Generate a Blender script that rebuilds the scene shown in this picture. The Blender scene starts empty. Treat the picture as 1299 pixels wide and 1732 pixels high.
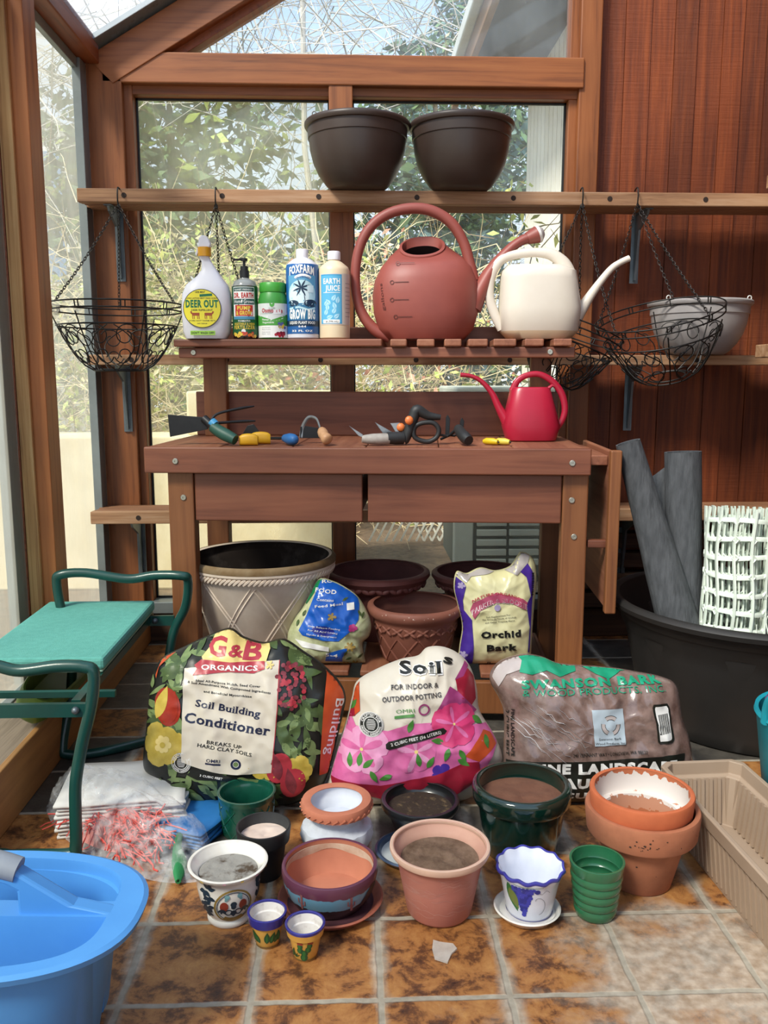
import bpy, bmesh, math, random
from mathutils import Vector, Matrix, noise
from mathutils.geometry import tessellate_polygon
from math import sin, cos, pi, sqrt, atan2, hypot, radians as R

S = bpy.context.scene
COL = S.collection

# ---------------------------------------------------------------- camera
FOC = 1450.0                                  # focal length in pixels of the 1299 x 1732 frame
cam_d = bpy.data.cameras.new('camera')
cam_d.sensor_fit = 'VERTICAL'
cam_d.sensor_height = 24.0
cam_d.lens = FOC / 1732.0 * 24.0
cam_d.clip_start = 0.02
cam_d.clip_end = 300
cam = bpy.data.objects.new('camera', cam_d)
COL.objects.link(cam)
cam.location = (0, 0, 1.05)
cam.rotation_euler = (R(90 - 8.936), 0, R(-2.087))
S.camera = cam

# ---------------------------------------------------------------- view and light
S.view_settings.view_transform = 'Standard'
S.view_settings.look = 'None'
S.view_settings.gamma = 1.0
S.view_settings.use_curve_mapping = False
S.view_settings.exposure = 0.54
S.cycles.use_denoising = True
S.cycles.max_bounces = 10
S.cycles.transparent_max_bounces = 24
S.cycles.caustics_reflective = False
S.cycles.caustics_refractive = False

W = bpy.data.worlds.new('sky')
S.world = W
W.use_nodes = True
wt = W.node_tree
wt.nodes.clear()
wo = wt.nodes.new('ShaderNodeOutputWorld')
wb = wt.nodes.new('ShaderNodeBackground')
tc = wt.nodes.new('ShaderNodeTexCoord')
sx = wt.nodes.new('ShaderNodeSeparateXYZ')
rp = wt.nodes.new('ShaderNodeValToRGB')
rp.color_ramp.elements[0].position = 0.0
rp.color_ramp.elements[0].color = (0.86, 0.90, 0.93, 1)
rp.color_ramp.elements[1].position = 0.5
rp.color_ramp.elements[1].color = (0.36, 0.58, 0.95, 1)
nz = wt.nodes.new('ShaderNodeTexNoise')
nz.inputs['Scale'].default_value = 2.2
nz.inputs['Detail'].default_value = 6
cr = wt.nodes.new('ShaderNodeValToRGB')
cr.color_ramp.elements[0].position = 0.5
cr.color_ramp.elements[1].position = 0.7
mx = wt.nodes.new('ShaderNodeMix')
mx.data_type = 'RGBA'
mx.inputs['B'].default_value = (1.0, 1.0, 1.0, 1)
L = wt.links.new
L(tc.outputs['Generated'], sx.inputs[0]); L(sx.outputs['Z'], rp.inputs[0])
L(tc.outputs['Generated'], nz.inputs['Vector']); L(nz.outputs[0], cr.inputs[0])
L(cr.outputs[0], mx.inputs['Factor']); L(rp.outputs[0], mx.inputs['A'])
L(mx.outputs['Result'], wb.inputs[0]); L(wb.outputs[0], wo.inputs[0])
wb.inputs[1].default_value = 1.1

sun_d = bpy.data.lights.new('sun', 'SUN')
sun_d.energy = 6.0
sun_d.angle = R(14)
sun_d.color = (1.0, 0.93, 0.82)
sun = bpy.data.objects.new('sun', sun_d)
COL.objects.link(sun)
SUN_DIR = Vector((0.52, 0.58, -0.84))          # the way the light travels
sun.rotation_euler = SUN_DIR.to_track_quat('-Z', 'Y').to_euler()

# ---------------------------------------------------------------- helpers: materials
def hx(h):
    v = [int(h[i:i + 2], 16) / 255 for i in (0, 2, 4)]
    return tuple((c / 12.92 if c <= 0.04045 else ((c + 0.055) / 1.055) ** 2.4) for c in v) + (1,)

MATS = {}
def nodes(name):
    m = bpy.data.materials.new(name)
    m.use_nodes = True
    t = m.node_tree
    b = t.nodes['Principled BSDF']
    return m, t, b

def N(t, kind, **kw):
    n = t.nodes.new(kind)
    for k, v in kw.items():
        if k in n.inputs: n.inputs[k].default_value = v
        else: setattr(n, k, v)
    return n

def ramp(t, stops):
    r = t.nodes.new('ShaderNodeValToRGB')
    e = r.color_ramp.elements
    while len(e) < len(stops): e.new(0.5)
    for el, (p, c) in zip(e, stops):
        el.position = p
        el.color = hx(c) if isinstance(c, str) else c
    return r

def coords(t, scale=(1, 1, 1), kind='Object'):
    c = N(t, 'ShaderNodeTexCoord'); mp = N(t, 'ShaderNodeMapping')
    mp.inputs['Scale'].default_value = scale
    t.links.new(c.outputs[kind], mp.inputs[0])
    return mp.outputs[0]

def mat(name, c1, rough=0.5, c2=None, scale=25, lo=0.35, hi=0.7, bump=0, bscale=None, metal=0, coat=0, detail=6, stretch=(1, 1, 1), sheen=0):
    if name in MATS: return MATS[name]
    m, t, b = nodes(name)
    b.inputs['Roughness'].default_value = rough
    b.inputs['Metallic'].default_value = metal
    b.inputs['Coat Weight'].default_value = coat
    b.inputs['Coat Roughness'].default_value = 0.08
    v = coords(t, stretch)
    n = N(t, 'ShaderNodeTexNoise', Scale=scale, Detail=detail, Roughness=0.6)
    t.links.new(v, n.inputs['Vector'])
    if c2 is None:
        a = hx(c1); c2 = tuple(x * 0.86 for x in a[:3]) + (1,)
    r = ramp(t, [(lo, c1), (hi, c2)])
    t.links.new(n.outputs[0], r.inputs[0]); t.links.new(r.outputs[0], b.inputs['Base Color'])
    if bump:
        n2 = N(t, 'ShaderNodeTexNoise', Scale=bscale or scale * 3, Detail=5)
        t.links.new(v, n2.inputs['Vector'])
        bp = N(t, 'ShaderNodeBump', Strength=bump, Distance=0.004)
        t.links.new(n2.outputs[0], bp.inputs['Height']); t.links.new(bp.outputs[0], b.inputs['Normal'])
    MATS[name] = m
    return m

def wood(name, c1, c2, axis='x', grain=1.0, rough=0.55, bump=0.25, c3=None):
    """long-grained wood; the grain runs along the given local axis"""
    if name in MATS: return MATS[name]
    m, t, b = nodes(name)
    b.inputs['Roughness'].default_value = rough
    k = 26 * grain
    sc = {'x': (1.2, k, k), 'y': (k, 1.2, k), 'z': (k, k, 1.2)}[axis]
    v = coords(t, sc)
    n = N(t, 'ShaderNodeTexNoise', Scale=1.6, Detail=8, Roughness=0.65, Distortion=0.4)
    t.links.new(v, n.inputs['Vector'])
    st = [(0.28, c1), (0.72, c2)]
    if c3: st = [(0.28, c1), (0.5, c2), (0.75, c3)]
    r = ramp(t, st)
    t.links.new(n.outputs[0], r.inputs[0])
    v2 = coords(t, (2.2, 2.2, 2.2))
    n2 = N(t, 'ShaderNodeTexNoise', Scale=1.4, Detail=3)
    t.links.new(v2, n2.inputs['Vector'])
    mp = N(t, 'ShaderNodeMapRange'); mp.inputs['From Min'].default_value = 0.3; mp.inputs['From Max'].default_value = 0.7
    mp.inputs['To Min'].default_value = 0.82; mp.inputs['To Max'].default_value = 1.12
    t.links.new(n2.outputs[0], mp.inputs[0])
    vm = N(t, 'ShaderNodeVectorMath', operation='MULTIPLY')
    t.links.new(r.outputs[0], vm.inputs[0]); t.links.new(mp.outputs[0], vm.inputs[1])
    t.links.new(vm.outputs[0], b.inputs['Base Color'])
    bp = N(t, 'ShaderNodeBump', Strength=bump, Distance=0.002)
    t.links.new(n.outputs[0], bp.inputs['Height']); t.links.new(bp.outputs[0], b.inputs['Normal'])
    MATS[name] = m
    return m

def film(name, color, alpha, rough=0.15, nscale=30, spread=0.15, bump=0.4):
    """clear or dusty sheet: part see-through, part diffuse film"""
    if name in MATS: return MATS[name]
    m, t, b = nodes(name)
    b.inputs['Base Color'].default_value = hx(color)
    b.inputs['Roughness'].default_value = rough
    v = coords(t)
    n = N(t, 'ShaderNodeTexNoise', Scale=nscale, Detail=5)
    t.links.new(v, n.inputs['Vector'])
    mp = N(t, 'ShaderNodeMapRange'); mp.inputs['From Min'].default_value = 0.3; mp.inputs['From Max'].default_value = 0.7
    mp.inputs['To Min'].default_value = max(0, alpha - spread); mp.inputs['To Max'].default_value = min(1, alpha + spread)
    t.links.new(n.outputs[0], mp.inputs[0])
    t.links.new(mp.outputs[0], b.inputs['Alpha'])
    if bump:
        bp = N(t, 'ShaderNodeBump', Strength=bump, Distance=0.004)
        t.links.new(n.outputs[0], bp.inputs['Height']); t.links.new(bp.outputs[0], b.inputs['Normal'])
    MATS[name] = m
    return m

def pane(name, tint, dirt, amount, spread=0.08, streak=(3, 3, 1.2)):
    """greenhouse glass with a dusty, streaky film on it"""
    if name in MATS: return MATS[name]
    m, t, b = nodes(name)
    t.nodes.remove(b)
    out = t.nodes['Material Output']
    tr = N(t, 'ShaderNodeBsdfTransparent'); tr.inputs[0].default_value = hx(tint)
    gl = N(t, 'ShaderNodeBsdfGlossy', Roughness=0.03)
    di = N(t, 'ShaderNodeBsdfDiffuse'); di.inputs[0].default_value = hx(dirt)
    tl = N(t, 'ShaderNodeBsdfTranslucent'); tl.inputs[0].default_value = hx(dirt)
    mdt = N(t, 'ShaderNodeMixShader'); mdt.inputs[0].default_value = 0.6
    t.links.new(di.outputs[0], mdt.inputs[1]); t.links.new(tl.outputs[0], mdt.inputs[2])
    v = coords(t, streak)
    n = N(t, 'ShaderNodeTexNoise', Scale=2.0, Detail=9, Roughness=0.7)
    t.links.new(v, n.inputs['Vector'])
    mp = N(t, 'ShaderNodeMapRange'); mp.inputs['From Min'].default_value = 0.3; mp.inputs['From Max'].default_value = 0.7
    mp.inputs['To Min'].default_value = max(0, amount - spread); mp.inputs['To Max'].default_value = amount + spread
    t.links.new(n.outputs[0], mp.inputs[0])
    m1 = N(t, 'ShaderNodeMixShader')
    t.links.new(mp.outputs[0], m1.inputs[0]); t.links.new(tr.outputs[0], m1.inputs[1]); t.links.new(mdt.outputs[0], m1.inputs[2])
    m2 = N(t, 'ShaderNodeMixShader'); m2.inputs[0].default_value = 0.05
    t.links.new(m1.outputs[0], m2.inputs[1]); t.links.new(gl.outputs[0], m2.inputs[2])
    t.links.new(m2.outputs[0], out.inputs[0])
    MATS[name] = m
    return m

# ---------------------------------------------------------------- helpers: meshes
class MB:
    def __init__(s):
        s.v = []; s.f = []; s.m = []
    def add(s, vs, fs, mi=0):
        o = len(s.v)
        s.v += [tuple(p) for p in vs]
        s.f += [tuple(i + o for i in f) for f in fs]
        s.m += [mi] * len(fs)
        return s
    def box(s, x0, x1, y0, y1, z0, z1, mi=0):
        return s.add([(x0, y0, z0), (x1, y0, z0), (x1, y1, z0), (x0, y1, z0), (x0, y0, z1), (x1, y0, z1), (x1, y1, z1), (x0, y1, z1)],
                     [(0, 3, 2, 1), (4, 5, 6, 7), (0, 1, 5, 4), (1, 2, 6, 5), (2, 3, 7, 6), (3, 0, 4, 7)], mi)
    def bar(s, a, b, w, h, mi=0, up=(0, 0, 1)):
        a = Vector(a); b = Vector(b); d = (b - a).normalized(); u = Vector(up)
        if abs(d.dot(u)) > 0.98: u = Vector((0, 1, 0))
        x = d.cross(u).normalized(); y = x.cross(d).normalized()
        vs = []
        for p in (a, b):
            for i, j in ((-1, -1), (1, -1), (1, 1), (-1, 1)): vs.append(p + x * i * w / 2 + y * j * h / 2)
        return s.add(vs, [(0, 1, 2, 3), (7, 6, 5, 4), (0, 4, 5, 1), (1, 5, 6, 2), (2, 6, 7, 3), (3, 7, 4, 0)], mi)
    def rings(s, rs, mi=0, cap0=True, cap1=True, loop=False, mis=None):
        """skin between rings of equal vertex count"""
        n = len(rs[0]); o = len(s.v)
        for r in rs: s.v += [tuple(p) for p in r]
        k = len(rs)
        for i in range(k if loop else k - 1):
            for j in range(n):
                a = o + i * n + j; b = o + i * n + (j + 1) % n; i2 = (i + 1) % k
                s.f.append((a, b, o + i2 * n + (j + 1) % n, o + i2 * n + j)); s.m.append(mis[i] if mis else mi)
        if not loop:
            if cap0: s.f.append(tuple(o + j for j in range(n))[::-1]); s.m.append(mis[0] if mis else mi)
            if cap1: s.f.append(tuple(o + (k - 1) * n + j for j in range(n))); s.m.append(mis[-1] if mis else mi)
        return s
    def lathe(s, prof, n=48, c=(0, 0, 0), mi=0, rf=None, mis=None, a0=0):
        rs = []
        for q in prof:
            r, z = q[0], q[1]
            ring = []
            for j in range(n):
                th = a0 + 2 * pi * j / n
                rr = rf(th, r, z) if rf else r
                if isinstance(rr, tuple): rr, zz = rr
                else: zz = z
                ring.append((c[0] + rr * cos(th), c[1] + rr * sin(th), c[2] + zz))
            rs.append(ring)
        op = prof[0][0] > 1e-5 and prof[-1][0] > 1e-5          # an open band of profile closes into a ring
        return s.rings(rs, mi, False, False, loop=op, mis=(list(mis) + [mis[-1]] * len(rs))[:len(rs)] if mis else None)
    def tube(s, path, r, n=8, mi=0, closed=False, cap=True, flat=None, up=None):
        P = [Vector(p) for p in path]; k = len(P)
        rr = r if isinstance(r, (list, tuple)) else [r] * k
        T = []
        for i in range(k):
            a = P[(i - 1) % k] if closed or i > 0 else P[0]
            b = P[(i + 1) % k] if closed or i < k - 1 else P[-1]
            T.append((b - a).normalized())
        u = Vector(up) if up else (Vector((0, 0, 1)) if abs(T[0].z) < 0.9 else Vector((0, 1, 0)))
        rs = []
        for i in range(k):
            if up: u = Vector(up)
            u = u - T[i] * u.dot(T[i])
            if u.length < 1e-6: u = T[i].orthogonal()
            u.normalize(); w = T[i].cross(u)
            fx, fy = flat if flat else (1, 1)
            rs.append([P[i] + u * (cos(2 * pi * j / n) * rr[i] * fy) + w * (sin(2 * pi * j / n) * rr[i] * fx) for j in range(n)])
        return s.rings(rs, mi, cap, cap, closed)
    def prism(s, poly, d0, d1, plane='xz', mi=0):
        """2D outline extruded along the third axis"""
        def P(p, d):
            return {'xz': (p[0], d, p[1]), 'xy': (p[0], p[1], d), 'yz': (d, p[0], p[1])}[plane]
        n = len(poly)
        vs = [P(p, d0) for p in poly] + [P(p, d1) for p in poly]
        tri = tessellate_polygon([[Vector((p[0], p[1], 0)) for p in poly]])
        fs = [tuple(t) for t in tri] + [tuple(i + n for i in t[::-1]) for t in tri]
        fs += [(i, (i + 1) % n, n + (i + 1) % n, n + i) for i in range(n)]
        return s.add(vs, fs, mi)
    def build(s, name, mats, parent=None, bevel=0, smooth=None, sub=0, solid=0, loc=None):
        me = bpy.data.meshes.new(name)
        me.from_pydata(s.v, [], s.f)
        if not isinstance(mats, (list, tuple)): mats = [mats]
        for m in mats: me.materials.append(m)
        me.polygons.foreach_set('material_index', s.m)
        bm = bmesh.new(); bm.from_mesh(me)
        bmesh.ops.recalc_face_normals(bm, faces=bm.faces)
        bm.to_mesh(me); bm.free()
        if smooth:
            me.polygons.foreach_set('use_smooth', [True] * len(me.polygons))
            me.set_sharp_from_angle(angle=R(smooth))
        me.update()
        o = bpy.data.objects.new(name, me)
        COL.objects.link(o)
        if parent: o.parent = parent
        if loc: o.location = loc
        if solid:
            q = o.modifiers.new('solid', 'SOLIDIFY'); q.thickness = solid; q.offset = 0
        if bevel:
            q = o.modifiers.new('bevel', 'BEVEL'); q.width = bevel; q.segments = 2; q.limit_method = 'ANGLE'; q.angle_limit = R(40)
        if sub:
            q = o.modifiers.new('sub', 'SUBSURF'); q.levels = sub; q.render_levels = sub
        return o

def tag(o, label=None, cat=None, group=None, kind=None):
    if label: o['label'] = label
    if cat: o['category'] = cat
    if group: o['group'] = group
    if kind: o['kind'] = kind
    return o

def thing(name, label, cat, loc=(0, 0, 0), rz=0, group=None, rot=None):
    o = bpy.data.objects.new(name, None)
    o.empty_display_size = 0.05
    COL.objects.link(o)
    o.location = loc
    o.rotation_euler = rot if rot else (0, 0, R(rz))
    return tag(o, label, cat, group)

def struct(name, mb, m, **kw):
    o = mb.build(name, m, **kw)
    o['kind'] = 'structure'
    return o

def box(name, m, x0, x1, y0, y1, z0, z1, parent=None, bevel=0.003):
    return MB().box(x0, x1, y0, y1, z0, z1).build(name, m, parent, bevel)

def copy_tree(o, parent=None):
    c = o.copy(); COL.objects.link(c)
    if parent: c.parent = parent
    for ch in [k for k in bpy.data.objects if k.parent == o]: copy_tree(ch, c)
    return c

def catmull(pts, k=8, closed=False):
    P = [Vector(p) for p in pts]; n = len(P); out = []
    rng = range(n if closed else n - 1)
    for i in rng:
        if closed: a, b, c, d = P[(i - 1) % n], P[i], P[(i + 1) % n], P[(i + 2) % n]
        else: a, b, c, d = P[max(i - 1, 0)], P[i], P[i + 1], P[min(i + 2, n - 1)]
        for j in range(k):
            t = j / k
            out.append(0.5 * ((2 * b) + (c - a) * t + (2 * a - 5 * b + 4 * c - d) * t * t + (3 * b - a - 3 * c + d) * t ** 3))
    if not closed: out.append(P[-1])
    return out

def lerps(vals, m):
    out = []
    for i in range(m):
        t = i / (m - 1) * (len(vals) - 1); k = min(int(t), len(vals) - 2)
        out.append(vals[k] + (vals[k + 1] - vals[k]) * (t - k))
    return out

def arc(cx, cz, r, a0, a1, n=12, rz=None):
    return [(cx + r * cos(R(a0 + (a1 - a0) * i / n)), cz + (rz or r) * sin(R(a0 + (a1 - a0) * i / n))) for i in range(n + 1)]

# ---------------------------------------------------------------- helpers: printed lettering laid on surfaces
_TX = {}
def glyphs(s, bold=0.0, serif=False):
    k = (s, bold, serif)
    if k not in _TX:
        cu = bpy.data.curves.new('t', 'FONT'); cu.body = s; cu.size = 1; cu.resolution_u = 2; cu.offset = bold
        cu.space_character = 1.0 + bold * 3
        ob = bpy.data.objects.new('t', cu)
        me = bpy.data.meshes.new_from_object(ob)
        vs = [(v.co.x, v.co.y) for v in me.vertices]; fs = [tuple(p.vertices) for p in me.polygons]
        if serif:                                   # slab feet on every straight stem end
            use = {}
            for f in fs:
                for i in range(len(f)):
                    e = tuple(sorted((f[i], f[(i + 1) % len(f)]))); use[e] = use.get(e, 0) + 1
            for (i, j), n_ in use.items():
                (xa, ya), (xb, yb) = vs[i], vs[j]
                if n_ == 1 and abs(ya - yb) < 0.004 and 0.05 < abs(xa - xb) < 0.19 and min(abs(ya - q) for q in (0, 0.7, 0.72, 0.73, 0.74, 0.5, 0.51, 0.52, 0.53, 0.54, -0.2)) < 0.035:
                    up = -1 if ya > 0.25 else 1; o_ = len(vs); a_, b_ = min(xa, xb) - 0.055, max(xa, xb) + 0.055
                    vs += [(a_, ya), (b_, ya), (b_, ya + up * 0.045), (a_, ya + up * 0.045)]; fs.append((o_, o_ + 1, o_ + 2, o_ + 3))
        bpy.data.objects.remove(ob); bpy.data.meshes.remove(me); bpy.data.curves.remove(cu)
        _TX[k] = (vs, fs)
    return _TX[k]

class Print:
    """flat shapes in (x, y) metres, later laid on a curved surface"""
    def __init__(s): s.v = []; s.f = []; s.m = []
    def raw(s, vs, fs, mi, lay):
        o = len(s.v); s.v += [(p[0], p[1], lay) for p in vs]
        s.f += [tuple(i + o for i in f) for f in fs]; s.m += [mi] * len(fs)
    def poly(s, pts, mi=0, lay=1):
        tri = tessellate_polygon([[Vector((p[0], p[1], 0)) for p in pts]])
        s.raw(pts, [tuple(t) for t in tri], mi, lay); return s
    def rect(s, x0, x1, y0, y1, mi=0, lay=1): return s.poly([(x0, y0), (x1, y0), (x1, y1), (x0, y1)], mi, lay)
    def disk(s, c, r, mi=0, lay=1, n=24, ry=None, rot=0):
        pts = []
        for i in range(n):
            a = 2 * pi * i / n; x = r * cos(a); y = (ry or r) * sin(a)
            pts.append((c[0] + x * cos(rot) - y * sin(rot), c[1] + x * sin(rot) + y * cos(rot)))
        return s.poly(pts, mi, lay)
    def ring(s, c, r0, r1, mi=0, lay=1, n=32, a0=0, a1=360):
        vs = []; fs = []
        for i in range(n + 1):
            a = R(a0 + (a1 - a0) * i / n)
            vs += [(c[0] + r0 * cos(a), c[1] + r0 * sin(a)), (c[0] + r1 * cos(a), c[1] + r1 * sin(a))]
        for i in range(n): fs.append((2 * i, 2 * i + 1, 2 * i + 3, 2 * i + 2))
        s.raw(vs, fs, mi, lay); return s
    def stroke(s, pts, w, mi=0, lay=1, taper=False):
        P = [Vector((p[0], p[1])) for p in pts]; vs = []; fs = []
        for i, p in enumerate(P):
            d = (P[min(i + 1, len(P) - 1)] - P[max(i - 1, 0)]).normalized(); nn = Vector((-d.y, d.x))
            ww = w * ((1 - i / (len(P) - 1)) if taper else 1) / 2 + 1e-5
            vs += [p + nn * ww, p - nn * ww]
        for i in range(len(P) - 1): fs.append((2 * i, 2 * i + 1, 2 * i + 3, 2 * i + 2))
        s.raw(vs, fs, mi, lay); return s
    def text(s, st, p0, p1, h, mi=0, lay=2, bold=0.0, curve=0.0, serif=False):
        """baseline from p0 to p1, capital height h; curve bends the baseline upward in the middle"""
        vs, fs = glyphs(st, bold, serif)
        x0 = min(v[0] for v in vs); x1 = max(v[0] for v in vs)
        d = Vector((p1[0] - p0[0], p1[1] - p0[1])); ln = d.length; d.normalize(); nn = Vector((-d.y, d.x))
        out = []
        for x, y in vs:
            t = (x - x0) / (x1 - x0)
            q = Vector(p0) + d * (t * ln) + nn * (y / 0.70 * h + curve * 4 * t * (1 - t))
            out.append((q.x, q.y))
        s.raw(out, fs, mi, lay); return s
    def ringtext(s, st, c, r, h, a0, a1, mi=0, lay=2, bold=0.0):
        vs, fs = glyphs(st, bold)
        x0 = min(v[0] for v in vs); x1 = max(v[0] for v in vs); out = []
        for x, y in vs:
            a = R(a0 + (a1 - a0) * (x - x0) / (x1 - x0)); rr = r + y / 0.7 * h * (1 if a0 > a1 else -1)
            out.append((c[0] + rr * cos(a), c[1] + rr * sin(a)))
        s.raw(out, fs, mi, lay); return s
    def petals(s, c, r, n, mi, lay, w=0.55, rot=0, jit=0.1, seed=1, ry=1.0):
        rnd = random.Random(seed)
        for k in range(n):
            a = rot + 2 * pi * k / n + rnd.uniform(-jit, jit); rr = r * rnd.uniform(0.85, 1.1); pts = []
            for i in range(13):
                t = i / 12 * 2 * pi; x = rr * (0.5 - 0.5 * cos(t)); y = rr * w * 0.5 * sin(t) * (0.5 + 0.8 * x / rr)
                pts.append((c[0] + x * cos(a) - y * sin(a), c[1] + (x * sin(a) + y * cos(a)) * ry))
            s.poly(pts[:-1], mi, lay + 0.08 * k)
        return s
    def leaf(s, c, ln, w, ang, mi, lay):
        a = R(ang); pts = []
        for i in range(9): t = i / 8; pts.append((ln * t, w * sin(pi * t ** 0.8) / 2))
        for i in range(7, 0, -1): t = i / 8; pts.append((ln * t, -w * sin(pi * t ** 0.8) / 2))
        return s.poly([(c[0] + x * cos(a) - y * sin(a), c[1] + x * sin(a) + y * cos(a)) for x, y in pts], mi, lay)
    def build(s, name, mats, parent, fn, res=0.012, eps=0.0006, smooth=True, base=0.0006):
        bm = bmesh.new()
        bv = [bm.verts.new(p) for p in s.v]
        for f, mi in zip(s.f, s.m):
            try: fa = bm.faces.new([bv[i] for i in f]); fa.material_index = mi
            except ValueError: pass
        if s.v:
            for ax in (0, 1):
                lo = min(p[ax] for p in s.v); hi = max(p[ax] for p in s.v)
                k = math.ceil(lo / res)
                while k * res < hi:
                    co = [0, 0, 0]; no = [0, 0, 0]; co[ax] = k * res + 1e-5; no[ax] = 1
                    bmesh.ops.bisect_plane(bm, geom=bm.verts[:] + bm.edges[:] + bm.faces[:], plane_co=co, plane_no=no, dist=1e-7)
                    k += 1
        for v in bm.verts: v.co = fn(v.co.x, v.co.y, base + eps * v.co.z)
        me = bpy.data.meshes.new(name); bm.to_mesh(me); bm.free()
        for m in mats: me.materials.append(m)
        if smooth: me.polygons.foreach_set('use_smooth', [True] * len(me.polygons))
        o = bpy.data.objects.new(name, me); COL.objects.link(o); o.parent = parent
        return o

def round_map(rfun, th0=-90, c=(0, 0)):
    """surface of a turned body: x runs around it, y is height"""
    def fn(x, z, off):
        r = rfun(z); th = R(th0) + x / max(r, 0.005); r += off
        return Vector((c[0] + r * cos(th), c[1] + r * sin(th), z))
    return fn

def prof_r(prof):
    def f(z):
        for (r0, z0), (r1, z1) in zip(prof, prof[1:]):
            if z0 <= z <= z1: return r0 + (r1 - r0) * (z - z0) / max(z1 - z0, 1e-6)
        return prof[-1][0] if z > prof[-1][1] else prof[0][0]
    return f

# ================================================================ materials of the place
CEDAR = wood('cedar frame', '5f3116', '8c5129', 'x', 1.0, 0.5, 0.2, '9b5f33')
CEDARZ = wood('cedar post', '5f3116', '8a5028', 'z', 1.0, 0.5, 0.2, '975c32')
CEDARY = wood('cedar beam', '5e2c16', '86441f', 'y', 1.0, 0.5, 0.2, '8f4c26')
POSTZ = wood('orange cedar post', '7c421c', 'a3602f', 'z', 1.0, 0.5, 0.2, 'ad6c38')
PALEZ = wood('pale raw wood strip', '7a4a22', 'b98d58', 'z', 1.6, 0.6, 0.3, 'd0aa74')
OLDWOOD = wood('weathered sill wood', '5d5044', '8c7c6a', 'y', 0.8, 0.8, 0.5, '42362c')
CURBW = wood('curb board', '94683c', 'b5854e', 'y', 0.8, 0.6, 0.3)
SHELFW = wood('weathered shelf wood', '633d28', 'a37a58', 'x', 0.9, 0.7, 0.4, 'bd9c7e')
SHELFD = wood('shelf slat wood', '63402a', '96694a', 'x', 1.3, 0.7, 0.4, '7c5238')
PLUG = mat('dark plug', '2a1a12', 0.8)
STEEL = mat('grey bracket steel', '5f686e', 0.45, '7b8488', 8, metal=0.7)
ALU = mat('grey aluminium', '8b9393', 0.45, '787f80', 6, metal=0.4)
RUBBER = mat('dark gasket', '1c1e1f', 0.6)
DARKB = wood('dark old boards', '2e1d14', '4a3222', 'x', 1.0, 0.8, 0.4, '604430')

def siding_mat():
    m, t, b = nodes('rough sawn red cedar siding')
    b.inputs['Roughness'].default_value = 0.62
    v = coords(t, (30, 30, 1.1))
    n = N(t, 'ShaderNodeTexNoise', Scale=1.6, Detail=8, Roughness=0.65, Distortion=0.5)
    t.links.new(v, n.inputs['Vector'])
    r = ramp(t, [(0.3, '4e1f0a'), (0.55, '753614'), (0.75, '8c461c')])
    t.links.new(n.outputs[0], r.inputs[0])
    # saw marks across the boards
    v2 = coords(t, (6, 6, 150))
    n2 = N(t, 'ShaderNodeTexNoise', Scale=1.0, Detail=4, Roughness=0.6)
    t.links.new(v2, n2.inputs['Vector'])
    ad = N(t, 'ShaderNodeMath', operation='ADD'); t.links.new(n.outputs[0], ad.inputs[0]); t.links.new(n2.outputs[0], ad.inputs[1])
    bp = N(t, 'ShaderNodeBump', Strength=0.5, Distance=0.003)
    t.links.new(ad.outputs[0], bp.inputs['Height']); t.links.new(bp.outputs[0], b.inputs['Normal'])
    hs = N(t, 'ShaderNodeHueSaturation'); g = N(t, 'ShaderNodeNewGeometry')
    mr = N(t, 'ShaderNodeMapRange'); mr.inputs['To Min'].default_value = 0.75; mr.inputs['To Max'].default_value = 1.2
    t.links.new(g.outputs['Random Per Island'], mr.inputs[0]); t.links.new(mr.outputs[0], hs.inputs['Value'])
    t.links.new(r.outputs[0], hs.inputs['Color']); t.links.new(hs.outputs[0], b.inputs['Base Color'])
    return m
SIDING = siding_mat()

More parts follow.
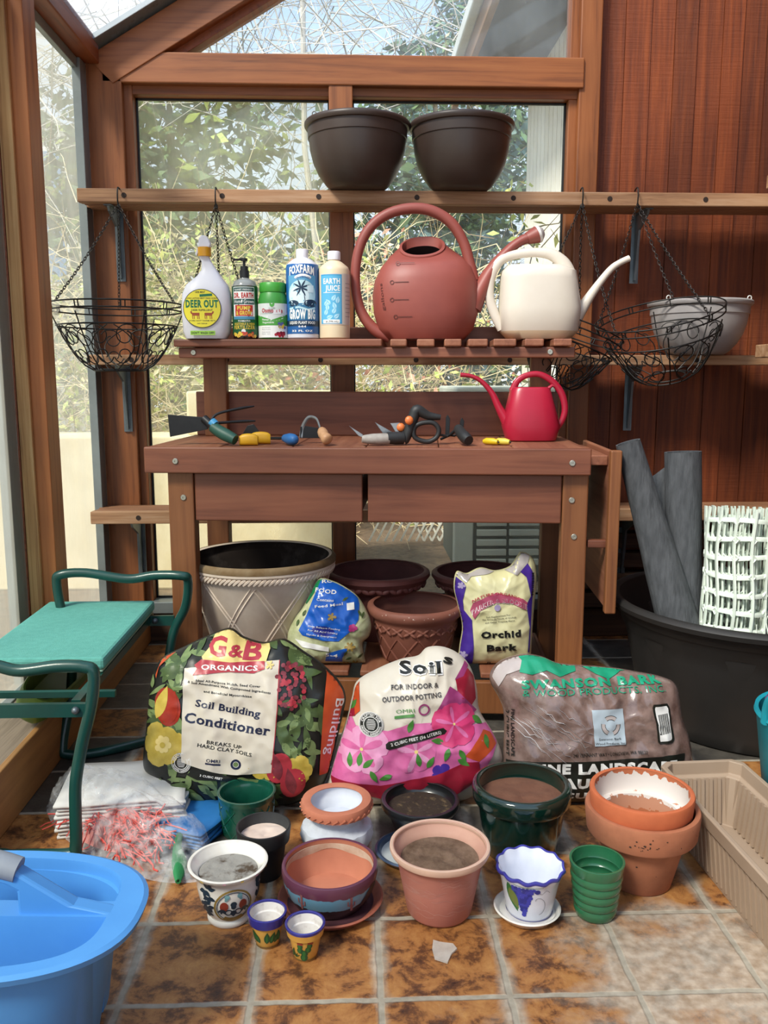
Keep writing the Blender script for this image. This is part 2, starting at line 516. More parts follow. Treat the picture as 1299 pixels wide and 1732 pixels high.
def floor_mat():
    m, t, b = nodes('worn glazed floor tiles')
    l = t.links.new
    co = N(t, 'ShaderNodeTexCoord').outputs['Object']
    nd = N(t, 'ShaderNodeTexNoise', Scale=22, Detail=4); l(co, nd.inputs['Vector'])
    off = N(t, 'ShaderNodeVectorMath', operation='SUBTRACT'); off.inputs[1].default_value = (0.5, 0.5, 0.5); l(nd.outputs['Color'], off.inputs[0])
    sc = N(t, 'ShaderNodeVectorMath', operation='SCALE'); sc.inputs['Scale'].default_value = 0.008; l(off.outputs[0], sc.inputs[0])
    ad = N(t, 'ShaderNodeVectorMath', operation='ADD'); l(co, ad.inputs[0]); l(sc.outputs[0], ad.inputs[1])
    ad2 = N(t, 'ShaderNodeVectorMath', operation='ADD'); ad2.inputs[1].default_value = (-0.043 + 2.22, -1.315 + 2.22, 0); l(ad.outputs[0], ad2.inputs[0])
    dv = N(t, 'ShaderNodeVectorMath', operation='SCALE'); dv.inputs['Scale'].default_value = 1 / 0.222; l(ad2.outputs[0], dv.inputs[0])
    fr = N(t, 'ShaderNodeVectorMath', operation='FRACTION'); l(dv.outputs[0], fr.inputs[0])
    fl = N(t, 'ShaderNodeVectorMath', operation='FLOOR'); l(dv.outputs[0], fl.inputs[0])
    s = N(t, 'ShaderNodeSeparateXYZ'); l(fr.outputs[0], s.inputs[0])
    def edge(o):
        a = N(t, 'ShaderNodeMath', operation='SUBTRACT'); a.inputs[1].default_value = 0.5; l(o, a.inputs[0])
        c = N(t, 'ShaderNodeMath', operation='ABSOLUTE'); l(a.outputs[0], c.inputs[0]); return c.outputs[0]
    mx = N(t, 'ShaderNodeMath', operation='MAXIMUM'); l(edge(s.outputs[0]), mx.inputs[0]); l(edge(s.outputs[1]), mx.inputs[1])
    gr = N(t, 'ShaderNodeMapRange'); gr.inputs['From Min'].default_value = 0.468; gr.inputs['From Max'].default_value = 0.482; l(mx.outputs[0], gr.inputs[0])
    # orange mottled tile
    n1 = N(t, 'ShaderNodeTexNoise', Scale=16, Detail=12, Roughness=0.72, Distortion=0.3); l(co, n1.inputs['Vector'])
    r1 = ramp(t, [(0.35, '38231a'), (0.44, '653f25'), (0.51, '9a6638'), (0.66, 'b4824c')]); l(n1.outputs[0], r1.inputs[0])
    # slate tile
    r2 = ramp(t, [(0.35, '3a3733'), (0.6, '57524b'), (0.75, '6d6459')]); l(n1.outputs[0], r2.inputs[0])
    wn = N(t, 'ShaderNodeTexWhiteNoise'); l(fl.outputs[0], wn.inputs['Vector'])
    sy = N(t, 'ShaderNodeSeparateXYZ'); l(co, sy.inputs[0])
    fy = N(t, 'ShaderNodeSeparateXYZ'); l(fl.outputs[0], fy.inputs[0])
    rowfar = N(t, 'ShaderNodeMath', operation='GREATER_THAN'); rowfar.inputs[1].default_value = 11.5; l(fy.outputs[1], rowfar.inputs[0])
    par = N(t, 'ShaderNodeMath', operation='ADD'); l(fy.outputs[0], par.inputs[0]); l(fy.outputs[1], par.inputs[1])
    md = N(t, 'ShaderNodeMath', operation='MODULO'); md.inputs[1].default_value = 3.0; l(par.outputs[0], md.inputs[0])
    gt = N(t, 'ShaderNodeMath', operation='GREATER_THAN'); gt.inputs[1].default_value = 0.5; l(md.outputs[0], gt.inputs[0])
    sel = N(t, 'ShaderNodeMath', operation='MULTIPLY'); l(rowfar.outputs[0], sel.inputs[0]); l(gt.outputs[0], sel.inputs[1])
    c1 = N(t, 'ShaderNodeMix', data_type='RGBA'); l(sel.outputs[0], c1.inputs['Factor']); l(r1.outputs[0], c1.inputs['A']); l(r2.outputs[0], c1.inputs['B'])
    # chalky bloom: along joints and over the right front tiles
    n2 = N(t, 'ShaderNodeTexNoise', Scale=4.5, Detail=7, Roughness=0.65); l(co, n2.inputs['Vector'])
    gx = N(t, 'ShaderNodeMapRange'); gx.inputs['From Min'].default_value = 0.15; gx.inputs['From Max'].default_value = 0.62; gx.inputs['To Max'].default_value = 0.36; l(sy.outputs[0], gx.inputs[0])
    gy = N(t, 'ShaderNodeMapRange'); gy.inputs['From Min'].default_value = 1.62; gy.inputs['From Max'].default_value = 1.45; gy.inputs['To Max'].default_value = 1.0; l(sy.outputs[1], gy.inputs[0])
    gxy = N(t, 'ShaderNodeMath', operation='MULTIPLY'); l(gx.outputs[0], gxy.inputs[0]); l(gy.outputs[0], gxy.inputs[1])
    eb = N(t, 'ShaderNodeMapRange'); eb.inputs['From Min'].default_value = 0.30; eb.inputs['From Max'].default_value = 0.5; eb.inputs['To Max'].default_value = 0.33; l(mx.outputs[0], eb.inputs[0])
    eb2 = N(t, 'ShaderNodeMath', operation='MULTIPLY'); l(eb.outputs[0], eb2.inputs[0])
    ex = N(t, 'ShaderNodeMapRange'); ex.inputs['From Min'].default_value = 0.36; ex.inputs['From Max'].default_value = 0.46; l(edge(s.outputs[0]), ex.inputs[0])
    g3 = N(t, 'ShaderNodeMath', operation='MULTIPLY'); g3.inputs[1].default_value = 2.6; l(gxy.outputs[0], g3.inputs[0])
    e3 = N(t, 'ShaderNodeMath', operation='MAXIMUM'); l(ex.outputs[0], e3.inputs[0]); l(g3.outputs[0], e3.inputs[1]); l(e3.outputs[0], eb2.inputs[1])
    sm = N(t, 'ShaderNodeMath', operation='ADD'); l(n2.outputs[0], sm.inputs[0]); l(gxy.outputs[0], sm.inputs[1])
    sm2 = N(t, 'ShaderNodeMath', operation='ADD'); l(sm.outputs[0], sm2.inputs[0]); l(eb2.outputs[0], sm2.inputs[1])
    bl = N(t, 'ShaderNodeMapRange'); bl.inputs['From Min'].default_value = 0.62; bl.inputs['From Max'].default_value = 0.84; bl.inputs['To Max'].default_value = 0.8; l(sm2.outputs[0], bl.inputs[0])
    n3 = N(t, 'ShaderNodeTexNoise', Scale=45, Detail=6); l(co, n3.inputs['Vector'])
    r3 = ramp(t, [(0.35, '8d7f6d'), (0.65, 'b9ad9c')]); l(n3.outputs[0], r3.inputs[0])
    c2 = N(t, 'ShaderNodeMix', data_type='RGBA'); l(bl.outputs[0], c2.inputs['Factor']); l(c1.outputs['Result'], c2.inputs['A']); l(r3.outputs[0], c2.inputs['B'])
    rg = ramp(t, [(0.3, '8d8474'), (0.7, 'a9a090')]); l(n3.outputs[0], rg.inputs[0])
    c3 = N(t, 'ShaderNodeMix', data_type='RGBA'); l(gr.outputs[0], c3.inputs['Factor']); l(c2.outputs['Result'], c3.inputs['A']); l(rg.outputs[0], c3.inputs['B'])
    l(c3.outputs['Result'], b.inputs['Base Color'])
    ro = N(t, 'ShaderNodeMapRange'); ro.inputs['To Min'].default_value = 0.38; ro.inputs['To Max'].default_value = 0.85
    mxx = N(t, 'ShaderNodeMath', operation='MAXIMUM'); l(gr.outputs[0], mxx.inputs[0]); l(bl.outputs[0], mxx.inputs[1]); l(mxx.outputs[0], ro.inputs[0]); l(ro.outputs[0], b.inputs['Roughness'])
    hh = N(t, 'ShaderNodeMath', operation='SUBTRACT'); l(n1.outputs[0], hh.inputs[0]); l(gr.outputs[0], hh.inputs[1])
    bp = N(t, 'ShaderNodeBump', Strength=0.45, Distance=0.004); l(hh.outputs[0], bp.inputs['Height']); l(bp.outputs[0], b.inputs['Normal'])
    return m

# ================================================================ room shell
YB = 3.40          # inside face of the back wall
XR = 1.74          # inside face of the right wall
XL = -0.985        # glass of the left wall
struct('floor', MB().box(-1.0, XR + 0.1, -1.2, YB, -0.06, 0), floor_mat())

sd = MB()
x = 0.90; rnd = random.Random(4); k = 0
for w in [0.062, 0.065, 0.098, 0.09, 0.085, 0.098, 0.08, 0.09, 0.1, 0.09, 0.1, 0.1]:
    dy = 0.006 * (k % 2) + rnd.uniform(0, 0.003)
    sd.box(x, x + w - 0.0015, YB + dy, YB + 0.03, 0, 3.75)
    x += w; k += 1
sd.box(0.9, XR, YB + 0.03, YB + 0.06, 0, 3.75)
struct('wall_back', sd, SIDING)
sd = MB(); y = -1.2; k = 0
while y < YB:
    sd.box(XR + 0.006 * (k % 2), XR + 0.03, y, y + 0.094, 0, 3.75); y += 0.096; k += 1
struct('wall_right', sd, SIDING)

fw_ = MB(); x = -1.0
while x < XR:
    fw_.box(x, x + 0.134, -1.25, -1.2 + 0.006 * (int(x * 50) % 2), 0, 0.30); x += 0.136
struct('unseen_wall_front', fw_, SIDING)  # unseen end wall behind the camera, added and kept low to steer fill light
# wooden frame of the glazed gable
YF = 3.34
def zr(x): return 2.205 + 0.585 * (x + 0.92)        # underside of the roof glass
struct('trim_1', MB().box(-0.957, -0.83, YF, 3.46, 0.12, 2.21), CEDARZ, bevel=0.004)
struct('trim_2', MB().box(-0.845, -0.80, YF + 0.03, 3.44, 0.12, 2.2), CEDARZ, bevel=0.003)
struct('trim_3', MB().box(-0.90, 0.86, YF, 3.46, 2.105, 2.21), CEDAR, bevel=0.004)
struct('trim_4', MB().box(-0.82, 0.85, YF + 0.035, 3.45, 2.075, 2.11), CEDAR, bevel=0.003)
struct('trim_5', MB().box(-0.081, 0.007, YF + 0.005, 3.46, 0.12, 2.11), CEDARZ, bevel=0.004)
struct('trim_6', MB().box(0.845, 0.925, YF + 0.01, 3.46, 0, 3.75), CEDARZ, bevel=0.004)
struct('trim_7', MB().box(0.815, 0.85, YF + 0.04, 3.45, 0.12, 3.6), CEDARZ, bevel=0.003)
rf = MB().prism([(-0.95, 2.195), (-0.86, 2.10), (0.93, 3.155), (0.93, zr(0.93)), (-0.95, zr(-0.95))], YF - 0.005, 3.46)
struct('trim_8', rf, CEDAR, bevel=0.003)
struct('trim_9', MB().prism([(-0.70, 2.205), (-0.63, 2.205), (0.86, 3.075), (0.86, 3.14)], YF + 0.04, 3.45), CEDARY, bevel=0.002)
for k, yy in enumerate((2.42, 1.3, 0.2, -0.9)):      # unseen rafters towards and over the camera, added for the shadows they cast
    r_ = MB().prism([(-0.95, zr(-0.95) - 0.1), (XR, zr(XR) - 0.1), (XR, zr(XR)), (-0.95, zr(-0.95))], yy, yy + 0.07)
    struct('trim_%d' % (20 + k), r_, CEDAR)
# eave beam and posts of the left wall
struct('trim_10', MB().box(-0.975, -0.905, -1.2, YF, 2.165, 2.245), CEDARY, bevel=0.004)
pst = MB().box(-1.0, -0.902, 2.58, 2.68, 0.11, 2.17)
struct('trim_11', pst, POSTZ, bevel=0.003)
struct('trim_12', MB().box(-0.981, -0.944, 2.565, 2.58, 0.11, 2.17), PALEZ, bevel=0.003)
struct('trim_13', MB().box(-1.0, -0.984, 2.57, 2.58, 0.11, 2.17), CEDARY, bevel=0.003)
struct('trim_14', MB().box(-0.985, -0.955, 3.27, YF, 0.11, 2.165), ALU, bevel=0.002)
struct('trim_15', MB().box(-1.012, -0.99, 2.48, 2.56, 0.11, 2.165), ALU, bevel=0.002)
struct('trim_16', MB().box(-0.985, -0.965, 2.68, 3.27, 2.13, 2.165), ALU, bevel=0.002)
struct('trim_17', MB().box(-0.99, -0.96, -1.0, 3.3, 0.11, 0.15), ALU, bevel=0.002)
struct('baseboard_left', MB().box(-1.02, -0.83, -1.2, 3.36, 0, 0.145), [OLDWOOD], bevel=0.004)
struct('trim_18', MB().box(-0.832, -0.815, -1.2, 3.36, 0, 0.151), CURBW, bevel=0.003)
struct('baseboard_back', MB().box(-0.83, XR, 3.36, YB + 0.06, 0, 0.118), DARKB, bevel=0.004)
struct('trim_19', MB().box(-0.83, 0.86, 3.345, 3.46, 0.118, 0.165), ALU, bevel=0.003)
# stack of old horizontal boards low on the right part of the back wall
bo = MB()
for k in range(5): bo.box(0.93, XR, 3.33 - 0.012 * (k % 2), YB, 0.13 + k * 0.082, 0.13 + k * 0.082 + 0.06)
struct('trim_30', bo, DARKB, bevel=0.004)

# glass
P_BL = pane('dusty pane lower left', 'f2f6ee', 'd6d6bc', 0.44, 0.14)
P_BR = pane('dusty pane lower right', 'f4f8f4', 'd0d4c8', 0.18, 0.10)
P_TOP = pane('gable pane', 'f3f8fa', 'd2dae0', 0.22, 0.12)
P_LEFT = pane('dusty left pane', 'eef2ee', 'cfd0c2', 0.54, 0.14, (1, 2, 0.6))
P_ROOF = pane('roof pane', 'f1f6f8', 'd5dbe0', 0.30, 0.14)
def glass(n, verts, m, gasket=None):
    o = struct('window_%d' % n, MB().add(verts, [tuple(range(len(verts)))]), m)
    return o
YG = 3.425
def frame_line(n, x0, x1, z0, z1):
    g = MB()
    w = 0.012
    g.box(x0, x0 + w, YG - 0.006, YG + 0.006, z0, z1); g.box(x1 - w, x1, YG - 0.006, YG + 0.006, z0, z1)
    g.box(x0, x1, YG - 0.006, YG + 0.006, z1 - w, z1); g.box(x0, x1, YG - 0.006, YG + 0.006, z0, z0 + w)
    struct('trim_%d' % n, g, RUBBER)
glass(1, [(-0.83, YG, 0.14), (-0.04, YG, 0.14), (-0.04, YG, 2.1), (-0.83, YG, 2.1)], P_BL)
glass(2, [(-0.04, YG, 0.14), (0.85, YG, 0.14), (0.85, YG, 2.1), (-0.04, YG, 2.1)], P_BR)
glass(3, [(-0.72, YG, 2.2), (0.84, YG, 2.2), (0.84, YG, 3.11)], P_TOP)
frame_line(40, -0.805, -0.075, 0.16, 2.08); frame_line(41, 0.0, 0.82, 0.16, 2.08)
glass(7, [(-1.0, -1.22, 0.3), (XR, -1.22, 0.3), (XR, -1.22, zr(XR)), (-1.0, -1.22, zr(-1.0))], P_TOP)  # unseen end pane, added above the low wall to let fill light in
glass(4, [(XL, 2.64, 0.14), (XL, 3.30, 0.14), (XL, 3.30, 2.17), (XL, 2.64, 2.17)], P_LEFT)
glass(5, [(XL, -1.2, 0.14), (XL, 2.56, 0.14), (XL, 2.56, 2.17), (XL, -1.2, 2.17)], P_LEFT)
glass(6, [(-1.0, -1.2, zr(-1.0) + 0.01), (XR, -1.2, zr(XR) + 0.01), (XR, 3.5, zr(XR) + 0.01), (-1.0, 3.5, zr(-1.0) + 0.01)], P_ROOF)
struct('trim_42', MB().prism([(-1.0, zr(-1.0) + 0.012), (0.9, zr(0.9) + 0.012), (0.9, zr(0.9) + 0.03), (-1.0, zr(-1.0) + 0.03)], 3.27, 3.40), ALU)

# ================================================================ outdoors
def bush(name, label, c, rad, mats, leaves, leaf, twigs, twig_len, seed, cat='bush', group=None, up=0.5, twr=0.004, trunk=None):
    """a shrub or tree: bent twigs with small folded leaves around them; one plant, one mesh"""
    rnd = random.Random(seed); b = MB()
    for k in range(twigs):
        p = Vector((c[0] + rnd.gauss(0, 0.45) * rad[0], c[1] + rnd.gauss(0, 0.45) * rad[1], c[2] + rnd.uniform(-1, 0.7) * rad[2]))
        d = Vector((rnd.gauss(0, 1), rnd.gauss(0, 1), rnd.gauss(up, 0.8))).normalized(); pts = [p]
        for i in range(3):
            d = (d + Vector((rnd.gauss(0, .35), rnd.gauss(0, .35), rnd.gauss(-0.05, .35)))).normalized()
            p = p + d * twig_len * rnd.uniform(0.2, 0.45); pts.append(p)
        r0 = twr * rnd.uniform(0.5, 1.4)
        b.tube(pts, [r0, r0 * 0.8, r0 * 0.6, r0 * 0.3], 3, 0, cap=False)
    nm = len(mats) - 1
    for k in range(leaves):
        while True:
            q = Vector((rnd.uniform(-1, 1), rnd.uniform(-1, 1), rnd.uniform(-1, 1)))
            if 0.15 < q.length < 1: break
        if noise.noise(Vector((q.x * 2.1, q.y * 2.1, q.z * 2.1 + seed))) < -0.12: continue
        p = Vector((c[0] + q.x * rad[0], c[1] + q.y * rad[1], c[2] + q.z * rad[2]))
        a = Vector((rnd.gauss(0, 1), rnd.gauss(0, 1), rnd.gauss(0, 0.6))).normalized()
        e = a.orthogonal().normalized(); e = Matrix.Rotation(rnd.uniform(0, 6.28), 3, a) @ e
        s = leaf * rnd.uniform(0.6, 1.4)
        b.add([p - a * s, p + e * s * 0.4, p + a * s, p - e * s * 0.4 + Vector((0, 0, s * 0.15))], [(0, 1, 2, 3)], 1 + rnd.randrange(nm))
    if trunk:
        b.tube([(trunk[0], trunk[1], 0), (c[0], c[1], c[2] * 0.6), (c[0], c[1], c[2] + rad[2] * 0.8)], [trunk[2], trunk[2] * 0.7, 0.02], 8, 0)
    o = b.build(name, mats)
    return tag(o, label, cat, group or ('trees beyond the glass' if cat == 'tree' else 'shrubs beyond the glass'))

def leafm(name, h):
    m = mat(name, h, 0.6, None, 3)
    return m
TW = mat('straw twigs', 'e2d3ae', 0.8, 'c9b48a', 8)
TWL = mat('pale grey twigs', 'cfcabf', 0.8, 'b9b3a6', 8)
TWD = mat('brown twigs', '8d7a5c', 0.8, '6d5a40', 8)
LG = leafm('yellow green leaf', 'dbe07e'); LG2 = leafm('fresh leaf', 'b9cc6c'); LG3 = leafm('straw leaf', 'e6dab0')
LD = leafm('dark evergreen leaf', '4a6442'); LD2 = leafm('mid evergreen leaf', '6c8a5e'); LD3 = leafm('blue evergreen leaf', '5e807c'); LP = leafm('pinkish leaf', 'd8937a')

GROUND = mat('bark mulch ground', '7c6650', 0.95, '4d3d30', 30, bump=0.6)
g_ = MB().box(-12, 12, 3.47, 26, -0.08, -0.02); g_.box(-12, -1.03, -4, 3.47, -0.08, -0.02)
tag(g_.build('ground', GROUND), kind='structure')
CREAM = mat('cream stucco', 'eee2c0', 0.9, 'dccba2', 6, bump=0.2)
w = thing('garden_wall', 'low cream garden wall standing outside behind the left panes', 'wall', (-1.2, 4.3, 0))
box('wall_face', CREAM, -1.9, 1.10, 0, 0.35, -0.02, 0.76, w, 0.01)
box('coping', CREAM, 0.36, 1.14, 0.1, 0.5, 0.76, 0.98, w, 0.01)
box('return_wall', CREAM, -1.9, -1.55, -3.2, 0, -0.02, 0.74, w, 0.01)

# air conditioner outside the right pane
ACM = mat('grey painted sheet metal', 'b9bfb8', 0.5, 'a9b0aa', 5)
ACD = mat('dark vent gap', '4c534f', 0.7)
ac = thing('air_conditioner', 'grey outdoor air conditioner with louvred sides standing behind the right pane', 'air conditioner', (0.86, 4.75, 0))
box('cabinet', ACD, -0.31, 0.31, -0.38, 0.4, 0.02, 0.92, ac, 0.01)
box('lid', ACM, -0.34, 0.33, -0.42, 0.44, 0.92, 1.0, ac, 0.012)
lv = MB()
for i in range(16):
    for j in range(3):
        xx = -0.22 + j * 0.17
        lv.box(xx, xx + 0.155, -0.405, -0.38, 0.08 + i * 0.052, 0.08 + i * 0.052 + 0.034)
lv.build('louvre', ACM, ac, 0.004)
for xx, ww in ((-0.34, .10), (0.29, .04)): box('corner_post', ACM, xx, xx + ww, -0.41, -0.35, 0, 0.92, ac, 0.006)
# lattice beside it
LATM = mat('white lattice', 'e4e4da', 0.7)
la = MB()
for i in range(14):
    la.bar((0.05 * i - 0.10, 0, 0.02), (0.05 * i + 0.25, 0, 0.72), 0.012, 0.006, up=(0, 1, 0))
    la.bar((0.05 * i + 0.25, 0.008, 0.02), (0.05 * i - 0.10, 0.008, 0.72), 0.012, 0.006, up=(0, 1, 0))
lt = tag(la.build('lattice_panel', LATM, loc=(0.20, 5.35, 0)), 'white lattice panel standing on the mulch beside the air conditioner', 'lattice')

# neighbouring part of the house, white boards under a deep dark eave
WH = mat('white board siding', 'f2f0e8', 0.7, 'e8e5da', 6); SOF = mat('dark soffit', '4c4a45', 0.8); FAS = mat('tan fascia board', '8c6a48', 0.7); GUT = mat('pale gutter', 'c9cdc8', 0.5)
hb = thing('house_wing', 'white boarded house wing with a deep dark eave outside the right pane', 'house', (1.20, 3.6, 0))
hw = MB()
for k in range(23): hw.box(0, 0.05, k * 0.11, k * 0.11 + 0.10, 0, 3.0)
hw.box(0.03, 0.12, 0, 2.53, 0, 3.0)
hw.build('board_wall', WH, hb)
box('eave', SOF, -0.44, 0.15, 0, 2.9, 2.98, 3.08, hb, 0.004)
box('fascia', FAS, -0.48, -0.44, 0, 2.9, 2.94, 3.14, hb, 0.004)
box('gutter', GUT, -0.54, -0.48, 0, 2.9, 3.05, 3.14, hb, 0.01)

# house seen through the left panes
GH = mat('grey shingle house', 'a7aba6', 0.8, '93978f', 10); GB = mat('blue window glass', '6f8fb4', 0.2); GT = mat('white window trim', 'dfe2dc', 0.6)
nh = thing('neighbour_house', 'grey gabled house with blue windows far outside the left pane', 'house', (-5.2, 11.0, 0))
MB().prism([(-2, -0.02), (2.0, -0.02), (2.0, 3.9), (0.9, 4.6), (-2, 3.5)], 0, 3).build('house_body', GH, nh)
for (x0, z0) in ((0.45, 3.05), (1.15, 3.05), (0.45, 2.2), (1.15, 2.2)):
    wf = box('window', GT, x0 - 0.05, x0 + 0.62, -0.06, 0.0, z0 - 0.05, z0 + 0.72, nh, 0.01)
    box('window_pane', GB, x0, x0 + 0.57, -0.07, -0.05, z0, z0 + 0.67, wf, 0)

B = bush
HG = 'brambly shrubs outside the gable'
B('bramble_bush', 'straw coloured bramble with yellow green leaves outside the left gable pane', (-1.15, 6.2, 1.0), (1.15, 0.75, 1.15), [TW, LG, LG3, LG2, LG2], 5600, 0.034, 900, 0.9, 1)
B('bramble_bush', 'straw coloured bramble with pink tinged tips outside beside the centre post', (0.2, 6.3, 1.0), (1.0, 0.75, 1.1), [TW, LG, LG2, LP, LG3, LG2], 5200, 0.034, 850, 0.9, 2)
B('bramble_bush', 'thin twiggy shrub outside the left wall pane', (-2.9, 6.2, 1.3), (0.9, 0.8, 1.3), [TW, LG3, LG, LG2], 3200, 0.032, 700, 0.9, 3)
B('rose_bush', 'leafy rose sprays against the white boarded house wing', (0.80, 4.15, 1.45), (0.22, 0.2, 0.55), [TWD, LG, LG2], 150, 0.03, 26, 0.55, 4)
B('evergreen_tree', 'dense dark evergreen behind the brambles at left', (-1.7, 8.6, 2.3), (1.9, 0.9, 2.0), [TWD, LD2, LD2, LG2, LD], 9500, 0.085, 420, 1.2, 5, 'tree', trunk=(-1.9, 9.2, 0.12))
B('evergreen_tree', 'dark evergreen beside the house wing eave', (0.95, 10.2, 2.5), (1.5, 0.9, 2.3), [TWD, LD, LD2, LD3], 9000, 0.085, 420, 1.2, 6, 'tree', trunk=(0.9, 9.8, 0.12))
B('conifer', 'tall blue green conifer rising into the gable pane', (2.1, 16, 5.2), (1.3, 1.3, 3.4), [TWD, LD3, LD2], 5000, 0.10, 500, 1.4, 7, 'tree', trunk=(2.1, 16, 0.15))
B('bare_tree', 'bare branching tree seen through the left of the gable pane', (-0.4, 7.8, 5.0), (2.2, 1.0, 1.6), [TWL, LG3], 250, 0.03, 520, 1.5, 8, 'tree', trunk=(-0.08, 7.8, 0.035), twr=0.007)
B('bare_tree', 'bare tree over the left eave of the greenhouse', (-3.4, 7.4, 4.6), (1.7, 1.2, 1.7), [TWL, LG3], 200, 0.03, 420, 1.5, 9, 'tree', trunk=(-3.6, 7.4, 0.04), twr=0.007)

# ================================================================ wall shelves
def wall_shelf(name, label, x0, x1, y0, y1, z1, th, brackets, plugs, axis='x', front='x'):
    t = thing(name, label, 'shelf', (0, 0, 0), 0, 'slatted shelves of the greenhouse walls')
    fb = box('front_edge', SHELFW, x0, x1, y0, y0 + 0.03, z1 - th, z1, t, 0.003)
    for px_ in plugs:
        pl = MB().lathe([(0, 0), (0.009, 0), (0.009, 0.0035), (0, 0.0035)], 14)
        pl.v = [(a[0] + px_, y0 - a[2] + 0.002, a[1] + z1 - th * 0.5) for a in pl.v]
        pl.build('plug_hole', PLUG, fb)
    d = (y1 - y0 - 0.035); k = 6
    for i in range(k):
        ya = y0 + 0.037 + d * i / k
        box('slat', SHELFD, x0 + 0.005 * (i % 3), x1, ya, ya + d / k - 0.008, z1 - th + 0.002, z1 - 0.001, t, 0.003)
    for bx in brackets:
        b = MB()
        zb = z1 - th - 0.001; zt = z1 - th - 0.0005
        b.box(bx - 0.014, bx + 0.014, y0 + 0.032, y1, zt - 0.004, zt)
        b.box(bx - 0.016, bx + 0.016, y1 - 0.004, y1, zt - 0.25, zt)
        b.prism([(y1 - 0.004, zt - 0.24), (y1 - 0.004, zt - 0.004), (y0 + 0.04, zt - 0.004), (y0 + 0.05, zt - 0.02), (y1 - 0.05, zt - 0.06), (y1 - 0.02, zt - 0.24)], bx - 0.004, bx + 0.004, 'yz')
        b.build('bracket', STEEL, t)
    return t
PLX = [[(-0.7928,1.6781)], [(-0.4521,1.6806)], [(-0.1149,1.6811)], [(0.2312,1.6836)], [(0.5738,1.6861)], [(0.9191,1.6886)], [(1.265,1.6912)]]
PLX = [p[0][0] for p in PLX]
wall_shelf('wall_shelf', 'long slatted cedar shelf, topmost on the back wall, carrying two brown bowls', -0.955, XR - 0.002, 3.155, YF - 0.002, 1.70, 0.046, [-0.86, 1.075], PLX)
wall_shelf('wall_shelf', 'long slatted cedar shelf in the middle of the back wall carrying a grey planter', -0.95, XR - 0.002, 3.155, YF - 0.002, 1.13, 0.036, [-0.86, 1.075], PLX)
wall_shelf('wall_shelf', 'low slatted cedar shelf on the back wall, partly behind the potting bench', -0.968, XR - 0.002, 3.155, YF - 0.002, 0.56, 0.046, [-0.83, 1.075], PLX)
def side_shelf(label, z1):
    t = thing('wall_shelf', label, 'shelf', (0, 0, 0), 0, 'slatted shelves of the greenhouse walls')
    box('front_edge', SHELFW, 1.455, 1.485, 0.4, 3.10, z1 - 0.046, z1, t, 0.003)
    for i in range(5): box('slat', SHELFD, 1.49 + i * 0.05, 1.532 + i * 0.05, 0.4, 3.105, z1 - 0.024, z1 - 0.001, t, 0.003)
side_shelf('end of the upper slatted shelf running along the right wall', 1.748)
side_shelf('end of the middle slatted shelf running along the right wall', 1.165)

# ================================================================ potting bench
BW = wood('stained bench wood', '5f3323', '7a4732', 'x', 0.9, 0.5, 0.2, '85523a')
BWY = wood('stained bench wood deep', '6f3f2d', '8d583f', 'y', 0.9, 0.55, 0.2, '9c6a4f')
BWZ = wood('stained bench post', '673a21', '82502d', 'z', 0.9, 0.5, 0.2, '8c5935')
SCREW = mat('zinc screw', 'b5b3a6', 0.35, metal=0.8)
bench = thing('potting_bench', 'reddish wooden potting bench with two drawers, hutch shelf and hanging side leaf', 'bench', (0.035, 2.515, 0), -5)
def bp(name, m, x0, x1, y0, y1, z0, z1, bev=0.004, par=None): return box(name, m, x0, x1, y0, y1, z0, z1, par or bench, bev)
ZT = 0.845
for k in range(6):
    x0 = -0.655 + k * 0.2185
    bp('top_plank', BWY, x0, x0 + 0.2165, 0.026, 0.55, ZT - 0.022, ZT - 0.0005 * (k % 2))
apron = bp('front_apron', BW, -0.66, 0.66, 0.0, 0.026, 0.767, ZT)
bp('side_apron', BWY, -0.66, -0.635, 0.027, 0.55, 0.767, ZT - 0.023)
bp('side_apron', BWY, 0.635, 0.66, 0.027, 0.55, 0.767, ZT - 0.023)
legs = [bp('leg', BWZ, -0.60, -0.522, 0.03, 0.085, 0, 0.767), bp('leg', BWZ, 0.585, 0.66, 0.03, 0.085, 0, 0.767),
        bp('leg', BWZ, -0.60, -0.522, 0.47, 0.525, 0, ZT - 0.023), bp('leg', BWZ, 0.585, 0.66, 0.47, 0.525, 0, ZT - 0.023)]
dr = [bp('drawer', BW, -0.52, -0.010, 0.036, 0.056, 0.618, 0.765), bp('drawer', BW, 0.006, 0.583, 0.036, 0.056, 0.618, 0.765)]
for d_, (xa, xb) in zip(dr, ((-0.51, -0.02), (0.016, 0.573))):
    bp('drawer_box', BWY, xa, xb, 0.057, 0.44, 0.63, 0.74, 0.003, d_)
bp('back_rail', BW, -0.60, 0.60, 0.50, 0.52, 0.62, 0.76)
def screw(x, y, z, par=None):
    s = MB().lathe([(0, 0), (0.009, 0), (0.009, 0.002), (0.0075, 0.0035), (0.003, 0.0035), (0.0028, 0.001), (0, 0.001)], 16)
    s.v = [(a[0] + x, y - a[2], a[1] + z) for a in s.v]
    return s.build('screw', SCREW, par or bench)
screw(-0.565, 0.0, 0.803, apron); screw(0.605, 0.0, 0.803, apron)
screw(-0.553, 0.03, 0.69, legs[0]); screw(0.612, 0.03, 0.69, legs[1]); screw(0.622, 0.03, 0.58, legs[1])
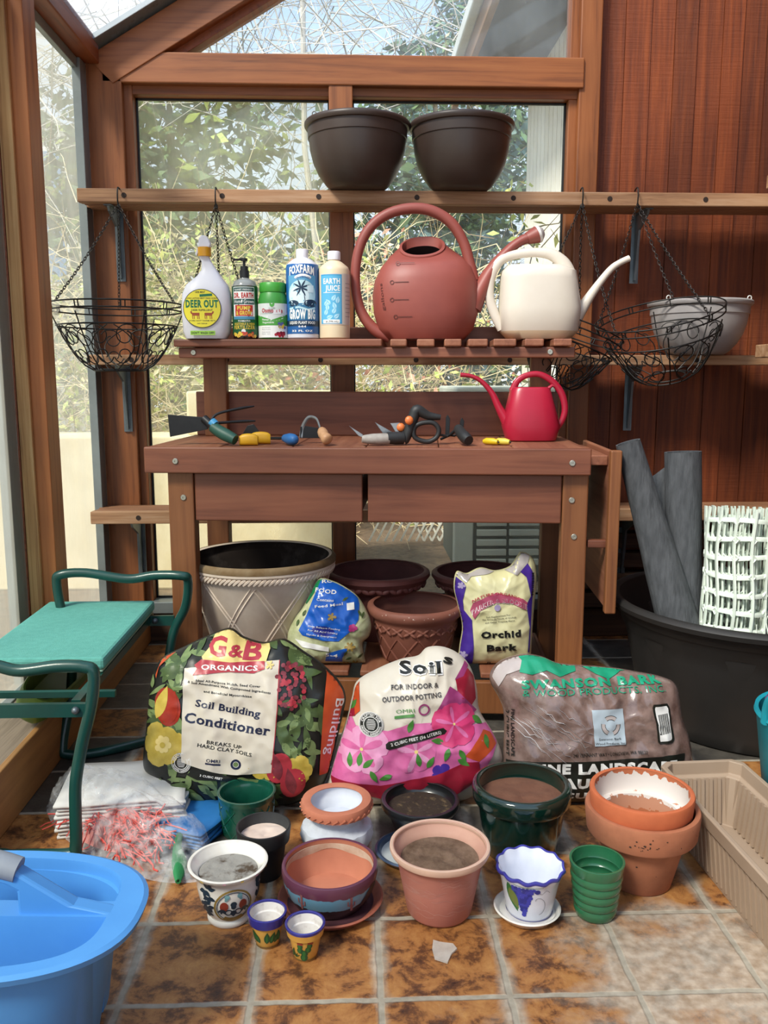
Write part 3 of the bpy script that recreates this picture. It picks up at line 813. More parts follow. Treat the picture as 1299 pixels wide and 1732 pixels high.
# back board and hutch
bk = bp('backboard', BW, -0.64, 0.64, 0.528, 0.548, ZT, 1.0); screw(-0.585, 0.528, 0.962, bk)
bp('hutch_post', BWZ, -0.60, -0.52, 0.485, 0.5275, ZT, 1.118); bp('hutch_post', BWZ, 0.535, 0.605, 0.485, 0.5275, ZT, 1.118)
ha = bp('hutch_apron', BW, -0.635, 0.655, 0.315, 0.335, 1.112, 1.146)
screw(-0.585, 0.315, 1.13, ha); screw(0.575, 0.315, 1.13, ha)
bp('hutch_bracket', BWY, -0.60, -0.57, 0.336, 0.52, 1.112, 1.146); bp('hutch_bracket', BWY, 0.575, 0.605, 0.336, 0.52, 1.112, 1.146)
bp('hutch_shelf', BW, -0.645, 0.035, 0.295, 0.52, 1.148, 1.172)
for k, (xa, xb) in enumerate(((0.062, 0.115), (0.147, 0.204), (0.235, 0.29), (0.311, 0.374), (0.391, 0.464), (0.491, 0.552), (0.582, 0.640))):
    bp('hutch_slat', BWY, xa, xb, 0.290 + 0.003 * (k % 2), 0.52, 1.148, 1.171)
bp('hutch_lip', BW, -0.62, 0.64, 0.522, 0.54, 1.12, 1.222)
# hanging leaf at the right end
lf = bp('side_leaf', BWY, 0.722, 0.738, 0.03, 0.50, 0.36, 0.835)
bp('leaf_edge', BWZ, 0.715, 0.748, 0.0, 0.0295, 0.352, 0.84, 0.004, lf)
bp('leaf_cleat', BW, 0.665, 0.7215, 0.04, 0.065, 0.545, 0.568, 0.003, lf)
bp('leaf_hinge_rail', BWY, 0.661, 0.7215, 0.07, 0.48, 0.79, 0.82, 0.003, lf)
# lower shelf
bp('lower_rail', BWZ, -0.62, 0.66, 0.004, 0.028, 0.03, 0.132)
bp('lower_side_rail', BWY, -0.52, -0.49, 0.03, 0.53, 0.075, 0.132); bp('lower_side_rail', BWY, 0.555, 0.583, 0.03, 0.53, 0.075, 0.132)
for k in range(9):
    x0 = -0.515 + k * 0.124
    bp('lower_slat', BWY, x0, x0 + 0.088, 0.03, 0.54, 0.134, 0.152)

# ================================================================ pots
TERRA = mat('terracotta', 'b8714f', 0.85, 'a5603f', 14, bump=0.15)
TERRA2 = mat('weathered terracotta', 'a9694a', 0.88, '7d4c36', 9, lo=0.45, hi=0.85, bump=0.25)
TERRA3 = mat('fresh terracotta', 'c4683f', 0.8, 'b05a36', 14, bump=0.1)

SOIL = mat('dry brown soil', '7a6250', 1.0, '56402f', 40, bump=0.9, bscale=90)
SOILR = mat('reddish dusty soil', '77503d', 1.0, '684232', 30, bump=0.5, bscale=80)
SOILG = mat('grey crusted soil', '8f8c86', 1.0, '4a3c2e', 26, lo=0.5, hi=0.62, bump=0.9, bscale=60)
SOILD = mat('dark potting soil', '33261c', 1.0, '6e5a3e', 60, lo=0.55, hi=0.75, bump=1.0, bscale=90)

def pot(name, label, x, y, z0, prof, th, mats, floor, cat='pot', n=64, rf=None, soil=None, group=None, rz=0, hole=False):
    """prof: outer profile from base to lip; inside follows it th inward down to height floor"""
    t = thing(name, label, cat, (x, y, z0), rz, group)
    out = [(0, 0)] + list(prof)
    pr = prof_r(prof)
    ins = [(max(r - th, 0.003), z) for r, z in prof if z > floor + 0.004][::-1]
    lip_r, lip_z = prof[-1]
    full = out + [(lip_r - th * 0.5, lip_z + th * 0.18)] + ins + [(max(pr(floor) - th, 0.003), floor), (0, floor)]
    ni = len(out)
    mis = [0] * (ni - 1) + [0, 0] + [1 if isinstance(mats, (list, tuple)) and len(mats) > 1 else 0] * (len(full) - ni - 1)
    b = MB().lathe(full, n, mis=mis[:len(full)] + [mis[-1]] * max(0, len(full) - len(mis)), rf=rf)
    body = b.build('body', mats, t, smooth=42)
    if soil:
        zs, m = soil; rs = max(pr(zs) - th - 0.0006, 0.004)
        sb = MB(); rr = random.Random(int(abs(x) * 9999))
        rings = []
        for k in range(9):
            q = k / 8
            rings.append([(q * rs * cos(2 * pi * j / 32) + 1e-5 * cos(j), q * rs * sin(2 * pi * j / 32) + 1e-5 * sin(j),
                           zs + (0.006 * noise.noise(Vector((q * cos(2 * pi * j / 32) * 3 + x * 9, q * sin(2 * pi * j / 32) * 3 + y * 7, 1))) if q < 1 else 0)) for j in range(32)])
        sb.rings(rings, cap0=False, cap1=False)
        sb.build('soil', m, t, smooth=60)
    return t, body, pr

def saucer(name, label, x, y, r, h, m, mi=None, n=56, rim=0.007, group=None):
    t = thing(name, label, 'saucer', (x, y, 0), 0, group)
    pr = [(0, 0), (r * 0.72, 0), (r * 0.86, h * 0.25), (r, h), (r - rim * 0.5, h + 0.002), (r - rim, h), (r * 0.82, h * 0.45), (r * 0.7, h * 0.35), (0, h * 0.35)]
    MB().lathe(pr, n, mis=[0] * 6 + [1 if mi else 0] * 3).build('dish', [m, mi] if mi else m, t, smooth=40)
    return t

def zbands(name, stops, rough=0.35, coat=0.3, nz_=0.006):
    """glaze in horizontal bands up the height of a pot; stops: (height, colour)"""
    m, t, b = nodes(name); b.inputs['Roughness'].default_value = rough; b.inputs['Coat Weight'].default_value = coat
    co = N(t, 'ShaderNodeTexCoord'); s = N(t, 'ShaderNodeSeparateXYZ'); t.links.new(co.outputs['Object'], s.inputs[0])
    n = N(t, 'ShaderNodeTexNoise', Scale=60, Detail=3); t.links.new(co.outputs['Object'], n.inputs['Vector'])
    md = N(t, 'ShaderNodeMath', operation='MULTIPLY_ADD'); md.inputs[1].default_value = nz_ * 2; t.links.new(n.outputs[0], md.inputs[0]); t.links.new(s.outputs[2], md.inputs[2])
    hmax = 0.2
    mm = N(t, 'ShaderNodeMath', operation='DIVIDE'); mm.inputs[1].default_value = hmax; t.links.new(md.outputs[0], mm.inputs[0])
    r = ramp(t, [((z + nz_) / hmax, c) for z, c in stops]); r.color_ramp.interpolation = 'CONSTANT'
    r.color_ramp.elements[0].position = 0
    t.links.new(mm.outputs[0], r.inputs[0]); t.links.new(r.outputs[0], b.inputs['Base Color'])
    return m

def ink(name, h, rough=0.4, coat=0.0):
    return mat('ink ' + name, h, rough, h, 5, coat=coat)
I_NAVY = ink('navy', '1f3140'); I_GOLD = ink('gold', '8d7335'); I_RED = ink('red', '8c3b2c'); I_TEAL = ink('teal', '6f9aa0'); I_BLACK = ink('black', '15161a')
I_WHITE = ink('white', 'f1f0ec'); I_PINK = ink('pink', 'd9a6b8'); I_GREEN = ink('green', '2f6a34'); I_DGREEN = ink('dark green', '1f4a2a'); I_PURPLE = ink('purple blue', '3b3fa6')
I_YEL = ink('yellow', 'e6c84a'); I_ORANGE = ink('orange', 'd9632c'); I_CREAM = ink('cream', 'e5dccb')

CHALK = zbands('chalky inner crust', [(0, 'a8623f'), (0.100, 'b98468'), (0.126, 'd9d0c8'), (0.170, 'b96a45')], 0.95, 0, 0.022)
# --- small pots of the front group
CHINA = mat('white glazed china', 'e6e3dc', 0.15, 'd8d4cb', 20, coat=0.6)
pf = [(0.040, 0), (0.043, 0.004), (0.043, 0.010), (0.040, 0.014), (0.049, 0.030), (0.058, 0.055), (0.0615, 0.078), (0.061, 0.094), (0.066, 0.105), (0.076, 0.113), (0.0775, 0.118)]
t, b, pr = pot('flower_pot', 'white china pot with dark leaves and a round gold-ringed medallion, full of grey soil', -0.248, 1.557, 0, pf, 0.006, CHINA, 0.06, soil=(0.099, SOILG))
P = Print()
th0 = -90 + 17
for k, (sx_, sz_) in enumerate(((-0.058, 0.088), (-0.05, 0.076), (-0.062, 0.062), (-0.052, 0.052), (-0.066, 0.045), (-0.054, 0.036), (0.052, 0.088), (0.062, 0.07), (0.055, 0.055), (0.072, 0.05), (-0.05, 0.092), (0.07, 0.085))):
    for a in (200, 260, 320): P.leaf((sx_, sz_), 0.017, 0.009, a + k * 17, 0, 1)
P.ring((0, 0.055), 0.0345, 0.038, 1, 1.5); P.ring((0, 0.055), 0.031, 0.0325, 0, 1.5)
for sg in (-1, 1):
    P.disk((sg * 0.018, 0.058), 0.008, 2, 2, 16, 0.011); P.leaf((sg * 0.016, 0.07), 0.012, 0.006, 90 + sg * 30, 3, 2.2); P.disk((sg * 0.012, 0.079), 0.005, 3, 2)
    for a in (-40, -75, -110): P.leaf((sg * 0.02, 0.052), 0.014, 0.006, a * sg + (0 if sg > 0 else 180), 0, 2.1)
    P.ring((sg * 0.009, 0.043), 0.005, 0.0075, 0, 2, 14)
P.disk((0, 0.062), 0.006, 0, 2); P.leaf((0, 0.05), 0.014, 0.01, 90, 0, 2.3); P.leaf((0, 0.048), 0.016, 0.012, 270, 0, 2.3); P.ring((0, 0.055), 0.026, 0.034, 1, 2.2, 16, 235, 305)
P.build('painted_leaves', [I_NAVY, I_GOLD, I_RED, I_TEAL], b, round_map(pr, th0), 0.006, 0.0003)
rm = Print()
for k in range(14): rm.rect(k * 0.0335 + 0.001, k * 0.0335 + 0.007, 0.1135, 0.1165, k % 2, 1)
rm.build('rim_marks', [I_PINK, I_YEL], b, round_map(pr, -90), 0.01, 0.0003)

YPOT = mat('yellow painted clay', 'd3a24c', 0.45, 'c08c3c', 30, coat=0.3); BLUEGL = mat('cobalt glaze', '2f2f86', 0.25, '25256a', 20, coat=0.5)
WCR = mat('white crusted glaze', 'd8d3cf', 0.7, '8a7a6c', 18, lo=0.52, hi=0.72, bump=0.3)
def tiny(label, x, y, cactus, rz=0, kick=0):
    pf = [(0.0205, 0), (0.0215, 0.002), (0.0300, 0.046)]
    t, b, pr = pot('painted_cup', label, x, y, 0, pf + [(0.0335, 0.047), (0.0362, 0.063), (0.0365, 0.065)], 0.0035, [YPOT, WCR], 0.012, n=48, rz=rz, group='tiny painted cactus cups')
    r0 = MB().lathe([(0.0338, 0.0468), (0.0368, 0.0633), (0.0368, 0.0655), (0.034, 0.0662), (0.0325, 0.0655), (0.0325, 0.06), (0.0345, 0.06), (0.0305, 0.0468), (0.0338, 0.0468)] if not cactus else
                    [(0.036, 0.0600), (0.0369, 0.0635), (0.0369, 0.0655), (0.034, 0.0664), (0.0322, 0.0655), (0.0322, 0.062), (0.036, 0.0600)], 48)
    r0.build('rim', BLUEGL, t, smooth=40)
    P = Print()
    if cactus:
        for (cx_, cz_, r_) in ((0, 0.012, 0.0065), (0.001, 0.021, 0.006), (-0.007, 0.027, 0.0055), (-0.007, 0.036, 0.005), (0.008, 0.029, 0.0055), (0.011, 0.037, 0.005)):
            P.disk((cx_, cz_), r_, 0, 1, 16, r_ * 1.2); P.disk((cx_ - 0.001, cz_), r_ * 0.5, 1, 1.4, 12, r_ * 0.9)
        for (cx_, cz_) in ((-0.009, 0.0425), (-0.0045, 0.0425), (0.010, 0.0438), (0.0145, 0.043)): P.disk((cx_, cz_), 0.0032, 2, 2, 12)
        for a in (40, 70, 100, 130): P.leaf((-0.016, 0.010), 0.012, 0.002, a, 0, 1)
        P.leaf((-0.024, 0.008), 0.022, 0.007, 80, 0, 1)
    else:
        for (cx_, a) in ((-0.018, 108), (-0.011, 120), (0.002, 85), (0.009, 70), (0.016, 60), (-0.026, 95), (0.026, 90)):
            P.leaf((cx_, 0.014), 0.026, 0.011, a, 0, 1); P.leaf((cx_, 0.016), 0.02, 0.003, a, 1, 1.5)
    P.rect(-0.06, 0.06, 0.0025, 0.006, 3, 1)
    P.build('painted_cactus', [I_DGREEN, I_GREEN, I_RED, mat('brown paint', '7a5a32', 0.5)], b, round_map(pr, -93), 0.006, 0.0003)
tiny('tiny yellow cup with broad cobalt rim and green cactus leaves, left of its twin', -0.165, 1.474, False)
tiny('tiny yellow cup with thin blue edge and red-flowering cactus, nearest the front', -0.092, 1.436, True)

# bowl in its saucer
saucer('saucer', 'terracotta saucer under the purple and blue desert bowl', -0.050, 1.588, 0.106, 0.020, mat('saucer clay', 'a8604a', 0.7, '8f4e3c', 14), mat('dull purple glaze', '5c3a42', 0.4, '402a30', 14), group=None)
BOWLM = zbands('desert bowl glaze', [(0.0, '2a1c20'), (0.028, '5d8ca6'), (0.056, '5c3146')], 0.4, 0.4)
BOWLI = mat('bowl inside clay', 'c07b60', 0.8, 'b06d54', 10, bump=0.1)
pf = [(0.066, 0), (0.070, 0.002), (0.083, 0.022), (0.092, 0.045), (0.0965, 0.066), (0.0962, 0.076), (0.095, 0.080)]
t, b, pr = pot('bowl_planter', 'terracotta bowl glazed purple and sky blue with desert cactus silhouettes', -0.051, 1.592, 0.0085, pf, 0.007, [BOWLM, BOWLI], 0.014)
P = Print()
def saguaro(cx_, z_, h, mi):
    P.stroke([(cx_, z_), (cx_, z_ + h)], 0.005, mi, 1); P.stroke([(cx_, z_ + h * .4), (cx_ - 0.007, z_ + h * .45), (cx_ - 0.007, z_ + h * .75)], 0.003, mi, 1.2); P.stroke([(cx_, z_ + h * .3), (cx_ + 0.007, z_ + h * .35), (cx_ + 0.007, z_ + h * .65)], 0.003, mi, 1.2)
saguaro(-0.055, 0.025, 0.038, 0); saguaro(0.045, 0.022, 0.036, 0); saguaro(-0.10, 0.025, 0.03, 0)
P.poly([(0.062, 0.024), (0.085, 0.052), (0.10, 0.062), (0.12, 0.058), (0.12, 0.024)], 1, 1)
P.build('desert_silhouette', [mat('dusty pink glaze', '8c5a5c', 0.5), mat('black mesa glaze', '2a1f24', 0.4)], b, round_map(pr), 0.008, 0.0003)
ring = MB().lathe([(0.0885, 0.071), (0.0892, 0.060), (0.0885, 0.056), (0.0875, 0.0565), (0.0875, 0.071)], 64, rf=lambda th, r, z: (r - 0.0006, z + (0.004 * sin(5 * th) if z < 0.065 else 0)))
ring.build('lime_stain', mat('lime stain', 'cdb9a4', 0.9, 'b08a72', 20), b, smooth=50)

# white and terracotta waisted pot
WCH = mat('chalk white paint on clay', 'c9cdd6', 0.8, 'b8bcc6', 22, bump=0.15)
WIN = mat('white inside', 'ccd0da', 0.7, 'bfc3cd', 20)
pf = [(0.052, 0), (0.058, 0.01), (0.074, 0.045), (0.079, 0.062), (0.074, 0.076), (0.060, 0.083), (0.056, 0.092), (0.060, 0.102), (0.071, 0.110), (0.0765, 0.116), (0.078, 0.128), (0.075, 0.134)]
rfp = lambda th, r, z: r + (0.0028 * abs(sin(7 * th)) if 0.04 < z < 0.08 else 0)
t, b, pr = pot('urn_pot', 'white urn-shaped pot with a terracotta rope rim and petal shoulder', -0.040, 1.765, 0, pf, 0.016, [WCH, WIN], 0.095, rf=rfp, n=84)
rimb = MB().lathe([(0.0565, 0.1345), (0.066, 0.1372), (0.0755, 0.1358), (0.0790, 0.128), (0.0772, 0.1155), (0.0762, 0.1155)], 72)
for k in range(30):
    a = 2 * pi * k / 30
    rimb.bar((0.0755 * cos(a), 0.0755 * sin(a), 0.1155), (0.0795 * cos(a + 0.16), 0.0795 * sin(a + 0.16), 0.1255), 0.004, 0.003, 0)
rimb.build('rope_rim', mat('bare clay rim', 'c0765a', 0.75, 'b06a50', 18), t, smooth=40)

# green quilted cylinder
GQ = mat('deep green glaze', '14503f', 0.22, '0d3d30', 14, coat=0.6)
pf = [(0.058, 0), (0.0605, 0.003), (0.062, 0.03), (0.0635, 0.075), (0.0655, 0.078), (0.0665, 0.084), (0.068, 0.092)]
t, b, pr = pot('flower_pot', 'dark green glazed cylinder pot with quilted diamond pattern', -0.252, 1.885, 0, [(r, z * 1.06) for r, z in pf], 0.006, GQ, 0.01, n=72)
q = MB()
for k in range(9):
    for sg in (1, -1):
        pts = []
        for i in range(13):
            z = 0.006 + 0.068 * i / 12; th = 2 * pi * k / 9 + sg * 0.9 * i / 12
            pts.append((pr(z) * cos(th), pr(z) * sin(th), z))
        q.tube(pts, 0.0016, 5)
q.build('quilted_relief', GQ, b, smooth=60)

# black pot with pale soil
BLK = mat('black plastic', '17181a', 0.5, '202224', 20); BLKI = mat('dusty black inside', '3a3c3e', 0.8, '2c2d2f', 18)
pf = [(0.036, 0), (0.037, 0.003), (0.0475, 0.078), (0.0545, 0.080), (0.058, 0.108), (0.0575, 0.111)]
pot('nursery_pot', 'small black plastic nursery pot holding pale pinkish sand, behind the medallion pot', -0.194, 1.702, 0, pf, 0.004, [BLK, BLKI], 0.06, soil=(0.088, mat('pale pink sand', 'd9c5b8', 1.0, 'cdb6a8', 20)))
# black shallow pot with dark soil
BGL = mat('black glaze', '15171a', 0.28, '1f2224', 14, coat=0.3)
pf = [(0.054, 0), (0.056, 0.003), (0.072, 0.045), (0.084, 0.058), (0.0905, 0.066), (0.092, 0.076), (0.090, 0.082)]
pot('bulb_bowl', 'shallow black glazed bowl of dark potting soil in front of the pink flower sack', 0.152, 1.862, 0, pf, 0.009, [BGL, BGL], 0.03, soil=(0.060, SOILD))
# white saucer with blue edge
saucer('saucer', 'white china saucer with a slate blue edge, partly behind the pink pot', 0.124, 1.763, 0.080, 0.016, mat('slate blue glaze', '46566e', 0.3, '3c4a60', 12, coat=0.4), mat('cool white glaze', 'c6cccb', 0.35, 'b6bdbc', 10), rim=0.010)
# pink pot
PINK = mat('dusty pink plastic', 'b8786a', 0.5, 'ad6b60', 10, bump=0.05); PINKI = mat('pale pink inside', 'c99c88', 0.7, 'bb8a78', 10)
pf = [(0.056, 0), (0.060, 0.002), (0.0645, 0.008), (0.076, 0.07), (0.084, 0.112), (0.088, 0.122), (0.096, 0.130), (0.0985, 0.136), (0.098, 0.141)]
t, b, pr = pot('flower_pot', 'dusty pink pot with a flared pale lip, full of dry brown soil', 0.167, 1.562, 0, pf, 0.007, [PINK, PINKI], 0.06, soil=(0.113, SOIL))
P = Print(); rnd = random.Random(3)
for k in range(46):
    z_ = rnd.uniform(0.012, 0.115); s0 = rnd.uniform(-0.10, 0.10); pts = []
    for i in range(9): pts.append((s0 + i * 0.005, z_ + 0.0025 * sin(i * 0.9 + k) + 0.002 * sin(i * .4 + 2 * k)))
    P.stroke(pts, 0.0009, 0, 1 + 0.02 * k)
P.build('pale_scratches', [mat('pale pink streak', 'c58f82', 0.55)], b, round_map(pr), 0.008, 0.0002, base=0.0003)
lipm = MB().lathe([(0.0962, 0.1285), (0.0992, 0.1355), (0.0985, 0.1415), (0.0945, 0.1428), (0.0905, 0.1405), (0.0905, 0.134)], 64)
lipm.build('lip', mat('pale peach lip', 'dbb6a0', 0.45), t, smooth=50)
# dark green glazed pot
DG = mat('bottle green glaze', '0b2a22', 0.12, '06201a', 10, coat=0.9)
pf = [(0.078, 0), (0.0805, 0.004), (0.090, 0.06), (0.096, 0.108), (0.0965, 0.116), (0.105, 0.119), (0.1085, 0.126), (0.1100, 0.145), (0.109, 0.155), (0.106, 0.159)]
pot('flower_pot', 'large bottle green glazed pot full of reddish brown soil', 0.372, 1.780, 0, pf, 0.012, [DG, DG], 0.08, soil=(0.124, SOILR), n=80)
# white pot with grapes on a saucer
saucer('saucer', 'small white saucer with blue line under the grape pot', 0.340, 1.545, 0.066, 0.016, CHINA, CHINA, rim=0.006)
WGR = mat('white hand painted glaze', 'dfe3ee', 0.25, 'd2d6e2', 15, coat=0.4)
def scal(th, r, z): return (r + (0.0016 * sin(12 * th) if z > 0.083 else 0), z + (0.002 * cos(12 * th) if z > 0.083 else 0))
pf = [(0.043, 0), (0.0452, 0.003), (0.050, 0.030), (0.057, 0.066), (0.061, 0.080), (0.066, 0.090), (0.0675, 0.094)]
t, b, pr = pot('flower_pot', 'white scalloped pot painted with blue grapes and a green leaf', 0.345, 1.550, 0.0062, pf, 0.005, [WGR, WGR], 0.008, n=96, rf=scal)
e = MB().lathe([(0.0658, 0.0885), (0.0685, 0.0935), (0.067, 0.0965), (0.0628, 0.0958)], 96, rf=scal); e.build('blue_edge', mat('violet blue edge', '3f3f9e', 0.3, coat=0.4), t, smooth=60)
P = Print(); rnd = random.Random(8); gx0 = -0.012
for row, (cnt, zz) in enumerate(((6, 0.076), (6, 0.070), (5, 0.064), (5, 0.058), (4, 0.052), (4, 0.046), (3, 0.040), (2, 0.034), (2, 0.028), (1, 0.022), (1, 0.017))):
    for i in range(cnt):
        cx_ = gx0 + (i - (cnt - 1) / 2) * 0.0072 + rnd.uniform(-.001, .001) + 0.0018 * row * 0.3
        P.disk((cx_, zz), 0.0044, rnd.choice((0, 0, 1)), 1 + 0.06 * i + 0.03 * row, 12)
P.disk((0.018, 0.073), 0.0055, 1, 2, 14); P.disk((0.011, 0.077), 0.004, 0, 2, 12)
P.leaf((-0.044, 0.082), 0.066, 0.022, -68, 2, 1); P.leaf((-0.040, 0.07), 0.048, 0.019, -62, 3, 1.4)
P.stroke([(0.012 + 0.004 * i, 0.070 + 0.004 * sin(i * 1.3)) for i in range(9)], 0.0008, 4, 1)
P.stroke([(0.014 + 0.02 * (1 - cos(i * .45)) * 0.5, 0.052 + 0.012 * sin(i * 0.45) - 0.002 * i) for i in range(12)], 0.0008, 4, 1)
P.stroke([(-0.03, 0.084), (0, 0.082), (0.03, 0.083)], 0.0012, 2, 1)
P.build('painted_grapes', [I_PURPLE, ink('deep blue', '2a2f86'), I_GREEN, ink('olive green', '6c7a3c'), ink('grey', '6a6f78')], b, round_map(pr, -105), 0.006, 0.0003)
P = Print(); P.rect(-0.14, 0.14, 0.0005, 0.003, 0, 1); P.build('foot_line', [I_PURPLE], b, round_map(pr, -90), 0.008, 0.0003)
# green ribbed tumbler pot
GR = mat('leaf green glaze', '2c6b48', 0.25, '235a3c', 10, coat=0.5)
pf = [(0.036, 0), (0.0385, 0.002)]
for k in range(5):
    z0 = 0.006 + k * 0.0175; r0 = 0.0395 + k * 0.0022
    pf += [(r0, z0), (r0 + 0.0026, z0 + 0.006), (r0 + 0.0028, z0 + 0.011), (r0 + 0.001, z0 + 0.0165)]
pf += [(0.0505, 0.0945), (0.0535, 0.112), (0.0535, 0.115)]
pot('flower_pot', 'green glazed tumbler-shaped pot with horizontal ribs', 0.475, 1.541, 0, pf, 0.0045, GR, 0.01, n=64)
# terracotta pair
pf = [(0.062, 0), (0.065, 0.003), (0.091, 0.112), (0.110, 0.113), (0.1125, 0.117), (0.117, 0.162), (0.115, 0.168)]
t, b, pr = pot('flower_pot', 'large weathered terracotta pot with dark scuffs, holding a second pot', 0.600, 1.652, 0, pf, 0.010, [TERRA2, TERRA2], 0.02, n=80)
P = Print(); rnd = random.Random(5)
for k in range(26):
    s0 = rnd.gauss(-0.035, 0.02) if k < 16 else rnd.uniform(-0.05, 0.13); z_ = rnd.gauss(0.137, 0.004) if k < 16 else rnd.uniform(0.03, 0.16)
    P.disk((s0, z_), rnd.uniform(0.0008, 0.003), 0, 1 + 0.05 * k, 8, rnd.uniform(0.0006, 0.002))
P.build('scuff_marks', [mat('dark scuff', '3b2a20', 0.9)], b, round_map(pr, -90), 0.01, 0.0002)
pf = [(0.062, 0), (0.066, 0.003), (0.088, 0.130), (0.1005, 0.131), (0.1025, 0.135), (0.1062, 0.176), (0.1045, 0.180)]
t, b, pr = pot('flower_pot', 'bright terracotta pot crusted white inside, nested in the weathered one', 0.597, 1.652, 0.0235, pf, 0.009, [TERRA3, CHALK], 0.03, n=80)
ring = MB().lathe([(0.058, 0.032), (0.0705, 0.090), (0.071, 0.088)], 48)
# tan trough
TAN = mat('tan plastic', 'a38d78', 0.6, '9a846f', 8); 
tb = thing('window_box', 'long tan plastic window box with ribbed sides, lying along the right edge', 'planter', (0.815, 1.88, 0), 3.0)
H_ = 0.155; L_ = 0.86
def trough(x0, x1, y0, y1, z, ch=0.02):
    return [(x0 + ch, -y0, z), (x1 - ch, -y0, z), (x1, -y0 - ch, z), (x1, -y1 + ch, z), (x1 - ch, -y1, z), (x0 + ch, -y1, z), (x0, -y1 + ch, z), (x0, -y0 - ch, z)]
w0, w1 = 0.075, 0.092
m_ = MB()
rs = [trough(-w0, w0, 0.02, L_ - 0.02, 0), trough(-w1 + .004, w1 - .004, 0.006, L_ - 0.006, 0.118), trough(-w1 - .004, w1 + .004, -0.002, L_ + .002, 0.120), trough(-w1 - .010, w1 + .010, -0.006, L_ + .006, H_ - 0.004), trough(-w1 - .008, w1 + .008, -0.004, L_ + .004, H_),
      trough(-w1 + .002, w1 - .002, 0.006, L_ - .006, H_), trough(-w1 + .004, w1 - .004, 0.008, L_ - .008, 0.125), trough(-w1 + .012, w1 - .012, 0.016, L_ - .016, 0.121), trough(-w0 + .006, w0 - .006, 0.028, L_ - .028, 0.008)]
m_.rings(rs)
bx = m_.build('body', TAN, tb, bevel=0.002)
ri = MB()
n_ = 40
for k in range(n_):
    yy = -0.035 - (L_ - 0.07) * k / (n_ - 1)
    for sg in (-1, 1):
        ri.bar((sg * (w0 + 0.001), yy, 0.012), (sg * (w1 - 0.003), yy, 0.116), 0.008, 0.006, up=(1, 0, 0))
        ri.bar((sg * (w0 - 0.008), yy, 0.012), (sg * (w1 - 0.014), yy, 0.119), 0.008, 0.006, up=(1, 0, 0))
for k in range(7):
    xx = -0.06 + 0.02 * k
    ri.bar((xx, -0.0315, 0.012), (xx, -0.018, 0.119), 0.008, 0.006, up=(0, 1, 0))
tag(ri.build('side_ribs', TAN, bx), kind=None)

# --- pots under the bench
BEI = mat('beige aged concrete resin', 'e8d8c8', 0.85, 'cdb8a4', 6, bump=0.25); MOSS = mat('brown stained rim', '6e5433', 0.9, '8f7c60', 12, lo=0.4, hi=0.75, bump=0.3); DIRT = mat('dark crusted inside', '241b16', 1.0, '4c4440', 12, lo=0.5, hi=0.75, bump=0.6)
ZS = 0.153
pf = [(0.155, 0), (0.160, 0.006), (0.228, 0.262), (0.232, 0.268), (0.238, 0.285), (0.246, 0.290), (0.248, 0.308), (0.243, 0.316)]
t, b, pr = pot('large_planter', 'big beige planter with a rope band and lattice relief under the bench', -0.306, 2.800, ZS, pf, 0.018, [BEI, DIRT], 0.03, n=96)
MB().lathe([(0.2285, 0.3155), (0.236, 0.3205), (0.243, 0.3175), (0.2485, 0.309), (0.2475, 0.298)], 96).build('stained_rim', MOSS, t, smooth=50)
rp_ = MB(); n_ = 96
for k in range(n_):
    a = 2 * pi * k / n_
    rp_.tube([(0.2365 * cos(a), 0.2365 * sin(a), 0.268), (0.241 * cos(a + 0.05), 0.241 * sin(a + 0.05), 0.277), (0.2385 * cos(a + 0.1), 0.2385 * sin(a + 0.1), 0.286)], 0.0052, 5)
rp_.build('rope_band', BEI, b, smooth=60)
def lattice(prf, z0, z1, n, w, turn, r_, par, m, dbl=False):
    q = MB()
    for k in range(n):
        for sg in (1, -1):
            for o_ in ((-0.035, 0.035) if dbl else (0,)):
                pts = []
                for i in range(15):
                    z = z0 + (z1 - z0) * i / 14; th = 2 * pi * k / n + o_ + sg * turn * i / 14
                    pts.append((prf(z) * cos(th), prf(z) * sin(th), z))
                q.tube(pts, r_, 5)
    return q.build('lattice_relief', m, par, smooth=60)
lattice(pr, 0.01, 0.255, 8, 0, 0.78, 0.003, b, BEI, True)
PLUM = mat('plum resin', '73413c', 0.6, '613531', 10, bump=0.1); PLUMI = mat('plum dusty inside', '6e4240', 0.8, '573332', 8)
def plum(label, x, y, s=1.0, z0=ZS):
    pf = [(0.105, 0), (0.108, 0.004), (0.138, 0.165), (0.150, 0.172), (0.176, 0.205), (0.183, 0.214), (0.182, 0.226), (0.176, 0.231)]
    t, b, pr = pot('resin_pot', label, x, y, z0, [(r * s, z * s) for r, z in pf], 0.014, [PLUM, PLUMI], 0.03, n=80, group='plum resin pots under the bench')
    g = MB()
    for k in range(44):
        a = 2 * pi * k / 44
        g.add(*blob((0.166 * s * cos(a), 0.166 * s * sin(a), 0.190 * s), 0.016 * s, 0.005 * s, 0.009 * s, a + pi / 2, 0.5 * (1 if k % 2 else -1)))
    g.build('leaf_relief', PLUM, b, smooth=60)
    return t
def blob(c, a, b_, d, rz, ry=0, n=8, k=5):
    """small smooth pebble shape: verts, faces"""
    vs = []; fs = []; M_ = Matrix.Rotation(rz, 3, 'Z') @ Matrix.Rotation(ry, 3, 'Y')
    for i in range(k + 1):
        ph = pi * i / k
        for j in range(n):
            th = 2 * pi * j / n
            p = M_ @ Vector((a * cos(ph), b_ * sin(ph) * cos(th), d * sin(ph) * sin(th)))
            vs.append((c[0] + p.x, c[1] + p.y, c[2] + p.z))
    for i in range(k):
        for j in range(n): fs.append((i * n + j, i * n + (j + 1) % n, (i + 1) * n + (j + 1) % n, (i + 1) * n + j))
    return vs, fs
plum('plum coloured resin pot with wide rim under the middle of the bench', 0.085, 2.935)
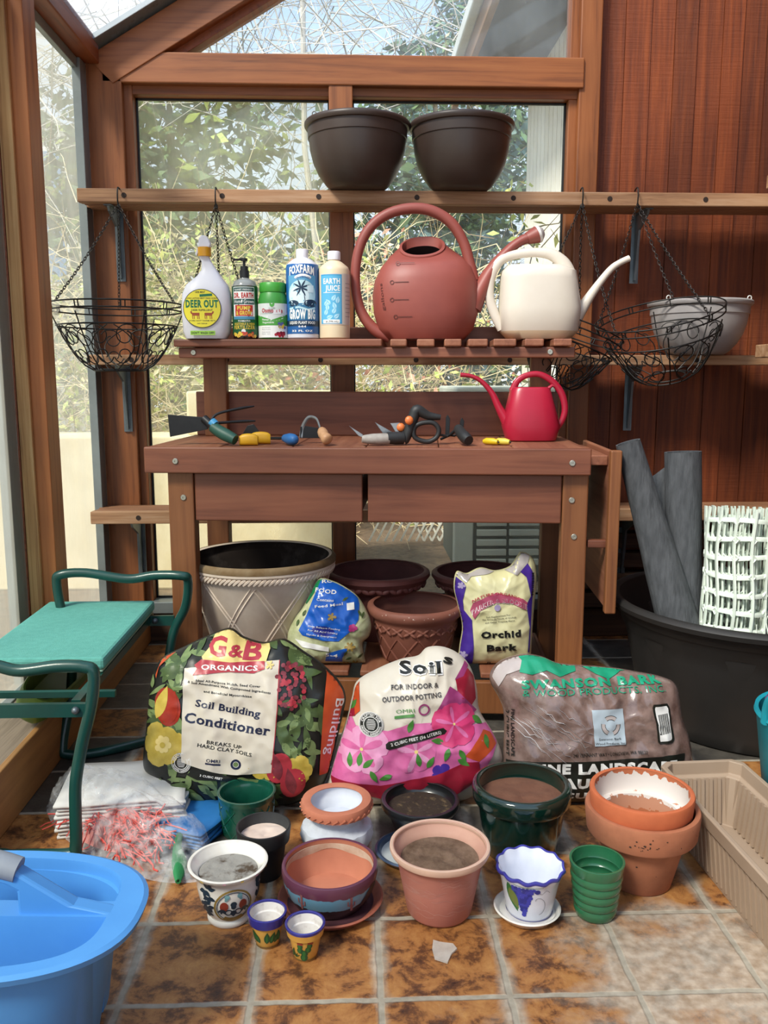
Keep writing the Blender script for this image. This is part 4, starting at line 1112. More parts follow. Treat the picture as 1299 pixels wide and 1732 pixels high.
plum('plum coloured resin pot behind the white and purple bark sack', 0.452, 2.930, 0.97)
BRN = mat('brown red terracotta resin', '8d5645', 0.65, '7a4839', 9, bump=0.12); BRNI = mat('brown pot inside', '6a3d32', 0.8, '5b342b', 8)
pf = [(0.105, 0), (0.109, 0.004), (0.136, 0.128), (0.1365, 0.132), (0.145, 0.140), (0.154, 0.150), (0.157, 0.162), (0.155, 0.172), (0.150, 0.176)]
t, b, pr = pot('resin_pot', 'reddish brown pot with leaf garland and diamond relief at the bench front', 0.200, 2.690, ZS, pf, 0.014, [BRN, BRNI], 0.03, n=80)
lattice(pr, 0.006, 0.085, 12, 0, 0.5, 0.0035, b, BRN)
g = MB()
for k in range(20):
    a = 2 * pi * k / 20 + 0.1; r_ = 0.133
    for (da, dz, tl) in ((0, 0.112, 0.1), (0.09, 0.118, -0.6), (0.09, 0.104, 0.6), (-0.06, 0.117, 0.5), (-0.06, 0.106, -0.5)):
        g.add(*blob((r_ * cos(a + da), r_ * sin(a + da), dz), 0.012, 0.004, 0.005, a + da + pi / 2, tl))
g.build('garland_relief', BRN, b, smooth=60)
P = Print(); rnd = random.Random(2)
for k in range(14): P.disk((rnd.uniform(-0.13, 0.13), rnd.uniform(0.160, 0.171)), rnd.uniform(0.001, 0.0025), 0, 1 + .05 * k, 8)
P.build('paint_chips', [mat('pale chip', 'cdb0a0', 0.8)], b, round_map(pr), 0.01, 0.0003)

# --- hanging bowls on the top shelf, grey one on the middle shelf
def hang_bowl(label, x, y, z, m, mi, s=1.0, zs=1.0, group=None):
    pf = [(0.092, 0), (0.098, 0.003), (0.112, 0.014), (0.138, 0.048), (0.157, 0.088), (0.168, 0.130), (0.1725, 0.168), (0.176, 0.170), (0.1765, 0.176), (0.177, 0.204), (0.184, 0.206), (0.188, 0.213), (0.188, 0.221), (0.184, 0.226)]
    t, b, pr = pot('hanging_planter', label, x, y, z, [(r * s, q * s * zs) for r, q in pf], 0.006, [m, m], 0.02, n=72, group=group)
    for a in (90, 210, 330):
        c_ = (0.172 * s * cos(R(a)), 0.172 * s * sin(R(a)), 0.226 * s * zs)
        MB().tube([(c_[0] + 0.007 * cos(q), c_[1] + 0.002, c_[2] + 0.007 + 0.008 * sin(q)) for q in [i * pi / 6 for i in range(12)]], 0.0022, 6, closed=True).build('hanging_loop', mi, t, smooth=60)
    return t, b, pr
BRP = mat('dark brown plastic', '42352e', 0.42, '3a2d27', 6); LOOP = mat('grey loop', '8d8d88', 0.5)
hang_bowl('dark brown hanging bowl on the top shelf in front of the window post', [(0.0225,1.7021)][0][0], 3.165, 1.701, BRP, LOOP, 0.985, 1.0, 'dark brown bowls on the top shelf')
hang_bowl('dark brown hanging bowl on the top shelf near the white boarded house wing', [(0.3874,1.7048)][0][0], 3.165, 1.701, BRP, LOOP, 0.985, 1.0, 'dark brown bowls on the top shelf')
GPL = mat('pale grey plastic', '9c9694', 0.5, '8f8987', 6); GLP = mat('white loop', 'd8d6d0', 0.5)
t, b, pr = hang_bowl('pale grey hanging planter on the middle shelf behind a wire basket', [(1.2683,1.1364)][0][0], 3.165, 1.131, GPL, GLP, 0.98, 0.86)
P = Print(); P.rect(0.0, 0.022, 0.060, 0.082, 0, 1, ); P.disk((0.012, 0.085), 0.012, 0, 1.2, 16)
P.build('drain_hole', [mat('black hole', '080808', 0.9)], b, round_map(pr), 0.008, 0.0004)

# --- big black tub, cyan tub
TUB = mat('charcoal tub plastic', '1f1c1a', 0.6, '191715', 12, bump=0.1)
tx, ty = 1.235, 2.52
pf = [(0.315, 0), (0.325, 0.008), (0.385, 0.285), (0.395, 0.30), (0.400, 0.325), (0.412, 0.335), (0.418, 0.352), (0.432, 0.358), (0.436, 0.372), (0.428, 0.382)]
def dents(th, r, z):
    if 0.02 < z < 0.29: return r - 0.006 * max(0, cos(9 * th)) ** 2
    return r
full = [(0, 0)] + pf[:2] + [(0.325 + 0.06 * k / 8, 0.008 + 0.277 * k / 8) for k in range(1, 8)] + pf[2:]
t = thing('plastic_tub', 'very large charcoal plastic tub holding rolls of fabric and netting', 'tub', (tx, ty, 0))
MB().lathe(full + [(0.415, 0.384), (0.404, 0.378), (0.395, 0.33), (0.310, 0.014), (0, 0.014)], 108, rf=dents).build('body', TUB, t, smooth=45)
CYA = mat('cyan rubber', '1f9fae', 0.45, '1a8f9e', 8); MAG = mat('magenta plastic', '9a2f7e', 0.45, '862a6e', 8)
t = thing('flexible_tub', 'bright cyan flexible tub with loop handle at the right edge', 'tub', (1.085, 1.80, 0))
MB().lathe([(0, 0), (0.115, 0), (0.13, 0.02), (0.165, 0.285), (0.170, 0.29), (0.168, 0.30), (0.160, 0.296), (0.125, 0.024), (0, 0.012)], 64).build('body', CYA, t, smooth=40)
for a in (200, 20):
    hb_ = []
    for i in range(15):
        q = i / 14; aa = R(a) + (q - 0.5) * 0.62; r_ = 0.166 + 0.012 * sin(pi * q)
        hb_.append((r_ * cos(aa), r_ * sin(aa), 0.285 + 0.075 * sin(pi * q) ** 0.6))
    MB().tube(hb_, 0.012, 10, flat=(0.7, 1)).build('handle', CYA, t, smooth=60)
t2 = thing('magenta_pail', 'magenta pail standing inside the cyan tub at the right edge', 'pail', (1.092, 1.80, 0.0125))
MB().lathe([(0, 0.0), (0.10, 0.0), (0.112, 0.01), (0.150, 0.292), (0.154, 0.296), (0.150, 0.302), (0.143, 0.294), (0.105, 0.014), (0, 0.01)], 56).build('body', MAG, t2, smooth=40)

# ================================================================ filled sacks
def sack(name, label, origin, tilt, outline, T, m, wr=0.006, wf=9, pw=3.0, seed=0, yaw=0, smoothk=5, vstretch=1.0):
    """pillow-shaped sack; outline in (x, z) metres of its own leaning plane. Returns (thing, body, map of its front)"""
    t = thing(name, label, 'bag', origin, rot=(R(-tilt), 0, R(yaw)))
    o2 = [(x, max(z, 0.0)) for x, z in outline]
    pts = [(p.x, max(p.y, 0.0)) for p in catmull([(x, z, 0) for x, z in o2], smoothk, True)]
    cx_ = sum(p[0] for p in pts) / len(pts); cz_ = sum(p[1] for p in pts) / len(pts)
    NA = 220
    pol = sorted((atan2(z - cz_, x - cx_), hypot(x - cx_, z - cz_)) for x, z in pts)
    tab = []
    for k in range(NA):
        a = -pi + 2 * pi * (k + 0.5) / NA
        lo = max((p for p in pol if p[0] <= a), default=(pol[-1][0] - 2 * pi, pol[-1][1])); hi = min((p for p in pol if p[0] > a), default=(pol[0][0] + 2 * pi, pol[0][1]))
        f = (a - lo[0]) / max(hi[0] - lo[0], 1e-6); tab.append(lo[1] + (hi[1] - lo[1]) * f)
    def Rad(a):
        k = (a + pi) / (2 * pi) * NA - 0.5; i = math.floor(k); f = k - i
        return tab[i % NA] * (1 - f) + tab[(i + 1) % NA] * f
    zt = max(p[1] for p in pts)
    def depth(x, z, sgn):
        r = hypot(x - cx_, z - cz_); a = atan2(z - cz_, x - cx_); q = min(r / max(Rad(a), 1e-4), 1.0)
        d = T * (1 - q ** pw) ** 0.55
        e = (1 - q ** 6)
        nn = noise.noise(Vector((x * wf, z * wf * 0.7, seed + sgn * 3))) + 0.6 * (1 - abs(noise.noise(Vector((x * wf * 2.2 + z * wf, z * wf * 1.6, seed + 7)))) * 2.2) + 0.3 * noise.noise(Vector((x * wf * 5, z * wf * 5, seed)))
        cr = abs(noise.noise(Vector((x * wf * 1.3 - z * wf * .9, z * wf * 1.2 + x * wf * .5, seed + 40)))) ** 0.6
        top = max(0.0, min(1.0, (z - cz_) / max(zt - cz_, 1e-3)))
        fold = abs(noise.noise(Vector((x * wf * 2.6, z * wf * 0.8, seed + 60)))) ** 0.7
        return d + wr * (nn + 1.1 * (0.45 - cr)) * e + wr * 2.2 * top * (0.4 - fold) * e
    m_ = MB(); nr = 34
    for sgn in (-1, 1):
        rs = []
        for k in range(nr + 1):
            q = 1 - (1 - k / nr) ** 1.6 if k else 1e-4
            ring_ = []
            for j in range(NA):
                a = -pi + 2 * pi * (j + 0.5) / NA; r = Rad(a) * q
                x = cx_ + r * cos(a); z = cz_ + r * sin(a)
                y = sgn * depth(x, z, sgn) * (1 if sgn < 0 else 0.75) if k < nr else 0
                ring_.append((x, y, z))
            rs.append(ring_)
        m_.rings(rs, cap0=False, cap1=False)
    body = m_.build('sack_body', m, t, smooth=80)
    def fn(x, z, off):
        r = hypot(x - cx_, z - cz_); a = atan2(z - cz_, x - cx_); R_ = Rad(a)
        if r > R_ * 0.985: x = cx_ + R_ * 0.985 * cos(a); z = cz_ + R_ * 0.985 * sin(a)
        q = min(r / R_, 0.985)
        return Vector((x, -depth(x, z, -1) - off * 1.0 - 0.0025 * q ** 8, z))
    return t, body, fn

PLAS = dict(rough=0.35)
def pmat(name, h, h2=None, rough=0.36, sc=12): return mat('sack print ' + name, h, rough, h2 or h, sc)
S_CREAM = pmat('cream', 'd6cdbd', 'cfc5b4'); S_BLACK = pmat('black', '191a17', '22241d'); S_RED = pmat('red', 'b53a45', 'a8323e'); S_YEL = pmat('pale yellow', 'e6cf86', 'e0c678')
S_ORG = pmat('orange', 'c8532a', 'bb4a24'); S_WHT = pmat('white', 'e8e6e2'); S_LEAF = pmat('leaf', '4f6338', '3c4f2c', sc=40); S_LEAF2 = pmat('light leaf', '7c8f5a', '62764a', sc=40); S_TULIP = pmat('tulip red', 'a8321f', '8a2417', sc=30); S_DAF = pmat('daffodil', 'cfb654', 'b89c3c', sc=30)
S_HYD = pmat('hydrangea', '8e3a44', '6a2a34', sc=60); S_PNK = pmat('pink', 'd870a4', 'c85c94', sc=25); S_PNK2 = pmat('light pink', 'e3a0c4', 'd98ab4', sc=25); S_HOT = pmat('hot pink', 'd23f74', 'bf3468', sc=25); S_MAG = pmat('magenta', '9c3f74', '8a3466', sc=25); S_CRIM = pmat('crimson', '9c1f35', '8a1a2e', sc=15)
S_GRN = pmat('green', '4e8a3c', '3f7632', sc=30); S_BLUE = pmat('royal blue', '1f5fc0', '1a54b0', 0.25); S_NAVY = pmat('navy', '232c86', '1e2674', 0.25); S_PUR = pmat('purple', '4a2f94', '40287f', 0.3); S_PALE = pmat('pale lemon', 'd9d3a6', 'd2cb98', 0.32); S_BRONZE = pmat('gold leaf', 'a68a48', '8c7238', sc=30)
S_TEAL = pmat('bright green', '1f9470', '1a8563', 0.22); S_GREY = pmat('silver grey', 'a8b4bc', 'a0acb4', 0.3); S_INKG = pmat('soft ink', '3a3634')

def badge(P, c, r, mk, mw, b=0):
    """round emblem: dark ring with lettering round it and a striped centre"""
    P.disk(c, r, mk, b + 2); P.ring(c, r * 0.93, r * 0.97, mw, b + 3); P.ring(c, r * 0.60, r * 0.66, mw, b + 3)
    P.ringtext('CRAFTED FOR', c, r * 0.71, r * 0.17, 165, 15, mw, b + 3, 0.03)
    P.ringtext('ORGANIC GARDENING', c, r * 0.88, r * 0.17, 190, 350, mw, b + 3, 0.03)
    for k in range(7): P.rect(c[0] - r * 0.4 * sqrt(1 - ((k - 3) / 4) ** 2), c[0] + r * 0.4 * sqrt(1 - ((k - 3) / 4) ** 2), c[1] + (k - 3) * r * 0.13 - r * 0.02, c[1] + (k - 3) * r * 0.13 + r * 0.03, mw, b + 3)

t, b, fn = sack('soil_sack', 'black sack printed with tulips and leaves around a cream panel, left of the pink sack', (-0.25, 2.0, 0), 12,
    [(-0.2725,0.1016),(-0.2661,0.1922),(-0.2599,0.2583),(-0.2545,0.3122),(-0.2307,0.364),(-0.1725,0.3946),(-0.114,0.4212),(-0.0595,0.4395),(-0.0259,0.4181),(0.0246,0.4029),(0.0751,0.4108),(0.1256,0.3787),(0.1761,0.3424),(0.2139,0.3021),(0.2286,0.2684),(0.2241,0.2309),(0.2005,0.1355),(0.175,0.053),(0.1247,0.0125),(0.0662,-0.0029),(-0.0836,-0.0044),(-0.183,0.0138),(-0.2454,0.0723)], 0.088, S_BLACK, 0.007, 9, seed=1)
P = Print()
# mats: 0 cream 1 black 2 red 3 pale yellow 4 orange 5 white 6 leaf 7 light leaf 8 tulip 9 daffodil 10 hydrangea 11 navy ink
rnd = random.Random(21)
for (x, z) in [(-0.2241,0.3492),(-0.1922,0.3768),(-0.1402,0.4083),(-0.2238,0.3092),(-0.2352,0.2257),(-0.2113,0.2333),(-0.1915,0.2569),(-0.1757,0.2886),(-0.227,0.1859),(-0.1752,0.201),(0.11,0.3772),(0.0817,0.3977),(0.1383,0.3447),(0.1138,0.2526),(0.0895,0.221),(0.1299,0.2364),(0.146,0.1961),(0.0895,0.1731),(0.1136,0.1488),(0.1458,0.1323),(0.0774,0.1972),(0.1542,0.2521),(-0.171,0.1533),(-0.1985,0.0825),(-0.1387,0.0775),(-0.1028,0.0651),(-0.1505,0.0501),(-0.0469,0.0562),(0.0091,0.0473),(0.0411,0.0626),(-0.172,0.3485),(-0.1121,0.4201)]:
    for k in range(6): P.leaf((x + rnd.gauss(0, .012), z + rnd.gauss(0, .012)), rnd.uniform(.03, .06), rnd.uniform(.010, .022), rnd.uniform(0, 360), rnd.choice((6, 6, 7)), 1 + 0.1 * k)
for c in [(-0.1995,0.257)]:
    P.disk(c, 0.034, 8, 2, 20, 0.046, 0.2); P.leaf((c[0] - .03, c[1] - .03), .085, .03, 70, 9, 2.5); P.leaf((c[0] + .008, c[1] - .04), .08, .03, 82, 8, 2.8)
    P.stroke([(c[0] + .01, c[1] - .04), (c[0] + .012, c[1] - .13)], .006, 7, 1.8)
for c in [(-0.2109,0.1658)]: P.petals(c, .056, 6, 9, 2, .95, seed=2); P.petals(c, .022, 7, 3, 2.8, .7, seed=5); P.disk(c, .007, 9, 4)
for c in [(0.0331,0.1162),(0.1095,0.1011)]: P.petals(c, .04, 6, 9, 2, .9, seed=3)
for c in [(0.0693,0.1097),(0.1013,0.0695)]: P.disk(c, 0.030, 2, 2.5, 18, 0.038, -0.3); P.leaf((c[0], c[1] - .03), .07, .026, 100, 10, 2.9)
for c in [(0.0977,0.305)]:
    for k in range(70):
        a = rnd.uniform(0, 6.28); q = sqrt(rnd.random()); P.disk((c[0] + .036 * q * cos(a), c[1] + .058 * q * sin(a)), .0055, rnd.choice((10, 2, 10)), 2 + .02 * k, 8)
P.poly([(0.0919,0.4259),(0.1304,0.4052),(0.1789,0.3663),(0.1828,0.324),(0.1744,0.2357),(0.1637,0.0823),(0.194,0.0818),(0.2024,0.1713),(0.2252,0.2671),(0.2294,0.3032),(0.2133,0.3337),(0.1709,0.3765),(0.1304,0.4093),(0.102,0.4298)], 4, 2)
P.poly([(0.1668,0.3766),(0.1911,0.3601),(0.2032,0.3358),(0.191,0.3279),(0.1708,0.3564)], 5, 2.6)
P.poly([(-0.2123,0.3951),(-0.1763,0.4067),(-0.1822,0.3907),(-0.2202,0.3732)], 5, 2); P.poly([(-0.2202,0.3732),(-0.1822,0.3907),(-0.2281,0.3492),(-0.2339,0.3213),(-0.2367,0.3293)], 4, 2)
q = [(0.2069,0.2674),(0.178,0.1318)]; P.text('Building', q[0], q[1], .020, 5, 3, .01)
P.poly([(-0.1592,0.3484),(-0.0475,0.359),(0.0695,0.3656),(0.0662,0.2533),(0.0516,0.0989),(-0.031,0.0947),(-0.071,0.0981),(-0.1029,0.1054),(-0.1637,0.1274)], 0, 3)
P.stroke([(0.0695,0.3656),(0.0662,0.2533),(0.0516,0.0989)], .002, 2, 3.4)
P.poly([(-0.09,0.438),(-0.0557,0.4457),(-0.0274,0.4232),(0.0089,0.4187),(0.0372,0.4124),(0.0453,0.3921),(0.0372,0.362),(-0.0153,0.3586),(-0.1119,0.3658),(-0.1179,0.3759),(-0.0999,0.3998)], 3, 4)
P.text('G', *[(-0.1047,0.3806),(-0.0604,0.3769)], .044, 2, 5, .03, serif=True); P.text('&', *[(-0.0536,0.3784),(-0.0185,0.3739)], .026, 2, 5, .03, serif=True); P.text('B', *[(-0.0193,0.3699),(0.0243,0.3646)], .040, 2, 5, .03, serif=True)
P.poly([(-0.1179,0.3699),(-0.0475,0.363),(0.034,0.3641),(0.0352,0.346),(0.009,0.3362),(-0.0475,0.341),(-0.1378,0.3329),(-0.1279,0.348),(-0.1359,0.3561)], 2, 5)
P.text('ORGANICS', *[(-0.1178,0.3467),(0.0178,0.3421)], .0115, 5, 6, .03, serif=True)
for c in [(0.0473,0.3559)]: P.petals(c, .011, 5, 3, 6, seed=4)
P.text('Ideal All-Purpose Mulch, Seed Cover', *[(-0.1286,0.3192),(0.0251,0.3027)], .0052, 1, 4, .02); P.text('& Soil Amendment With Composted Ingredients', *[(-0.1498,0.3154),(0.0501,0.288)], .0052, 1, 4, .02); P.text('and Beneficial Mycorrhizae', *[(-0.1108,0.2925),(0.005,0.2798)], .0052, 1, 4, .02)
P.text('Soil Building', *[(-0.1307,0.2608),(0.0243,0.2331)], .0165, 11, 4, .02, serif=True); P.text('Conditioner', *[(-0.1562,0.2245),(0.0472,0.1888)], .0225, 11, 4, .025, serif=True)
P.text('BREAKS UP', *[(-0.1024,0.172),(-0.0202,0.1576)], .0085, 1, 4, .015); P.text('HARD CLAY SOILS', *[(-0.1247,0.1652),(0.0042,0.1409)], .0085, 1, 4, .015)
P.text('OMRI', *[(-0.1038,0.1284),(-0.0718,0.1247)], .008, 11, 4, .005); P.poly([(-0.1062,0.1265),(-0.0702,0.1219),(-0.0702,0.1179),(-0.1062,0.1225)], 11, 4)
for c in [(-0.0338,0.1201)]: P.disk(c, .0125, 11, 4); P.ring(c, .0062, .0072, 5, 5); P.disk(c, .0055, 7, 5)
for c in [(-0.1645,0.1254)]: badge(P, c, .025, 1, 5)
P.poly([(-0.1309,0.115),(-0.0309,0.0856),(-0.0229,0.0775),(-0.1268,0.0852),(-0.1508,0.0975)], 1, 3.8); P.text('3 CUBIC FEET', *[(-0.1197,0.0938),(-0.0661,0.0834)], .005, 5, 5, .02)
P.build('printed_front', [S_CREAM, S_BLACK, S_RED, S_YEL, S_ORG, S_WHT, S_LEAF, S_LEAF2, S_TULIP, S_DAF, S_HYD, pmat('blue black ink', '1c2340')], b, fn, 0.006, 0.0009, base=0.0012)

t, b, fn = sack('soil_sack', 'cream and pink petunia printed sack of potting soil in the centre', (0.14, 2.0, 0), 12,
    [(-0.2083,0.0451),(-0.1843,0.1343),(-0.1603,0.2059),(-0.1454,0.2635),(-0.1324,0.3032),(-0.0809,0.3334),(-0.022,0.3564),(0.0222,0.365),(0.0445,0.3848),(0.0851,0.3861),(0.1255,0.3674),(0.1528,0.3361),(0.1688,0.2848),(0.1754,0.2266),(0.2078,0.1717),(0.2291,0.1207),(0.2231,0.0883),(0.1726,0.0243),(0.0988,-0.0211),(-0.0471,-0.0221),(-0.156,-0.0094),(-0.1994,0.0128)], 0.088, S_CREAM, 0.008, 9, seed=5)
P = Print(); rnd = random.Random(9)
# 0 black 1 white 2 pink 3 light pink 4 hot pink 5 magenta 6 crimson 7 green 8 orange 9 yellow 10 cream 11 soft ink 12 purple
P.poly([(-0.2039,0.0844),(-0.1756,0.1839),(-0.1543,0.239),(-0.1369,0.2041),(-0.0598,0.196),(-0.0069,0.2126),(0.0425,0.2136),(0.1307,0.2071),(0.1979,0.1991),(0.215,0.1536),(0.1607,0.0644),(0.0897,0.0242),(-0.1901,0.0532)], 2, 1)
P.poly([(-0.1452,0.2945),(-0.132,0.3326),(-0.1274,0.3291),(-0.1277,0.2838),(-0.1262,0.2386),(-0.1403,0.2249),(-0.1578,0.2252),(-0.1542,0.2598)], 8, 1); P.poly([(-0.1576,0.2668),(-0.1428,0.284),(-0.1386,0.2249),(-0.1579,0.2183)], 6, 1.3)
for a in (60, 85, 110): P.leaf([(-0.149,0.2389)][0], .03, .01, a, 7, 1.8)
P.poly([(0.1073,0.3156),(0.143,0.3362),(0.1587,0.315),(0.1616,0.2625),(0.149,0.2487),(0.1138,0.2701)], 6, 1); P.poly([(0.1055,0.3121),(0.1416,0.3607),(0.1503,0.3501),(0.1286,0.3188)], 5, 1.4)
P.poly([(0.0641,0.2498),(0.0929,0.2983),(0.114,0.2841),(0.149,0.2487),(0.163,0.2345),(0.113,0.2074),(0.0424,0.2084)], 5, 1.5); P.poly([(0.1262,0.1307),(0.1765,0.189),(0.1976,0.1783),(0.2114,0.1502),(0.1614,0.1163)], 8, 1.6)
for c in [(-0.1232,0.1503)]: P.petals(c, .063, 5, 3, 2, 1.0, .3, seed=2); P.petals(c, .05, 5, 2, 2.6, .35, .3, seed=2); P.disk(c, .004, 9, 3.4)
for c in [(0.0083,0.1447)]: P.petals(c, .055, 5, 2, 2.1, 1.0, .1, seed=4); P.petals(c, .05, 5, 3, 2.6, .3, .5, seed=4); P.disk(c, .0045, 9, 3.4)
for c in [(0.1007,0.2093)]: P.petals(c, .055, 5, 4, 3, 1.05, .5, seed=6); P.petals(c, .046, 5, 2, 3.6, .22, .5, seed=6); P.disk(c, .003, 9, 4.4)
for c in [(0.0729,0.0901)]: P.petals(c, .03, 5, 12, 2.2, .9, seed=7)
for (x, z), a in zip([(0.0877,0.1522),(0.0772,0.1662),(0.1123,0.1483),(-0.1515,0.1076),(-0.1305,0.1107),(-0.12,0.1071),(0.0168,0.1083),(0.0343,0.1045),(-0.0501,0.0887),(0.1487,0.2243),(0.1799,0.1785),(0.1085,0.1241),(-0.0106,0.1918),(-0.1026,0.0999)], (250, 170, 300, 90, 80, 40, 100, 60, 200, 320, 280, 330, 70, 300)):
    P.leaf((x, z), .034, .014, a, 7, 3.3)
P.poly([(-0.2005,0.0774),(-0.0783,0.0616),(0.0552,0.0869),(0.1296,0.1168),(0.1614,0.1163),(0.1679,0.0746),(0.0897,0.0242),(-0.0507,0.0198),(-0.1936,0.0533)], 6, 2.9)
P.text('Soil', *[(-0.0301,0.327),(0.0763,0.3293)], .0275, 1, 2, .085, serif=True); P.text('Soil', *[(-0.0279,0.3284),(0.0749,0.3307)], .026, 0, 3, .035, serif=True)
P.text('s', *[(0.0781,0.3552),(0.1011,0.3478)], .02, 0, 3, .035, serif=True)
P.text('FOR INDOOR &', *[(-0.0502,0.2915),(0.0646,0.2969)], .0115, 11, 2, .02); P.text('OUTDOOR POTTING', *[(-0.0723,0.2632),(0.0707,0.2742)], .0115, 11, 2, .02)
P.text('OMRI', *[(-0.0394,0.2374),(0.0047,0.2402)], .0085, 7, 2, .0); P.poly([(-0.0437,0.2312),(0.0039,0.2368),(0.0039,0.2298),(-0.0437,0.2246)], 7, 2)
for c in [(0.028,0.2451)]: P.ring(c, .010, .014, 5, 2)
for c in [(-0.1001,0.2105)]: P.disk(c, .0295, 1, 3.4); badge(P, (c[0], c[1]), .028, 0, 1, 2)
P.poly([(-0.0653,0.1649),(-0.0582,0.1717),(0.0741,0.201),(0.0829,0.1939),(0.0775,0.1853),(-0.0566,0.1516),(-0.0643,0.1545)], 0, 4); P.text('2 CUBIC FEET (56 LITERS)', *[(-0.0523,0.1606),(0.0697,0.1871)], .0072, 1, 5, .02)
P.build('printed_front', [S_BLACK, S_WHT, S_PNK, S_PNK2, S_HOT, S_MAG, S_CRIM, S_GRN, S_ORG, S_YEL, S_CREAM, S_INKG, S_PUR], b, fn, 0.006, 0.0009, base=0.0012)

S_BARK = mat('bark seen through clear plastic', '877068', 0.26, '604b43', 26, lo=0.38, hi=0.68, coat=0.6, bump=0.25, bscale=60)
t, b, fn = sack('bark_sack', 'clear plastic sack of brown bark with green lettering beside the big tub', (0.62, 1.99, 0), 16,
    [(-0.2569,0.0012),(-0.2476,0.0894),(-0.242,0.2101),(-0.2524,0.2554),(-0.2766,0.3056),(-0.2546,0.3464),(-0.1957,0.3663),(-0.1444,0.3612),(-0.0935,0.3422),(0.0281,0.3316),(0.1028,0.3192),(0.1681,0.3047),(0.2023,0.2814),(0.2125,0.2083),(0.2281,0.1493),(0.234,0.0863),(0.2244,0.0373),(0.1788,-0.0328),(-0.0523,-0.0463),(-0.1896,-0.0439),(-0.2487,-0.034)], 0.082, S_BARK, 0.009, 10, seed=11)
P = Print()
P.poly([(-0.2814,0.3277),(-0.2622,0.3756),(-0.2125,0.3905),(-0.1815,0.3747),(-0.2053,0.3311),(-0.2414,0.3185),(-0.2601,0.2882)], 3, .5)
P.poly([(-0.2173,0.3795),(-0.1809,0.3945),(-0.161,0.3833),(-0.1456,0.3743),(-0.1192,0.3564),(-0.0614,0.3381),(-0.0664,0.325),(-0.1118,0.3124),(-0.1426,0.3281),(-0.1788,0.3177),(-0.21,0.3246),(-0.2001,0.3529)], 0, 1)
P.poly([(-0.0606,0.36),(-0.0063,0.3638),(0.0699,0.3497),(0.092,0.3384),(0.1119,0.3293),(0.1069,0.3193),(0.0733,0.3241),(0.0507,0.3235),(0.0137,0.3042),(-0.0172,0.3178),(-0.0523,0.3402)], 0, 1)
P.poly([(-0.1543,0.3832),(-0.1143,0.3695),(-0.0652,0.3579),(-0.0432,0.3422),(-0.0613,0.3403),(-0.1146,0.3607)], 1, 1.3)
P.text('SWANSON BARK', *[(-0.2089,0.2853),(0.1509,0.2937)], .019, 0, 2, .05); P.text('& WOOD PRODUCTS, INC.', *[(-0.2072,0.2666),(0.1557,0.2731)], .0155, 0, 2, .0)
P.poly([(-0.0422,0.2331),(0.0377,0.235),(0.0392,0.1498),(-0.0377,0.1467)], 2, 1.5)
for c in [(0.0032,0.1956)]:
    for k in range(3):
        a = 90 + k * 120
        pts = arc(c[0], c[1], .019, a - 42, a + 38, 6)
        P.stroke(pts, .009, 3, 2.2); P.stroke([(p[0] * 1 + (p[0] - c[0]) * .25, p[1] + (p[1] - c[1]) * .25) for p in pts], .0012, 4, 2.6); P.stroke([(p[0] - (p[0] - c[0]) * .25, p[1] - (p[1] - c[1]) * .25) for p in pts], .0012, 4, 2.6)
P.text('Swanson Bark', *[(-0.0273,0.1603),(0.0299,0.1612)], .0055, 4, 2.4, serif=True); P.text('Wood Products, Inc', *[(-0.0366,0.1501),(0.0374,0.1507)], .0055, 4, 2.4, serif=True)
P.poly([(0.1145,0.2431),(0.1542,0.2443),(0.16,0.2346),(0.1685,0.1565),(0.1627,0.1496),(0.1298,0.1463),(0.1243,0.152),(0.1123,0.2353)], 4, 1.5); P.poly([(0.1196,0.2369),(0.1512,0.2382),(0.1554,0.2325),(0.1615,0.16),(0.1586,0.1557),(0.1306,0.1527),(0.129,0.1571),(0.1185,0.233)], 1, 2)
q = [(0.1231,0.2169),(0.1268,0.2203),(0.1517,0.2234),(0.1577,0.1739),(0.1287,0.1691)]
for k in range(15):
    u = k / 14; A = Vector(q[1]).lerp(Vector(q[2]), u); Bv = Vector(q[4]).lerp(Vector(q[3]), u)
    P.stroke([tuple(A.lerp(Bv, .06)), tuple(Bv)], (.0008, .0016, .0011)[k % 3], 4, 2.5)
P.text('240 TENNANT WAY • LONGVIEW, WA 98632', *[(-0.0907,0.121),(0.093,0.1258)], .0085, 4, 1.5, .01)
P.text('FINE LANDSCAPE', *[(-0.2305,0.2336),(-0.2329,0.1198)], .007, 4, 1.5, .02); P.text('2 CUBIC FEET', *[(-0.2417,0.2307),(-0.2444,0.12)], .007, 4, 1.5, .02)
P.poly([(-0.265,0.1097),(-0.0703,0.1095),(0.198,0.1215),(0.1903,0.0617),(0.1473,0.0092),(-0.0746,-0.0016),(-0.2065,0.0008),(-0.2675,0.0145)], 4, 1)
P.text('FINE LANDSCAPE', *[(-0.1864,0.0799),(0.1735,0.0833)], .0225, 1, 2, .06); P.text('BEAUTY BARK', *[(-0.1655,0.0444),(0.1581,0.0452)], .0225, 1, 2, .06); P.text('2 CUBIC FEET', *[(-0.1532,0.0167),(0.1388,0.0158)], .0155, 1, 2, .05)
P.build('printed_front', [S_TEAL, S_WHT, S_GREY, pmat('foggy film', 'b3a8a4', 'a59a96', 0.25), S_BLACK], b, fn, 0.006, 0.0009, base=0.0012)
rnd = random.Random(14); st = MB()
for k in range(26):
    x0, z0 = [(-0.1874,0.1877)][0]; x = x0 + rnd.uniform(-.05, .10); z = z0 + rnd.uniform(-.05, .06); pts = []
    for i in range(7): pts.append(fn(x + i * .011, z - i * .009 * rnd.uniform(.8, 1.2), .0016))
    st.tube(pts, [.0002, .0008, .0011, .0012, .001, .0007, .0002], 4, flat=(1.6, 0.5))
